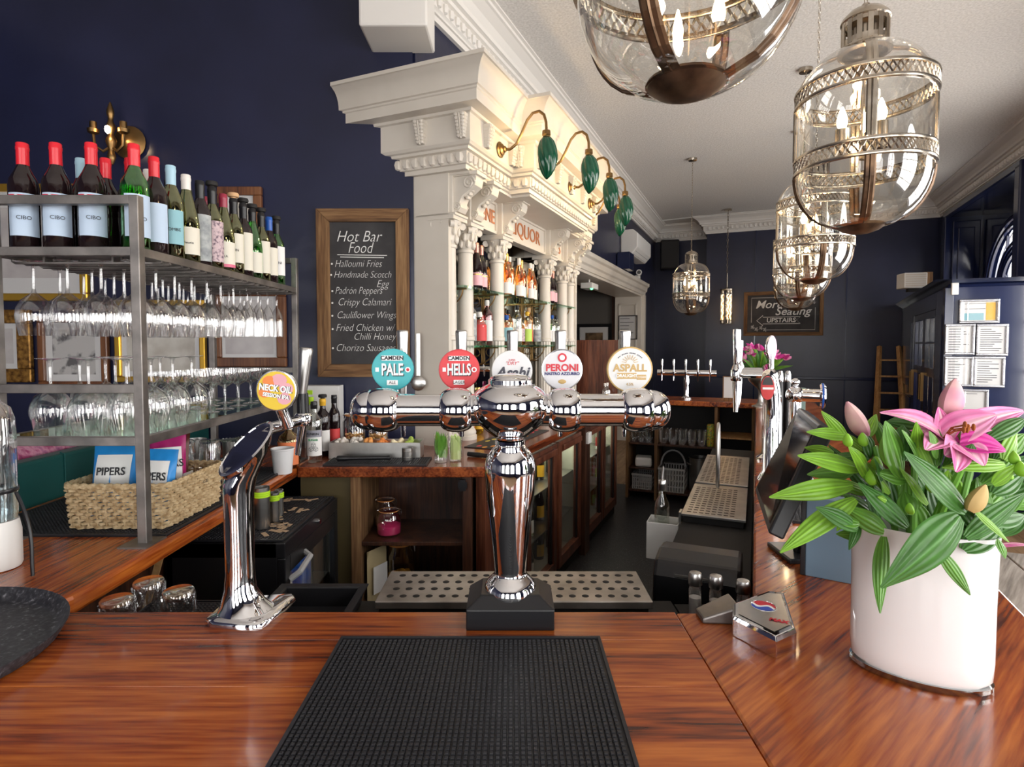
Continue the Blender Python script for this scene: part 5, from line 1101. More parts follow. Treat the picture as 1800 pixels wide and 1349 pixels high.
for i, (c_, r_) in enumerate((((.75,.7,.65),.03),((.75,.72,.68),.026),((.8,.35,.1),.026),((.75,.25,.06),.024),((.85,.75,.5),.026),((.4,.55,.1),.024))):
    mb = MB()
    for k in range(9): mb.sphere((-.19+.075*i+rnd.uniform(-.022,.022), rnd.uniform(-.02,.06), .07+rnd.uniform(0,.02)), .014, 7, 5)
    mb.box(-.222+.075*i, -.158+.075*i, -.035, .08, .004, .066)
    mb.build('garnish', M_('garnish_%s' % ('lychee','sugar','orange','peel','lemon','lime')[i], c_, .6), t)
t = thing('muddler', 'black wooden muddler lying on the rubber mat', 'muddler', (at(640, 800, 2.87).x, 2.865, CZ+.0215), R(4))
mb = MB(); mb.lathe(smooth_prof([(0,-.135),(.013,-.132),(.0135,-.10),(.010,-.05),(.011,.05),(.010,.11),(.0125,.13),(0,.134)], 3), 14, M=rot('Y', R(90))); mb.build('rod', BLACK, t)
t = tin('small ridged steel jigger on the rubber mat edge', 716, 800, 2.88, .027, .062, name='jigger', z=CZ+.0085, taper=1.0)
for s_ in (.016,.046): mb = MB(); mb.lathe([(.0275,s_-.002),(.0285,s_),(.0275,s_+.002)], 20); mb.build('ridge', STEEL, t)
def filled_glass(px, Y, label, mat, tall=.14, r=.034, sprig=None):
    p = at(px, 800, Y); t = thing('garnish_glass', label, 'glass', (p.x, Y, CZ))
    mb = MB(); mb.lathe([(0,.002),(r*.86,.002),(r*.9,.008),(r,tall)], 22); mb.build('tumbler', GLASS, t)
    mb = MB(); q2 = random.Random(int(px))
    for k in range(26):
        a = q2.uniform(0, 6.28); q_ = r*.72*math.sqrt(q2.random()); z0 = q2.uniform(.012, .05)
        if sprig: mb.grid(lambda u_, w2, a=a, q_=q_, z0=z0, hh=q2.uniform(.06,.12): (q_*math.cos(a)+(u_-.5)*.022*math.sin(math.pi*w2), q_*math.sin(a)+.006*math.sin(5*w2), z0+hh*w2), 2, 4)
        else: mb.box(q_*math.cos(a)-.005, q_*math.cos(a)+.005, q_*math.sin(a)-.004, q_*math.sin(a)+.004, .01, q2.uniform(.09,.135))
    mb.build('garnish', mat, t, kind='stuff')
filled_glass(775, 2.87, 'glass stuffed with fresh mint sprigs', LEAFS[2], .145, .036, True)
filled_glass(801, 2.90, 'glass of pale cucumber sticks beside the mint', M_('cucumber', (.58,.72,.28), .5), .125, .036)
p = at(843, 780, 3.0); t = thing('ice_scoop', 'black-handled bar tool lying beside the cucumber glass', 'bar tool', (p.x, 2.98, CZ+.014), R(-25))
mb = MB(); mb.lathe([(0,-.07),(.013,-.068),(.014,0),(.011,.05),(0,.052)], 12, M=rot('Y', R(90))); mb.build('handle', BLACK, t)
mb = MB(); mb.lathe([(.008,.05),(.006,.12)], 10, M=rot('Y', R(90))); mb.build('shank', STEEL, t)
p = RW(-1.42, 3.25, CZ); t = thing('patterned_mat', 'long bar runner with colourful leaf print along the back bar', 'bar mat', p, -TH)
mb = MB(); mb.box(-.13, .11, -.35, .45, 0, .005); mb.build('mat_base', RUBBER, t, bevel=.001)
mb = MB()
for k in range(26): c_ = (rnd.uniform(-.1,.08), rnd.uniform(-.32,.42)); mb.sphere((c_[0], c_[1], .0055), .03, 8, 3, sc=(.5,1,.02), mat=k % 3, M=None)
mb.build('leaf_print', [M_('print_orange', (.75,.3,.05), .6), M_('print_red', (.6,.06,.08), .6), M_('print_yellow', (.75,.6,.1), .6)], t, kind='stuff')
# sieve spoon hanging on the end panel
p = at(735, 590, 3.3); t = thing('bar_spoon', 'long steel strainer ladle hanging on the cream end panel', 'utensil', (p.x, 3.30, at(735, 680, 3.3).z))
mb = MB(); mb.box(-.012,.012,-.004,0,.06,.31); mb.build('handle', STEEL, t, bevel=.002)
mb = MB(); mb.sphere((0,-.005,.02), .045, 16, 8, sc=(1,.35,1)); mb.build('bowl', STEEL, t)
# ================================================================== BOTTLES IN THE BACK BAR
def bbottle(label, kind, u_, v_, z, gl, cap, lab=None, grp=None, scale=1.0, words=None, stopper=None, second=None):
    return bottle('bottle', label, kind, RW(v_, u_, z+.0006), gl, cap, lab, face=-50, group=grp, scale=scale, words=words, rz=0, stopper=stopper, second=second)
G = 'pink-foiled sparkling wine on the top glass shelves'
for i, u_ in enumerate((3.28, 3.39, 3.50)): bbottle('sparkling bottle with pink foil and label, %s in the wine bay' % ('first','second','third','fourth')[i], 'champagne', u_, -1.735+.02*(i%2), 2.05, DARKB, COPPER, (PINKL, .035, .12, 70), G, .98, second=(GOLDF, .105, .112))
for i, u_ in enumerate((4.72, 4.85, 4.98)): bbottle('sparkling bottle with pink foil, %s in the furthest bay' % ('first','second','third')[i], 'champagne', u_, -1.735+.02*(i%2), 2.05, DARKB, COPPER, (PINKL, .035, .12, 70), G, .98)
G = 'rose wine bottles under the liquor sign'
for i, (u_, k_) in enumerate(((3.74,'bordeaux'),(3.86,'burgundy'),(3.98,'tall'),(4.10,'burgundy'),(4.22,'bordeaux'),(4.34,'slim'),(4.46,'burgundy'))):
    bbottle('golden rose wine bottle, %s along the shelf under the sign' % ('first','second','third','fourth','fifth','sixth','seventh')[i], k_, u_, -1.735+.03*(i % 2), 2.05, ROSEB, (WHITEC, GOLDF, WHITEC)[i % 3], (PAPER, .02, .10, 70), G)
SP = [('clear gin bottle with black cap', 'spirit', CLEARB, BLACK, GREYL), ('gin bottle with blue cap and teal label', 'squat', CLEARB, BLUEB, AQUA), ('amber whisky bottle with black cap', 'spirit', AMBERB, BLACK, CREAML), ('clear vodka bottle with white label', 'tall', CLEARB, BLACK, PAPER),
      ('bourbon bottle with patterned label', 'squat', AMBERB, BLACK, PURPL), ('yellow-capped liqueur bottle', 'spirit', CLEARB, YELL, GREENL), ('copper-toned rum bottle', 'tall', AMBERB, CORK, REDL), ('pale spirit bottle with grey label', 'spirit', CLEARB, BLACK, GREYL)]
for i, (lb, k_, gl, cp, lm) in enumerate(SP): bbottle(lb+' on the middle shelf of the wide bay', k_, 3.75+.105*i, -1.735+.03*(i % 2), 1.69, gl, cp, (lm, .03, .13, 70), 'spirits on the middle shelf of the wide bay')
for i, (lb, k_, u_, gl, cp, lm) in enumerate((('striped clear bottle next to the first columns', 'tall', 3.28, CLEARB, BLACK, GREYL), ('clear bottle with red and white diamond label', 'squat', 3.40, CLEARB, WHITEC, REDL), ('dark red bottle with white label and pink print', 'tall', 3.52, REDB, WHITEC, PAPER))):
    bbottle(lb+' on the middle shelf', k_, u_, -1.70, 1.69, gl, cp, (lm, .03, .17, 70), 'spirits on the middle shelf of the wine bay')
for i, (lb, u_, gl, cp, lm) in enumerate((('green bottle with yellow cap', 4.74, GREENB, YELL, PAPER), ('blue-capped clear bottle', 4.86, CLEARB, BLUEB, PAPER), ('short clear bottle', 4.98, CLEARB, BLACK, AQUA))):
    bbottle(lb+' on the middle shelf of the furthest bay', 'spirit', u_, -1.70, 1.69, gl, cp, (lm, .03, .13, 70), 'spirits on the middle shelf of the furthest bay')
for i, (lb, k_, u_, gl, cp, lm) in enumerate((('yellow limoncello bottle', 'tall', 3.42, glassy('limoncello', (1,1,.6), .3, floor=.12, tint=(.75,.65,.08)), GOLDF, YELL), ('bottle with red label', 'spirit', 3.28, CLEARB, BLACK, REDL), ('blue bottle', 'slim', 4.12, CLEARB, BLUEB, BLUEB), ('green bottle with red cap', 'squat', 4.30, GREENB, REDL, PAPER),
      ('purple-necked bottle', 'slim', 4.02, CLEARB, MAGP, REDL), ('clear bottle with white label', 'tall', 3.85, CLEARB, BLACK, PAPER), ('amber bottle', 'spirit', 4.45, AMBERB, BLACK, CREAML), ('small clear bottle', 'spirit', 4.85, CLEARB, BLACK, PAPER))):
    bbottle(lb+' standing on the back counter below the shelves', k_, u_, -1.72, CZ, gl, cp, (lm, .03, .14, 70), 'bottles on the back counter below the shelves')
PURB = M_('purple_label', (.35,.08,.45), .5)
for i, u_ in enumerate((5.47, 5.56)): bbottle('small clear bottle with purple label, %s beside the mahogany board' % ('nearer','further')[i], 'spirit', u_, -1.36, CZ, CLEARB, WHITEC, (PURB, .02, .11, 90), 'purple-labelled mixer bottles', .8)
# bottles in the fridges
k = 0; ORD = ('first','second','third','fourth','fifth','sixth','seventh','eighth','ninth','tenth','eleventh','twelfth')
for fi, (us, nm) in enumerate((((3.30, 3.42, 3.54, 3.90, 4.03, 4.16), 'nearer'), ((4.64, 4.76, 4.88, 5.18, 5.30, 5.42), 'further'))):
    for si, z in enumerate((.11, .40, .70)):
        for i, u_ in enumerate(us):
            if z == .70 and fi == 1 and i % 2: continue
            kd = 'burgundy' if i < 3 and fi == 0 else ('champagne' if fi == 0 else 'slim'); gl = (OLIVEB if i < 3 else DARKB) if fi == 0 else (DARKB, CLEARB, AMBERB)[i % 3]
            cp = (WHITEC if i < 3 else GOLDF) if fi == 0 else (REDL, GREENL, BLACK)[(i+si) % 3]; lm = (CREAML if i < 3 else YELL) if fi == 0 else (REDL, PAPER, GREENL)[(i+si) % 3]
            sc_ = .86 if fi == 0 else .84
            bottle('bottle', '%s bottle on the %s shelf of the %s fridge' % (ORD[i], ('bottom','middle','top')[si], nm), kd, RW(-1.40-.06*(i % 2), u_, z+.0008), gl, cp, (lm, .03, .13, 75), face=-40, group='bottles in the %s fridge' % nm, scale=sc_)
# ================================================================== UNDER THE COUNTERS
# black cooler facing the aisle
FX0, FX1, FYa, FYb, FZ = -1.30, -.85, 2.10, 2.74, .955
t = thing('undercounter_cooler', 'small black bottle cooler with glass door below the side counter', 'fridge', (0,0,0))
mb = MB(); mb.box(FX0, FX1-.03, FYa, FYa+.03, .05, FZ); mb.box(FX0, FX1-.03, FYb-.03, FYb, .05, FZ); mb.box(FX0, FX1, FYa, FYb, FZ-.06, FZ); mb.box(FX0, FX1-.03, FYa, FYb, .05, .12); mb.box(FX0, FX0+.03, FYa, FYb, .05, FZ); mb.build('cabinet_shell', BLACK, t, bevel=.004)
d_ = MB(); d_.box(FX1-.03, FX1, FYa, FYa+.05, .12, FZ-.06); d_.box(FX1-.03, FX1, FYb-.05, FYb, .12, FZ-.06); d_.box(FX1-.03, FX1, FYa+.05, FYb-.05, FZ-.13, FZ-.06); d_.box(FX1-.03, FX1, FYa+.05, FYb-.05, .12, .18); do = d_.build('door', BLACK, t, bevel=.004)
mb = MB(); mb.box(FX1-.018, FX1-.013, FYa+.05, FYb-.05, .18, FZ-.13); mb.build('pane', PANE, do)
mb = MB(); mb.tube([(FX1,FYa+.04,.80),(FX1+.03,FYa+.06,.82),(FX1+.03,FYa+.18,.84),(FX1,FYa+.20,.85)], .012, 7); mb.build('handle', GREYP, do)
mb = MB(); mb.lathe([(.012,0),(.012,.012),(0,.012)], 12, M=tr(FX1, FYb-.28, FZ-.03) @ rot('Y', R(90))); mb.build('lock', CHROME, t)
mb = MB(); mb.box(FX0+.05, FX0+.06, FYa+.05, FYb-.05, .8, .88); mb.build('light_strip', FRIDGEL, t)
for z in (.35, .60):
    mb = MB(); mb.box(FX0+.03, FX1-.04, FYa+.03, FYb-.03, z-.006, z); mb.build('shelf', STEEL, t)
SODAL = M_('cola_label', (.6,.02,.02), .4)
for i, (y_, lm) in enumerate(((2.22, SODAL), (2.33, PAPER), (2.44, BLUEB), (2.55, BLUEB))):
    bottle('soft_drink_bottle', 'soft drink bottle, %s from the near side in the black cooler' % ORD[i], 'spirit', (-.95, y_, .6008), CLEARB if i < 2 else BLUEB, (REDL, REDL, WHITEC, WHITEC)[i], (lm, .05, .14, 90), face=-30, group='soft drink bottles in the black cooler', scale=.82)
t = rubber_mat('bar_mat', 'black and tan leopard-print rubber mat on the small cooler', FX0+.05, FX1-.012, FYa+.012, FYb-.012, FZ, .014, h=.008, nub=.0048)
TAN = M_('tan_print', (.50,.36,.24), .7); mb = MB()
for k in range(40):
    x, y = rnd.uniform(FX0+.19, FX1-.05), rnd.uniform(FYa+.05, FYb-.05); mb.box(-rnd.uniform(.012,.035), rnd.uniform(.012,.035), -.009, .009, FZ+.0079, FZ+.0088, M=tr(x, y, 0) @ rot('Z', rnd.uniform(0, 3)))
mb.build('tan_print', TAN, t, kind='stuff')
tin('large steel canister with lime green bands on the cooler', 461, 925, 2.25, .030, .165, (.13,.138,.146), 'thermos_tin', 'canister', FZ+.009, taper=1.0)
tin('middle steel canister with lime green bands on the cooler', 482, 912, 2.34, .021, .12, (.09,.098,.106), 'thermos_tin', 'canister', FZ+.009, taper=1.0)
tin('small steel canister with lime green bands on the cooler', 491, 905, 2.42, .018, .11, (.08,.088,.096), 'thermos_tin', 'canister', FZ+.009, taper=1.0)
# ledge behind the front counter
LZ = .955
t = thing('bar_ledge', 'dark work ledge on the staff side of the front counter', 'ledge')
mb = MB(); mb.box(-1.04, .46, BACK_Y+.004, 1.62, LZ-.03, LZ); mb.build('ledge_top', BLACKM, t)
mb = MB(); mb.box(-1.0, .42, BACK_Y+.01, 1.30, 0, LZ-.03); mb.build('ledge_base', BLACKM, t)
rubber_mat('bar_mat', 'black rubber mat under the upturned water tumblers', -1.03, -.66, 1.29, 1.61, LZ, .012, h=.008, nub=.0042)
for k, (px, Y) in enumerate(((205, 1.40), (262, 1.51), (314, 1.45))): glass('tumbler', 'water_tumbler', 'ribbed water tumbler upside down behind the counter edge, '+('second from the side counter','third from the side counter','nearest the curved tap','deepest under the side counter')[k], (at(px, 1060, Y).x, Y, LZ+.1085), 'upturned water tumblers on the ledge', True, scale=1.0)
p = at(545, 1060, 1.5); t = thing('plastic_tub', 'shallow black plastic tub on the work ledge', 'tub', (p.x, 1.46, LZ))
mb = MB(); sc_ = .085
mb.sweep([(0,0),(-.012,.05),(-.02,.052),(-.02,.056),(.0,.056),(.004,.052),(.012,.004)], [(-.10,-.13),(.11,-.13),(.11,.13),(-.10,.13)], closed=True, side=-1); mb.box(-.10,.11,-.13,.13,0,.004); mb.build('tub_body', BLACK, t)
# drip tray behind the font
t = thing('drip_tray', 'long perforated steel drip tray behind the chrome T-bar font', 'drip tray', (0,0,0))
cs = [atz(668, 1008, 1.0), atz(1122, 1016, 1.0), atz(1147, 1058, 1.0), atz(655, 1050, 1.0)]
x0, x1, y0, y1 = -.375, .385, 1.525, 1.735
mb = MB(); mb.box(x0+.01, x1-.01, y0+.01, y1-.01, LZ+.0005, LZ+.02); mb.build('catch_pan', BLACKM, t)
mb = MB(); mb.box(x0, x1, y0, y1, LZ+.02, LZ+.042); mb.build('perforated_top', vary(M_('worn_steel', (.5,.46,.42), .38, .9), [(.3,(.32,.29,.26)),(.7,(.58,.54,.50))], 10, 6), t, bevel=.003)
mb = MB(); mb.box(x0+.02, x1-.02, 1.62, 1.70, .60, LZ+.001); mb.build('support', BLACKM, t)
mb = MB()
for j in range(4):
    for i in range(20): mb.lathe([(.0105,0),(.0095,.0006),(0,.0006)], 10, M=tr(x0+.035+(x1-x0-.07)*(i+.0)/19+.008*(j % 2), y0+.035+.047*j, LZ+.0418))
mb.build('drain_holes', BLACKM, t, kind='stuff')
# jars in the open cabinet
jar('clip-top jar of pink sugar on the cabinet shelf', (at(684, 940, 2.9).x, 2.90, .7205), .062, .13, M_('pink_sugar', (.70,.03,.16), .8), .055)
jar('second clip-top jar behind the pink sugar', (at(676, 930, 3.0).x, 3.03, .7205), .056, .15, M_('dark_spice', (.2,.05,.04), .8), .05)
jar('clip-top jar of dried orange slices at the cabinet bottom', (at(702, 1000, 2.96).x, 2.98, .36), .075, .30, M_('dried_orange', (.75,.33,.03), .6), .11, blobs=.02)
mb = MB(); mb.box(-.70, -.30, 2.82, 3.12, .1205, .3595); mb.build('storage_box', DWOOD, label='dark wooden box in the cabinet bottom under the jar', cat='box')
p = at(662, 1010, 2.85); t = thing('paper_pouch', 'kraft and white paper pouch leaning in the open cabinet', 'packet', (p.x, 2.86, .36), R(60))
mb = MB(); mb.grid(lambda a, b: ((a-.5)*.14, -.02*math.sin(math.pi*a)*math.sin(math.pi*(b*.9+.1)), .30*b), 8, 8); mb.grid(lambda a, b: ((a-.5)*.14, .02*math.sin(math.pi*a)*math.sin(math.pi*(b*.9+.1)), .30*b), 8, 8); mb.build('pouch', M_('kraft_paper', (.52,.42,.24), .7), t)
mb = MB(); mb.box(-.05,.05,-.024,-.023,.08,.22); mb.build('label', PAPER, t)
# ================================================================== LANTERNS
def prof_at(prof, z):
    for (r0, z0), (r1, z1) in zip(prof, prof[1:]):
        if z0 <= z <= z1 and z1 > z0: return r0+(r1-r0)*(z-z0)/(z1-z0)
    return prof[-1][0]
LR = .212
GPROF = [(.05+(LR-.05)*math.sin(R(a)) if a > 0 else .05, .02+.20*(1-math.cos(R(a)))) for a in range(0, 91, 10)]+[(LR,.46)]+[(.075+(LR-.075)*math.cos(R(a)), .46+.175*math.sin(R(a))) for a in range(10, 91, 10)]
def chain(mb, x, y, z0, z1, r=.011, wire=.0022):
    n = max(1, int((z1-z0)/(r*2.6))); st = (z1-z0)/n
    for i in range(n):
        c_ = z0+st*(i+.5); ax = i % 2
        mb.tube([((x+r*.62*math.cos(R(k*45))) if not ax else x, (y+r*.62*math.cos(R(k*45))) if ax else y, c_+st*.62*math.sin(R(k*45))) for k in range(8)], wire, 4, closed=True)
def lantern(label, loc, rz):
    t = thing('glass_lantern', label, 'lantern', loc, rz, 'glass lanterns over the bar')
    mb = MB(); mb.lathe(GPROF, 40); mb.build('glass_shell', LANG, t, sharp=80)
    for z0 in (.215, .455):
        mb = MB(); R0 = LR+.004
        for za, zb_ in ((z0, z0+.014), (z0+.048, z0+.062)): mb.lathe([(R0-.004,za),(R0+.005,za+.002),(R0+.006,(za+zb_)/2),(R0+.005,zb_-.002),(R0-.004,zb_)], 48)
        for k in range(60):
            a = 2*math.pi*k/60
            mb.tube([(R0*math.cos(a), R0*math.sin(a), z0+.013), (R0*math.cos(a+.045), R0*math.sin(a+.045), z0+.031), (R0*math.cos(a), R0*math.sin(a), z0+.049)], .0034, 4, caps=False)
            mb.tube([(R0*math.cos(a), R0*math.sin(a), z0+.013), (R0*math.cos(a-.045), R0*math.sin(a-.045), z0+.031), (R0*math.cos(a), R0*math.sin(a), z0+.049)], .0034, 4, caps=False)
        mb.build('pierced_band', NICKEL, t)
    for k in range(4):
        a = R(45+90*k)
        for seg, m_ in (((0.022,.215), BRONZE), ((.277,.455), NICKEL), ((.517,.635), NICKEL)):
            mb = MB(); N = 9; vs_ = []
            for i in range(N+1):
                z = seg[0]+(seg[1]-seg[0])*i/N; r = prof_at(GPROF, z)
                for off, dr in ((-.017,.002),(-.012,.006),(-.003,.006),(0,.010),(.003,.006),(.012,.006),(.017,.002)): vs_.append(((r+dr)*math.cos(a)-off*math.sin(a), (r+dr)*math.sin(a)+off*math.cos(a), z))
            mb.add(vs_, [(j*7+i, j*7+i+1, (j+1)*7+i+1, (j+1)*7+i) for j in range(N) for i in range(6)], 0, False); mb.build('strap', m_, t)
    mb = MB(); mb.lathe([(0,0),(.03,.001),(.06,.012),(.078,.026),(.075,.032)], 24); mb.build('bottom_plate', BRONZE, t)
    mb = MB(); mb.lathe([(.07,.625),(.085,.63),(.085,.642),(.075,.648),(.072,.66)], 28); mb.lathe([(.072,.735),(.078,.74),(.074,.752),(.055,.772),(.025,.786),(.012,.79),(.012,.80),(0,.80)], 28)
    for k in range(14):
        a = 2*math.pi*k/14; mb.box(-.008,.008,-.002,.002,.655,.74, M=rot('Z', a) @ tr(.072,0,0) @ rot('Z', R(90)))
    mb.lathe([(.072,.655),(.072,.675)], 28); mb.lathe([(.072,.722),(.072,.74)], 28); mb.lathe([(.05,.65),(.05,.74)], 16)
    mb.build('vented_cap', NICKEL, t)
    mb = MB(); mb.cyl((0,0,.30), (0,0,.65), .006, n=8)
    for k in range(3):
        a = R(30+120*k); mb.tube([(0,0,.34),(.04*math.cos(a),.04*math.sin(a),.315),(.065*math.cos(a),.065*math.sin(a),.285)], .006, 6)
    mb.build('candle_bracket', NICKEL, t)
    for k in range(3):
        a = R(30+120*k); c_ = (.068*math.cos(a), .068*math.sin(a))
        mb = MB(); mb.lathe([(0,.28),(.022,.28),(.022,.37),(.012,.372),(0,.372)], 14, M=tr(c_[0], c_[1], 0)); cs_ = mb.build('candle_sleeve', NICKEL, t)
        mb = MB(); mb.lathe(smooth_prof([(.010,.372),(.017,.39),(.017,.405),(.010,.43),(.003,.448),(0,.45)], 2), 12, M=tr(c_[0], c_[1], 0)); mb.build('candle_bulb', BULBG, cs_)
    mb = MB(); chain(mb, 0, 0, .795, H-loc[2]-.03); mb.build('chain', NICKEL, t)
    mb = MB(); mb.lathe([(0,H-loc[2]-.035),(.02,H-loc[2]-.034),(.05,H-loc[2]-.028),(.055,H-loc[2]-.002),(0,H-loc[2]-.002)], 20); mb.build('ceiling_rose', NICKEL, t)
LANG = glassy('lantern_glass', (1,1,1), .22, floor=.06, tint=(.97,.97,.95))
for lab, px, py, Y, a in (('large glass lantern cut off by the top of the photo', 1206, 172, 1.12, 8), ('big glass lantern nearest above the lilies', 1512, 411, 2.05, 20), ('second glass lantern in the receding row', 1430, 500, 3.55, 30),
                       ('third glass lantern in the receding row', 1408, 530, 4.75, 10), ('furthest glass lantern in the receding row', 1398, 547, 6.1, 40), ('glass lantern hanging alone near the far taps', 1214, 555, 7.0, 15)):
    p = at(px, py, Y); lantern(lab, (p.x, p.y, p.z), R(a))
# caged tube pendant
p = at(1277, 570, 9.6); t = thing('tube_pendant', 'amber tube cluster pendant lamp on a long chain', 'pendant lamp', (p.x, p.y, p.z))
for k in range(3):
    a = R(120*k+20); c_ = (.075*math.cos(a), .075*math.sin(a))
    mb = MB(); mb.lathe([(0,.0),(.03,.01),(.03,.06),(.022,.06)], 10, M=tr(c_[0], c_[1], 0)); mb.lathe([(.022,.52),(.03,.52),(.03,.58),(0,.59)], 10, M=tr(c_[0], c_[1], 0)); mb.build('end_cap', NICKEL, t)
    mb = MB(); mb.lathe([(.034,.06),(.034,.52)], 12, M=tr(c_[0], c_[1], 0)); mb.build('glass_tube', LANG, t)
    mb = MB(); mb.tube([(c_[0]+.012*math.cos(i), c_[1]+.012*math.sin(i), .08+.42*i/24) for i in range(25)], .003, 4); mb.build('filament', LAMPG, t)
mb = MB(); mb.lathe([(0,.56),(.11,.565),(.11,.585),(.03,.60),(.012,.62),(.012,.85),(0,.85)], 18); mb.lathe([(0,.0),(.09,.004),(.09,.015),(0,.02)], 18); mb.build('frame', NICKEL, t)
mb = MB(); chain(mb, 0, 0, .85, H-p.z-.02, .02, .004); mb.lathe([(0,H-p.z-.03),(.06,H-p.z-.025),(.06,H-p.z-.002)], 14); mb.build('chain', NICKEL, t)
# ================================================================== RIGHT SIDE OF THE BAR
# till screen
t = thing('till_screen', 'tilted black touchscreen till facing the staff aisle', 'till')
B1, T1, B2, T2 = at(1350, 938, 1.27), at(1440, 746, 1.27), at(1326, 862, 1.66), at(1403, 716, 1.66)
nr = (B2-B1).cross(T1-B1).normalized()
if nr.x > 0: nr = -nr
bk = -nr*.035
mb = MB(); mb.add([tuple(q_) for q_ in (B1,B2,T2,T1, B1+bk,B2+bk,T2+bk,T1+bk)], [(0,1,2,3),(7,6,5,4),(0,3,7,4),(3,2,6,7),(2,1,5,6),(1,0,4,5)]); mb.build('housing', BLACK, t, bevel=.005)
ins = [B1.lerp(T2,.06)+nr*.001, B2.lerp(T1,.06)+nr*.001, T2.lerp(B1,.06)+nr*.001, T1.lerp(B2,.06)+nr*.001]
mb = MB(); mb.add([tuple(q_) for q_ in ins], [(0,1,2,3)]); mb.build('screen', M_('dark_screen', (.03,.03,.035), .06, coat=.5), t)
cm = (B1+B2+T1+T2)/4+bk
mb = MB(); mb.tube([cm, cm+Vector((.06,.02,-.08)), Vector((cm.x+.08, cm.y+.13, CZ+.012))], .02, 8); mb.build('stand_arm', BLACK, t)
mb = MB(); mb.box(cm.x+.02, cm.x+.14, cm.y+.07, cm.y+.21, CZ, CZ+.015); mb.build('stand_base', BLACK, t, bevel=.004)
# blue-grey card box behind the vase
p0, p1 = atz(1415, 1012, CZ), atz(1518, 1032, CZ); d = (p1-p0); L = d.length
mb = MB(); mb.box(0, L, 0, .055, 0, .205); mb.box(-.012, 0, -.002, .057, 0, .21, 1); mb.build('menu_box', [BLUEG, BLACK], loc=p0, rz=math.atan2(d.y, d.x), bevel=.002, label='blue-grey card box standing behind the white vase', cat='box')
# staff-side station
t = thing('service_station', 'dark steel work station along the staff side of the service counter', 'work station', rz=-TH)
mb = MB(); mb.box(-.30, -.005, 1.62, 4.6, .86, .90); mb.build('station_top', BLACKM, t, bevel=.003)
mb = MB(); mb.box(-.28, -.01, 1.7, 2.2, 0, .86); mb.build('station_cabinet', BLACKM, t)
mb = MB(); mb.box(-.26, -.01, 3.3, 4.55, 0, .86); mb.build('station_cabinet', DWOOD, t)
t = thing('receipt_printer', 'glossy black receipt printer below the till', 'printer', RW(-.155, 1.86, .9005), -TH)
out = [(-.13,0),(.13,0),(.13,.07),(.09,.135),(-.02,.15),(-.10,.14),(-.13,.10)]; n = len(out)
mb = MB(); mb.add([(-.125,y,z) for y,z in out]+[(.125,y,z) for y,z in out], [tuple(range(n-1,-1,-1)), tuple(range(n,2*n))]+[(i,(i+1)%n,n+(i+1)%n,n+i) for i in range(n)]); mb.f = [f[::-1] for f in mb.f]; mb.build('casing', BLACK, t, bevel=.012)
mb = MB(); mb.box(-.06,.06,-.132,-.129,.105,.112); mb.build('nameplate', STEEL, t)
def shaker(px, Y, label):
    p = at(px, 1040, Y); t = thing('salt_shaker', label, 'shaker', (p.x, Y, LZ+.0002))
    mb = MB(); mb.lathe([(0,.002),(.016,.002),(.018,.006),(.017,.10),(.013,.115)], 14); mb.build('glass_body', GLASS, t)
    mb = MB(); mb.lathe([(.0165,.113),(.018,.115),(.018,.137),(.015,.145),(0,.147)], 12); mb.build('screw_cap', STEEL, t)
    mb = MB(); mb.lathe([(0,.004),(.0155,.006),(.0155,.08),(0,.08)], 12); mb.build('contents', WHITEP, t)
shaker(1222, 1.47, 'chrome-capped glass shaker nearest the drip tray'); shaker(1258, 1.45, 'middle chrome-capped glass shaker behind the soda holster'); shaker(1306, 1.42, 'chrome-capped glass shaker nearest the vase')
mb = MB(); mb.prism([(.465,BACK_Y+.004),(.53,BACK_Y+.004),(.675,1.6),(.465,1.6)], LZ-.03, LZ); mb.build('corner_shelf', BLACKM, label='small black corner shelf beneath the glass shakers', cat='shelf')
def slot_tray(label, u0, u1, v0, v1, z):
    t = thing('drip_tray', label, 'drip tray', rz=-TH, group='drip trays on the staff side station')
    mb = MB(); mb.box(v0+.01, v1-.01, u0+.01, u1-.01, z-.04, z-.012); mb.build('catch_pan', BLACKM, t)
    mb = MB(); mb.box(v0, v1, u0, u1, z-.012, z); mb.build('tray_top', STEEL, t, bevel=.002)
    mb = MB(); nu, nv = int((u1-u0-.06)/.04), int((v1-v0-.04)/.026)
    for j in range(nu):
        for i in range(nv): c_ = (v0+.03+.026*i, u0+.04+.04*j); mb.box(c_[0]-.009, c_[0]+.009, c_[1]-.005, c_[1]+.005, z-.0004, z+.0005)
    mb.build('drain_slots', BLACKM, t, kind='stuff')
slot_tray('nearer slotted steel drip tray beside the red-badged tap', 2.62, 3.22, -.30, -.03, .9405); slot_tray('further slotted steel drip tray below the twin taps', 3.26, 4.1, -.30, -.03, .9405)
p = RW(-.38, 2.66); t = thing('waste_caddy', 'white plastic caddy hanging on the near drip tray', 'container', (p.x, p.y, .72), -TH)
mb = MB(); mb.box(-.07,.07,-.06,.06,0,.004); mb.box(-.07,.07,-.06,-.056,0,.17); mb.box(-.07,.07,.056,.06,0,.17); mb.box(-.07,-.066,-.056,.056,0,.17); mb.box(.066,.07,-.056,.056,0,.17); mb.build('caddy_body', WHITEP, t, bevel=.002)
mb = MB(); mb.box(.068,.078,-.03,.03,.12,.22); mb.build('hook', STEEL, t)
bottle('cordial_bottle', 'tall clear bottle with green liquid and pourer in the white caddy', 'slim', (p.x-.01, p.y, .7245), CLEARB, STEEL, None, scale=1.15)
b_o = bpy.data.objects[[o.name for o in COL.objects if o.get('label', '').startswith('tall clear bottle with green')][0]]
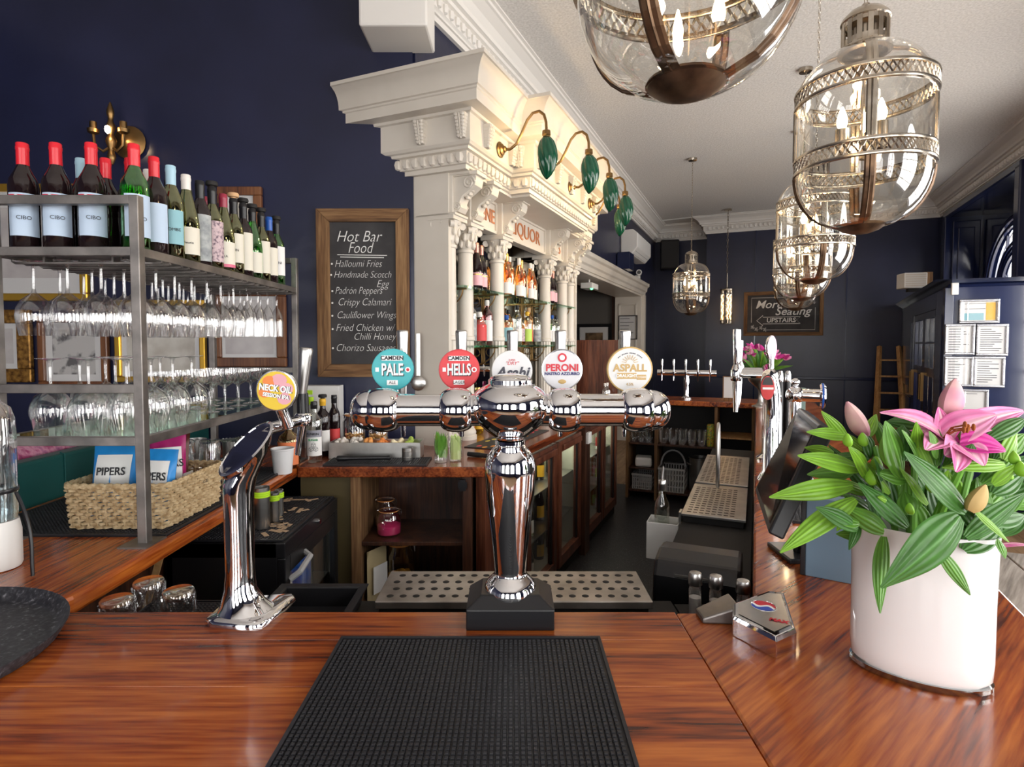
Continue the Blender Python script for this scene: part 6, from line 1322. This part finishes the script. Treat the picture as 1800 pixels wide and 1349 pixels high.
mb = MB(); mb.lathe([(0,.004),(.0275,.006),(.0275,.10),(0,.10)], 16); mb.build('green_liquid', M_('lime_cordial', (.35,.45,.02), .1), b_o)
mb = MB(); mb.cyl((0,0,.30), (.004,0,.36), .005, .003, n=8); mb.build('pourer', STEEL, b_o)
for k, (u_, h_) in enumerate(((2.75, .55), (2.95, .5))):
    mb = MB(); P = [RW(-.2+.04*math.sin(i*.5), u_+.03*math.sin(i*.35), .842-h_*i/10) for i in range(11)]; mb.tube([tuple(q_) for q_ in P], .015, 8); mb.build('drain_hose', M_('beige_hose_%d' % k, (.55,.48,.38), .6), label=('ribbed beige drain hose nearest the caddy', 'second ribbed drain hose behind the first')[k], cat='hose')
mb = MB(); P = [RW(-.17, 3.02+.05*math.sin(R(i*18)), 1.30-.16*(1-math.cos(R(i*18)))) for i in range(21)]; mb.tube([tuple(q_) for q_ in P], .008, 8, closed=True); mb.build('rinse_hose', STEEL, label='grey rinse hose looped under the twin tap nozzles', cat='hose')
# row of taps along the service counter
t = thing('side_beer_font', 'chrome beer font with twin tall handles on the service counter', 'beer tap', RW(.06, 3.2, CZ), -TH)
mb = MB(); mb.cyl((0,.02,0),(0,.02,.43), .028, n=20); mb.lathe([(.055,0),(.055,.012),(.03,.03)], 20, M=tr(0,.02,0), capb=True); mb.build('column', CHROME, t)
mb = MB(); mb.cyl((0,-.30,.45),(0,.40,.45), .034, n=20); mb.sphere((0,-.30,.45), .036, 14, 9); mb.build('arm_tube', CHROME, t)
for k, y in enumerate((-.24, -.16, .0, .12, .24, .36)):
    mb = MB(); mb.cyl((0,y,.45),(-.15,y,.45), .014, n=12); mb.lathe([(.022,-.03),(.026,-.02),(.026,.02),(.02,.035),(.014,.05)], 14, M=tr(-.15,y,.45), capb=True); mb.build('tap_body', CHROME, t)
    mb = MB(); mb.cyl((-.15,y,.42),(-.15,y,.27), .017, .011, n=12); mb.build('nozzle', CHROME, t)
    hh = .17 if k < 2 else .12
    mb = MB(); mb.lathe([(.012,0),(.014,.01),(.019,hh*.85),(.018,hh),(0,hh+.004)], 14, M=tr(-.15,y,.50)); mb.build('handle', CHROME, t)
for k, (y, c_) in enumerate(((.0, (.6,.30,.5)), (.12, (.75,.65,.1)))):
    m_ = M_('oval_badge_%s' % ('pink','yellow')[k], c_, .3, coat=.5); A = tr(.01,y,.58) @ rot('Z', R(50)) @ FACE @ Matrix.Diagonal((.034,.062,1,1))
    mb = MB(); mb.lathe([(1,-.01),(1.05,0),(1,.004)], 24, M=A, capb=True, mat=1); mb.lathe([(1,.004),(0,.006)], 24, M=A, mat=0); mb.build('oval_badge', [m_, CHROME], t)
    mb = MB(); mb.cyl((.012,y,.44),(.012,y,.55), .011, n=10); mb.build('badge_stem', CHROME, t)
p = at(1356, 846, 2.5); t = thing('red_badge_tap', 'upright chrome tap tower with a red oval badge', 'beer tap', (p.x, 2.5, CZ))
mb = MB(); rings(mb, [((0,0,0),(0,0,1),.06,.06,(1,0,0)),((0,0,.012),(0,0,1),.055,.055,(1,0,0)),((0,0,.04),(0,0,1),.038,.038,(1,0,0)),((0,0,.30),(0,0,1),.036,.036,(1,0,0)),((-.004,0,.38),(-.15,0,1),.037,.036,(1,0,0)),((-.02,-.004,.45),(-.35,-.1,.9),.036,.034,(1,0,.3)),((-.035,-.008,.475),(-.7,-.2,.7),.02,.02,(.7,0,.7))], 22); mb.build('column', CHROME, t)
A = tr(-.045,-.045,.41) @ rot('Z', R(-12)) @ FACE @ Matrix.Diagonal((.028,.052,1,1))
mb = MB(); mb.lathe([(1,-.012),(1.06,-.004),(1,.002)], 28, M=A, capb=True, mat=1); mb.lathe([(1,.002),(0,.004)], 28, M=A, mat=0); bo = mb.build('badge', [REDL, BLACK], t)
mb = MB(); mb.grid(lambda a, b: ((a-.5)*1.6*math.sqrt(max(0.02, 1-(.25+.65*b)**2)), .25+.65*b, .0052), 6, 5, M=A); mb.build('badge_top', BLACK, bo)
plate(bo, tr(-.045,-.0500,.408) @ rot('Z', R(-12)) @ FACE, .022, .0045, .0004, INKW, 'white_band')
t = thing('short_beer_font', 'short chrome font with a blue-rimmed round badge seen edge-on', 'beer tap', RW(.17, 2.98, CZ), -TH)
mb = MB(); mb.cyl((0,0,0),(0,0,.33), .026, n=18); mb.lathe([(.05,0),(.05,.012),(.028,.03)], 18, capb=True); mb.sphere((0,0,.36), .042, 16, 10); mb.sphere((0,0,.42), .02, 10, 7); mb.build('column', CHROME, t)
mb = MB(); mb.cyl((.0,0,.36),(.10,0,.36), .03, n=16); mb.build('arm', CHROME, t)
mb = MB(); A = tr(.10,0,.36) @ rot('Y', R(90)); mb.lathe([(.052,0),(.058,.006),(.058,.018),(.052,.024),(0,.024)], 26, M=A, capb=True); mb.build('badge_rim', CHROME, t)
mb = MB(); mb.lathe([(.059,.008),(.0595,.012),(.059,.016)], 26, M=A); mb.build('blue_ring', BLUEB, t)
# far T-bar font on the return counter
t = thing('far_beer_font', 'distant chrome T-bar font with five slim handles', 'beer tap', RW(-.70, 6.45, CZ), -TH)
mb = MB(); mb.lathe([(.055,0),(.055,.012),(.03,.03),(.026,.05),(.03,.15),(.032,.22),(.026,.27)], 16, capb=True); mb.build('column', CHROME, t)
mb = MB(); mb.cyl((-.31,0,.285),(.31,0,.285), .034, n=18); mb.build('arm_tube', CHROME, t)
for x in (-.25,-.125,0,.125,.25):
    mb = MB(); mb.cyl((x,-.02,.285),(x,-.09,.285), .013, n=8); mb.cyl((x,-.09,.30),(x,-.09,.20), .011, .008, n=8); mb.build('nozzle', CHROME, t)
    mb = MB(); mb.lathe([(.009,.30),(.011,.36),(.015,.42),(.012,.435),(0,.437)], 10, M=tr(x,-.09,0)); mb.build('handle', CHROME, t)
p = RW(-.25, 6.42, CZ); mb = MB(); mb.box(-.06,.06,-.006,.006,0,.02,0); mb.box(-.075,.075,-.004,.004,.02,.26,0); mb.box(-.065,.065,-.0052,-.004,.03,.25,1); mb.build('menu_stand', [RAWW, PAPER], loc=p, rz=-TH, label='small wooden menu stand beside the far taps', cat='menu')
# flowers in silver urn
p = at(1337, 715, 5.4); t = thing('flower_urn', 'silver pedestal urn with pink and green flowers on the counter', 'flowers', (p.x, 5.4, CZ))
mb = MB(); mb.lathe(smooth_prof([(.08,0),(.075,.015),(.03,.04),(.025,.16),(.06,.20),(.11,.25),(.12,.30),(.10,.34),(.105,.35)], 3), 24, capb=True); mb.build('urn', STEEL, t)
fr = random.Random(5)
for k in range(46):
    a, el = fr.uniform(0, 6.28), fr.uniform(.2, 1.5); L = fr.uniform(.14,.26); p0 = Vector((.05*math.cos(a), .05*math.sin(a), .34)); p1 = p0+Vector((math.cos(a)*math.cos(el)*L, math.sin(a)*math.cos(el)*L, math.sin(el)*L))
    blade(p0, p1, .045, .15, nv=5).build('leaf', LEAFS[k % 3], t)
    if k % 3 == 0:
        for q in range(4): blade(p1, p1+Vector((fr.uniform(-1,1), fr.uniform(-1,1), fr.uniform(-.2,1))).normalized()*.07, .04, .1, nv=4, shape='petal').build('petal', (PINK, PINKD)[q % 2], t)
for k, px in enumerate((1371, 1384)):
    p = at(px, 700, 3.6); t = thing('pepper_mill', ('dark bar shaker with chrome top behind the red badge tap', 'second dark bar shaker with chrome top')[k], 'shaker', (p.x, 3.6, CZ))
    mb = MB(); mb.lathe([(.021,0),(.022,.02),(.021,.30),(.018,.36)], 16, capb=True); mb.build('body', BLACK, t); mb = MB(); mb.lathe([(.019,.36),(.0205,.37),(.018,.41),(.012,.43),(0,.432)], 16); mb.build('top', CHROME, t)
p = at(1400, 720, 3.9); mb = MB(); mb.box(-.055,.055,-.01,.01,0,.30); mb.build('menu_board', M_('sage_green_card', (.16,.24,.22), .6), loc=(p.x, 3.9, CZ), rz=R(-10), bevel=.002, label='sage green menu card standing behind the dark shakers', cat='menu')
rubber_mat('bar_mat', 'grey-black rubber mat on the service counter behind the till', .12, .42, 2.1, 2.75, CZ, .014, rz=-TH, h=.009, nub=.0045)
# ================================================================== SHELVES UNDER THE RETURN COUNTER
t = thing('glass_shelving', 'dark shelving with pint glasses under the far return counter', 'shelf', rz=-TH)
for v_ in (-1.295, -.985, -.375, -.02):
    mb = MB(); mb.box(v_-.014, v_+.014, 6.22, 6.68, 0, CZ-TK); mb.build('upright', RAWW, t)
for z in (.62, .10):
    mb = MB(); mb.box(-1.28, -.39, 6.24, 6.66, z-.02, z); mb.build('shelf', DWOOD, t)
mb = MB(); mb.box(-1.28, -1.0, 6.24, 6.66, .33, .345); mb.build('shelf', DWOOD, t)
mb = MB(); mb.box(-.36, -.035, 6.24, 6.66, .72, .735); mb.build('shelf', PINE, t)
mb = MB(); mb.box(-1.3, -.02, 6.66, 6.69, 0, CZ-TK); mb.build('back_panel', BLACKM, t)
for v_ in (-1.24,-1.16,-1.08):
    for u_ in (6.30, 6.40): glass('pint', 'pint_glass', 'pint glass in the narrow bay beside the fridge, %s %s' % (ORD[round((v_+1.24)/.08)], ('front','behind')[u_ > 6.35]), tuple(RW(v_, u_, .6205)), 'pint glasses in the narrow bay', scale=.88)
for i, v_ in enumerate((-.92,-.82,-.72,-.62,-.52)):
    for u_ in (6.30, 6.42): glass('pint', 'pint_glass', 'pint glass on the wide far shelf, %s along, %s row' % (ORD[i], ('front','back')[u_ > 6.35]), tuple(RW(v_, u_, .6205)), 'pint glasses on the wide far shelf', scale=1.08)
p = RW(-.432, 6.31, .6205); mb = MB(); mb.lathe([(.036,0),(.04,.01),(.04,.22),(.03,.235),(0,.235)], 18, capb=True); mb.build('sweet_jar', vary(M_('mixed_sweets', (.5,.3,.1), .4), [(.3,(.5,.05,.05)),(.45,(.1,.4,.1)),(.55,(.7,.55,.05)),(.7,(.55,.2,.05))], 60, 1), loc=p, label='jar of multicoloured sweets at the end of the shelf', cat='jar')
def crate(label, loc, w, d, h, mat, handle=False, cell=(9, 4)):
    t = thing('plastic_basket', label, 'basket', loc, -TH)
    mb = MB(); mb.box(-w/2,w/2,-d/2,d/2,0,.006)
    for (x0, x1, y0, y1) in ((-w/2,w/2,-d/2,-d/2+.006),(-w/2,w/2,d/2-.006,d/2)):
        for k in range(cell[1]+1): z = h*k/cell[1]; mb.box(x0, x1, y0, y1, max(0,z-.012), z)
        for k in range(cell[0]+1): x = x0+(x1-x0)*k/cell[0]; mb.box(x-.006, x+.006, y0, y1, 0, h)
    for x in (-w/2, w/2-.006):
        for k in range(cell[1]+1): z = h*k/cell[1]; mb.box(x, x+.006, -d/2, d/2, max(0,z-.012), z)
        for k in range(7): y = -d/2+d*k/6; mb.box(x, x+.006, y-.006, y+.006, 0, h)
    mb.build('basket_body', mat, t)
    mb = MB(); mb.sweep([(-.012,h-.02),(-.012,h),(.006,h),(.006,h-.02)], [(-w/2,-d/2),(w/2,-d/2),(w/2,d/2),(-w/2,d/2)], closed=True, side=-1); mb.build('basket_rim', mat, t)
    if handle: mb = MB(); mb.tube([(-w/2*math.cos(R(a)), 0, h+.17*math.sin(R(a))) for a in range(0, 181, 12)], .010, 8); mb.build('handle', mat, t)
crate('grey-white plastic basket with hoop handle under the far counter', RW(-.825, 6.42, .1005), .26, .32, .26, GREYP, True); crate('small woven-look grey basket on the far floor shelf', RW(-1.14, 6.42, .1005), .2, .3, .17, GREYP)
p = RW(-.545, 6.42, .1005); t = thing('steel_pot', 'tall stainless steel pot beside the plastic basket', 'pot', p)
mb = MB(); mb.lathe([(0,.002),(.105,.002),(.11,.01),(.11,.36),(.118,.365),(.118,.375),(.106,.375),(.104,.02),(0,.02)], 28); mb.build('pot_body', STEEL, t)
for s in (-1, 1): mb = MB(); mb.tube([(s*.11,-.04,.30),(s*.14,-.04,.31),(s*.14,.04,.31),(s*.11,.04,.30)], .006, 6); mb.build('handle', STEEL, t)
p = RW(-1.14, 6.38, .3455); mb = MB(); mb.box(-.09,.09,-.1,.1,0,.10); mb.build('paper_pack', PAPER, loc=p, rz=-TH+R(8), bevel=.02, label='white wrapped paper pack on the narrow far shelf', cat='packet')
# ================================================================== FAR WALL AND ENTRANCE
FU = 10.765
def far_xy(px, py): p = atu(px, py, FU); v_, u_ = vu(p); return v_, p.z
(v0, z1), (v1, z0) = far_xy(1308, 514), far_xy(1447, 590)
Mf = rot('Z', -TH)
t = thing('seating_sign', 'chalk sign pointing upstairs to more seating on the far wall', 'sign'); t.matrix_world = Mf @ tr((v0+v1)/2, FU+.033, z0)
w, h = v1-v0, z1-z0; k = .06
for nm, pts, m_ in (('f', [(-w/2,0),(w/2,0),(w/2-k,k),(-w/2+k,k)], RAWX), ('f', [(-w/2,h),(w/2,h),(w/2-k,h-k),(-w/2+k,h-k)], RAWX), ('f', [(-w/2,0),(-w/2,h),(-w/2+k,h-k),(-w/2+k,k)], RAWW), ('f', [(w/2,0),(w/2,h),(w/2-k,h-k),(w/2-k,k)], RAWW)):
    mb = MB(); mb.prism([(x, z) for x, z in pts], 0, .04, M=FACE); mb.build('frame_board', m_, t, bevel=.004)
mb = MB(); mb.box(-w/2+k, w/2-k, -.02, 0, k, h-k); mb.build('slate', BOARD, t)
text('chalk_lettering', 'More', h*.25, CHALK, t, tr(-w*.18, -.022, h*.70) @ FACE, shear=.3, thin=.002); text('chalk_lettering', 'Seating', h*.25, CHALK, t, tr(w*.12, -.022, h*.54) @ FACE, shear=.3, thin=.002); text('chalk_lettering', 'UPSTAIRS', h*.14, CHALK, t, tr(-w*.02, -.022, h*.345) @ FACE, thin=.002, shear=.08)
mb = MB(); yy = -.022
ar_ = [(-.33,.345),(-.25,.46),(-.25,.42),(.22,.42),(.17,.345),(.22,.27),(-.25,.27),(-.25,.23)]
mb.tube([(x*w, yy, z*h) for x, z in ar_], .005, 4, closed=True)
mb.tube([(x*w, yy, z*h) for x, z in ((-.40,.30),(-.40,.86),(.30,.86))], .004, 4); mb.tube([(x*w, yy, z*h) for x, z in ((-.2,.13),(.40,.13),(.40,.62))], .004, 4); mb.build('chalk_line', CHALK, t)
mb = MB()
for (cx_, cz_) in ((-.38,.2),(-.33,.15),(-.27,.18),(-.22,.14),(.38,.74),(.34,.80)):
    for q in range(5): mb.tube([(cx_*w+.028*math.cos(q*1.26+s_)*r_, yy, cz_*h+.028*math.sin(q*1.26+s_)*r_) for s_, r_ in ((0,.2),(-.3,1),(0,1.3),(.3,1),(0,.2))], .003, 3)
mb.build('chalk_flowers', CHALK, t, kind='stuff')
# loudspeaker, air conditioner, exit light, bracketed box
p = atu(1177, 475, 11.1); v_, u_ = vu(p); t = thing('wall_speaker', 'black loudspeaker high on the far recess wall', 'speaker', RW(v_, 11.08, p.z), -TH+R(10))
mb = MB(); mb.box(-.17,.17,-.14,.12,0,.55); mb.build('cabinet', BLACK, t, bevel=.03); mb = MB(); mb.box(-.15,.15,-.146,-.139,.03,.52); mb.build('grille', BLACKM, t, bevel=.002); mb = MB(); mb.cyl((0,.12,.28),(0,.22,.28), .03, n=10); mb.build('bracket', BLACK, t)
t = thing('air_conditioner', 'white wall air conditioner at the end of the back bar wall', 'air conditioner', RW(-1.848, 8.85, 3.0), -TH)
out = [(0,0),(.16,0),(.25,.10),(.25,.30),(.18,.36),(0,.36)]; n = len(out)
mb = MB(); mb.add([(x,-.55,z) for x,z in out]+[(x,.55,z) for x,z in out], [tuple(range(n)), tuple(range(2*n-1,n-1,-1))]+[(i,n+i,n+(i+1)%n,(i+1)%n) for i in range(n)]); mb.f = [f[::-1] for f in mb.f]; mb.build('casing', WHITEP, t, bevel=.015)
mb = MB()
for q in range(2): mb.box(.17+.035*q,.175+.035*q,-.5,.5,.012+.038*q,.03+.038*q)
mb.build('louvre', GREYP, t)
mb = MB(); mb.box(-1.84,-1.66,8.05,8.35,2.76,3.0); mb.build('junction_box', NAVYG, rz=-TH, label='small navy box on the wall below the air conditioner', cat='box', bevel=.006)
t = thing('exit_light', 'emergency light with green lamp under the doorway head', 'light', RW(-2.0, 7.1, 2.40), -TH)
mb = MB(); mb.box(-.05,.10,-.15,.15,0,.07); mb.cyl((.02,0,.07),(.02,0,.125), .012, n=8); mb.build('housing', WHITEP, t, bevel=.01); mb = MB(); mb.sphere((.08,-.10,.0), .02, 10, 6); mb.build('green_lamp', M_('green_led', (.1,.8,.2), .4, emit=(.1,1,.25), es=6), t)
def corridor_pic(px0, py0, px1, py1):
    a, b = atu(px0, py0, 10.03), atu(px1, py1, 10.03); va, vb = vu(a)[0], vu(b)[0]
    picture('framed_picture', 'black-framed sepia photograph in the corridor beyond the doorway', va, vb, b.z, a.z, BLACK, .06, vary(M_('sepia_photo', (.1,.05,.02), .5), [(.35,(.03,.015,.008)),(.65,(.32,.2,.1))], 9, 5), M=Mf @ tr(0, 10.045, 0), mount=.1)
corridor_pic(1014, 570, 1075, 616)
a, b = atu(1087, 555, 9.90), atu(1120, 597, 9.90)
picture('framed_notice', 'thin black-framed notice on the cream doorway jamb', vu(a)[0], vu(b)[0], b.z, a.z, BLACK, .015, PAPER, M=Mf @ tr(0, 9.93, 0), lines=6)
for lb, x0, y0, x1, y1, ln in (('landscape certificate frame with teal and yellow prints, topmost', 1687, 527, 1757, 568, 4), ('upper frame nearest the lobby door', 1662, 570, 1713, 624, 9), ('upper frame nearest the window pier', 1717, 570, 1772, 626, 11), ('middle-row frame nearest the lobby door', 1661, 627, 1710, 680, 8), ('middle-row frame nearest the window pier', 1712, 627, 1766, 682, 10), ('lowest frame just above the lilies', 1685, 684, 1737, 730, 2)):
    a, b = atu(x0, y0, 6.92), atu(x1, y1, 6.92)
    picture('certificate_frame', 'silver certificate frame on navy lobby screen: '+lb, vu(a)[0], vu(b)[0], b.z, a.z, M_('silver_frame', (.62,.62,.64), .25, .9), .022, PAPER, M=Mf @ tr(0, 6.947, 0), lines=ln, group='certificates on the lobby screen')
o = [o for o in COL.objects if o.get('label', '').endswith('topmost')][0]
ca, cb = atu(1687, 527, 6.92), atu(1757, 568, 6.92); w_ = vu(cb)[0]-vu(ca)[0]; h_ = ca.z-cb.z; mb = MB(); mb.box(-w_*.42,w_*.12,-.0165,-.016,h_*.13,h_*.42,0); mb.box(w_*.17,w_*.41,-.0165,-.016,h_*.13,h_*.86,1); mb.build('coloured_print', [AQUA, YELL], o)
a = atu(1678, 508, 6.94); mb = MB(); mb.box(-.03,.03,-.03,0,0,.12); mb.build('door_sensor', WHITEP, loc=RW(vu(a)[0], 6.948, a.z-.06), rz=-TH, bevel=.008, label='white sensor box at the top of the lobby screen', cat='sensor')
p = atu(1605, 517, 8.4); v_ = vu(p)[0]; t = thing('wall_heater', 'white slatted box heater on a bracket above the lobby doors', 'heater', RW(v_, 8.4, 2.34), -TH+R(12)); t.scale = (.66,)*3
mb = MB(); mb.box(-.22,.16,-.16,.16,.06,.34); mb.build('casing', WHITEP, t, bevel=.012)
for q in range(6): mb = MB(); mb.box(-.20,.14,-.166,-.158,.09+.04*q,.115+.04*q); mb.build('slat', CREAM, t)
mb = MB(); mb.box(.16,.30,-.04,.04,.0,.36); mb.build('bracket', RAWW, t); mb = MB(); mb.box(-.1,.2,-.05,.05,0,.06); mb.build('foot', BLACKM, t)
# folded wooden ladder
p0, p1 = atu(1567, 735, 9.9), atu(1588, 620, 9.9)
t = thing('wooden_steps', 'folded pine stepladder leaning beside the lobby doors', 'ladder', RW(vu(p0)[0], 10.3, 0), -TH)
for s, yb in ((-1,-.55),(1,-.55),(-1,-.3),(1,-.3)):
    mb = MB(); A = Vector((s*.20, yb, 0)); B = Vector((s*.13+.10, .40+(.04 if yb < -.4 else .08), 1.66)); mb.cyl(A, B, .032, n=4, smooth=False); mb.build('rail', PINE, t)
for q in range(6):
    f = .12+.15*q; mb = MB(); y_ = -.55+1.0*f; mb.box(-.19+.07*f+.10*f, .19-.07*f+.10*f, y_-.05, y_+.05, 1.66*f-.012, 1.66*f+.012); mb.build('tread', PINE, t)
# weathered table beyond the service counter
t = thing('grey_table', 'weathered grey plank table beyond the service counter', 'table', rz=-TH)
for q in range(5):
    mb = MB(); mb.box(.68+.16*q, .835+.16*q, .55, 2.6, .90, .94); mb.build('plank', GREYW, t, bevel=.003)
for v_ in (.74, 1.42):
    for u_ in (.65, 2.5): mb = MB(); mb.box(v_-.035, v_+.035, u_-.035, u_+.035, 0, .90); mb.build('leg', GREYW, t)
p = atz(1782, 962, .945); blade(Vector((-.05,.02,.0)), Vector((.06,-.02,.012)), .05, .15, face=(0,0,1), shape='petal').build('fallen_petal', PINK, loc=(p.x, p.y, .946), label='fallen pink lily petal on the grey table', cat='petal')

# small fittings
mb = MB(); a_, b_ = atz(1162, 388, H-.012), atz(1275, 376, H-.012); mb.cyl(a_, b_, .010, n=6); mb.build('ceiling_conduit', WHITEP, label='thin white conduit running across the ceiling to the pendant', cat='conduit')
t = thing('security_camera', 'small white security camera on the doorway moulding', 'camera', RW(-1.80, 9.3, 2.75), -TH)
mb = MB(); mb.box(-.03,.05,-.05,.05,0,.06); mb.build('mount', WHITEP, t, bevel=.01); mb = MB(); mb.cyl((.02,.06,.10),(.06,-.14,.09), .045, n=14); mb.cyl((.01,0,.05),(.02,0,.09), .015, n=8); mb.build('barrel', WHITEP, t)
mb = MB(); mb.cyl((.06,-.141,.09),(.062,-.15,.0895), .03, n=12); mb.build('lens', BLACK, t)
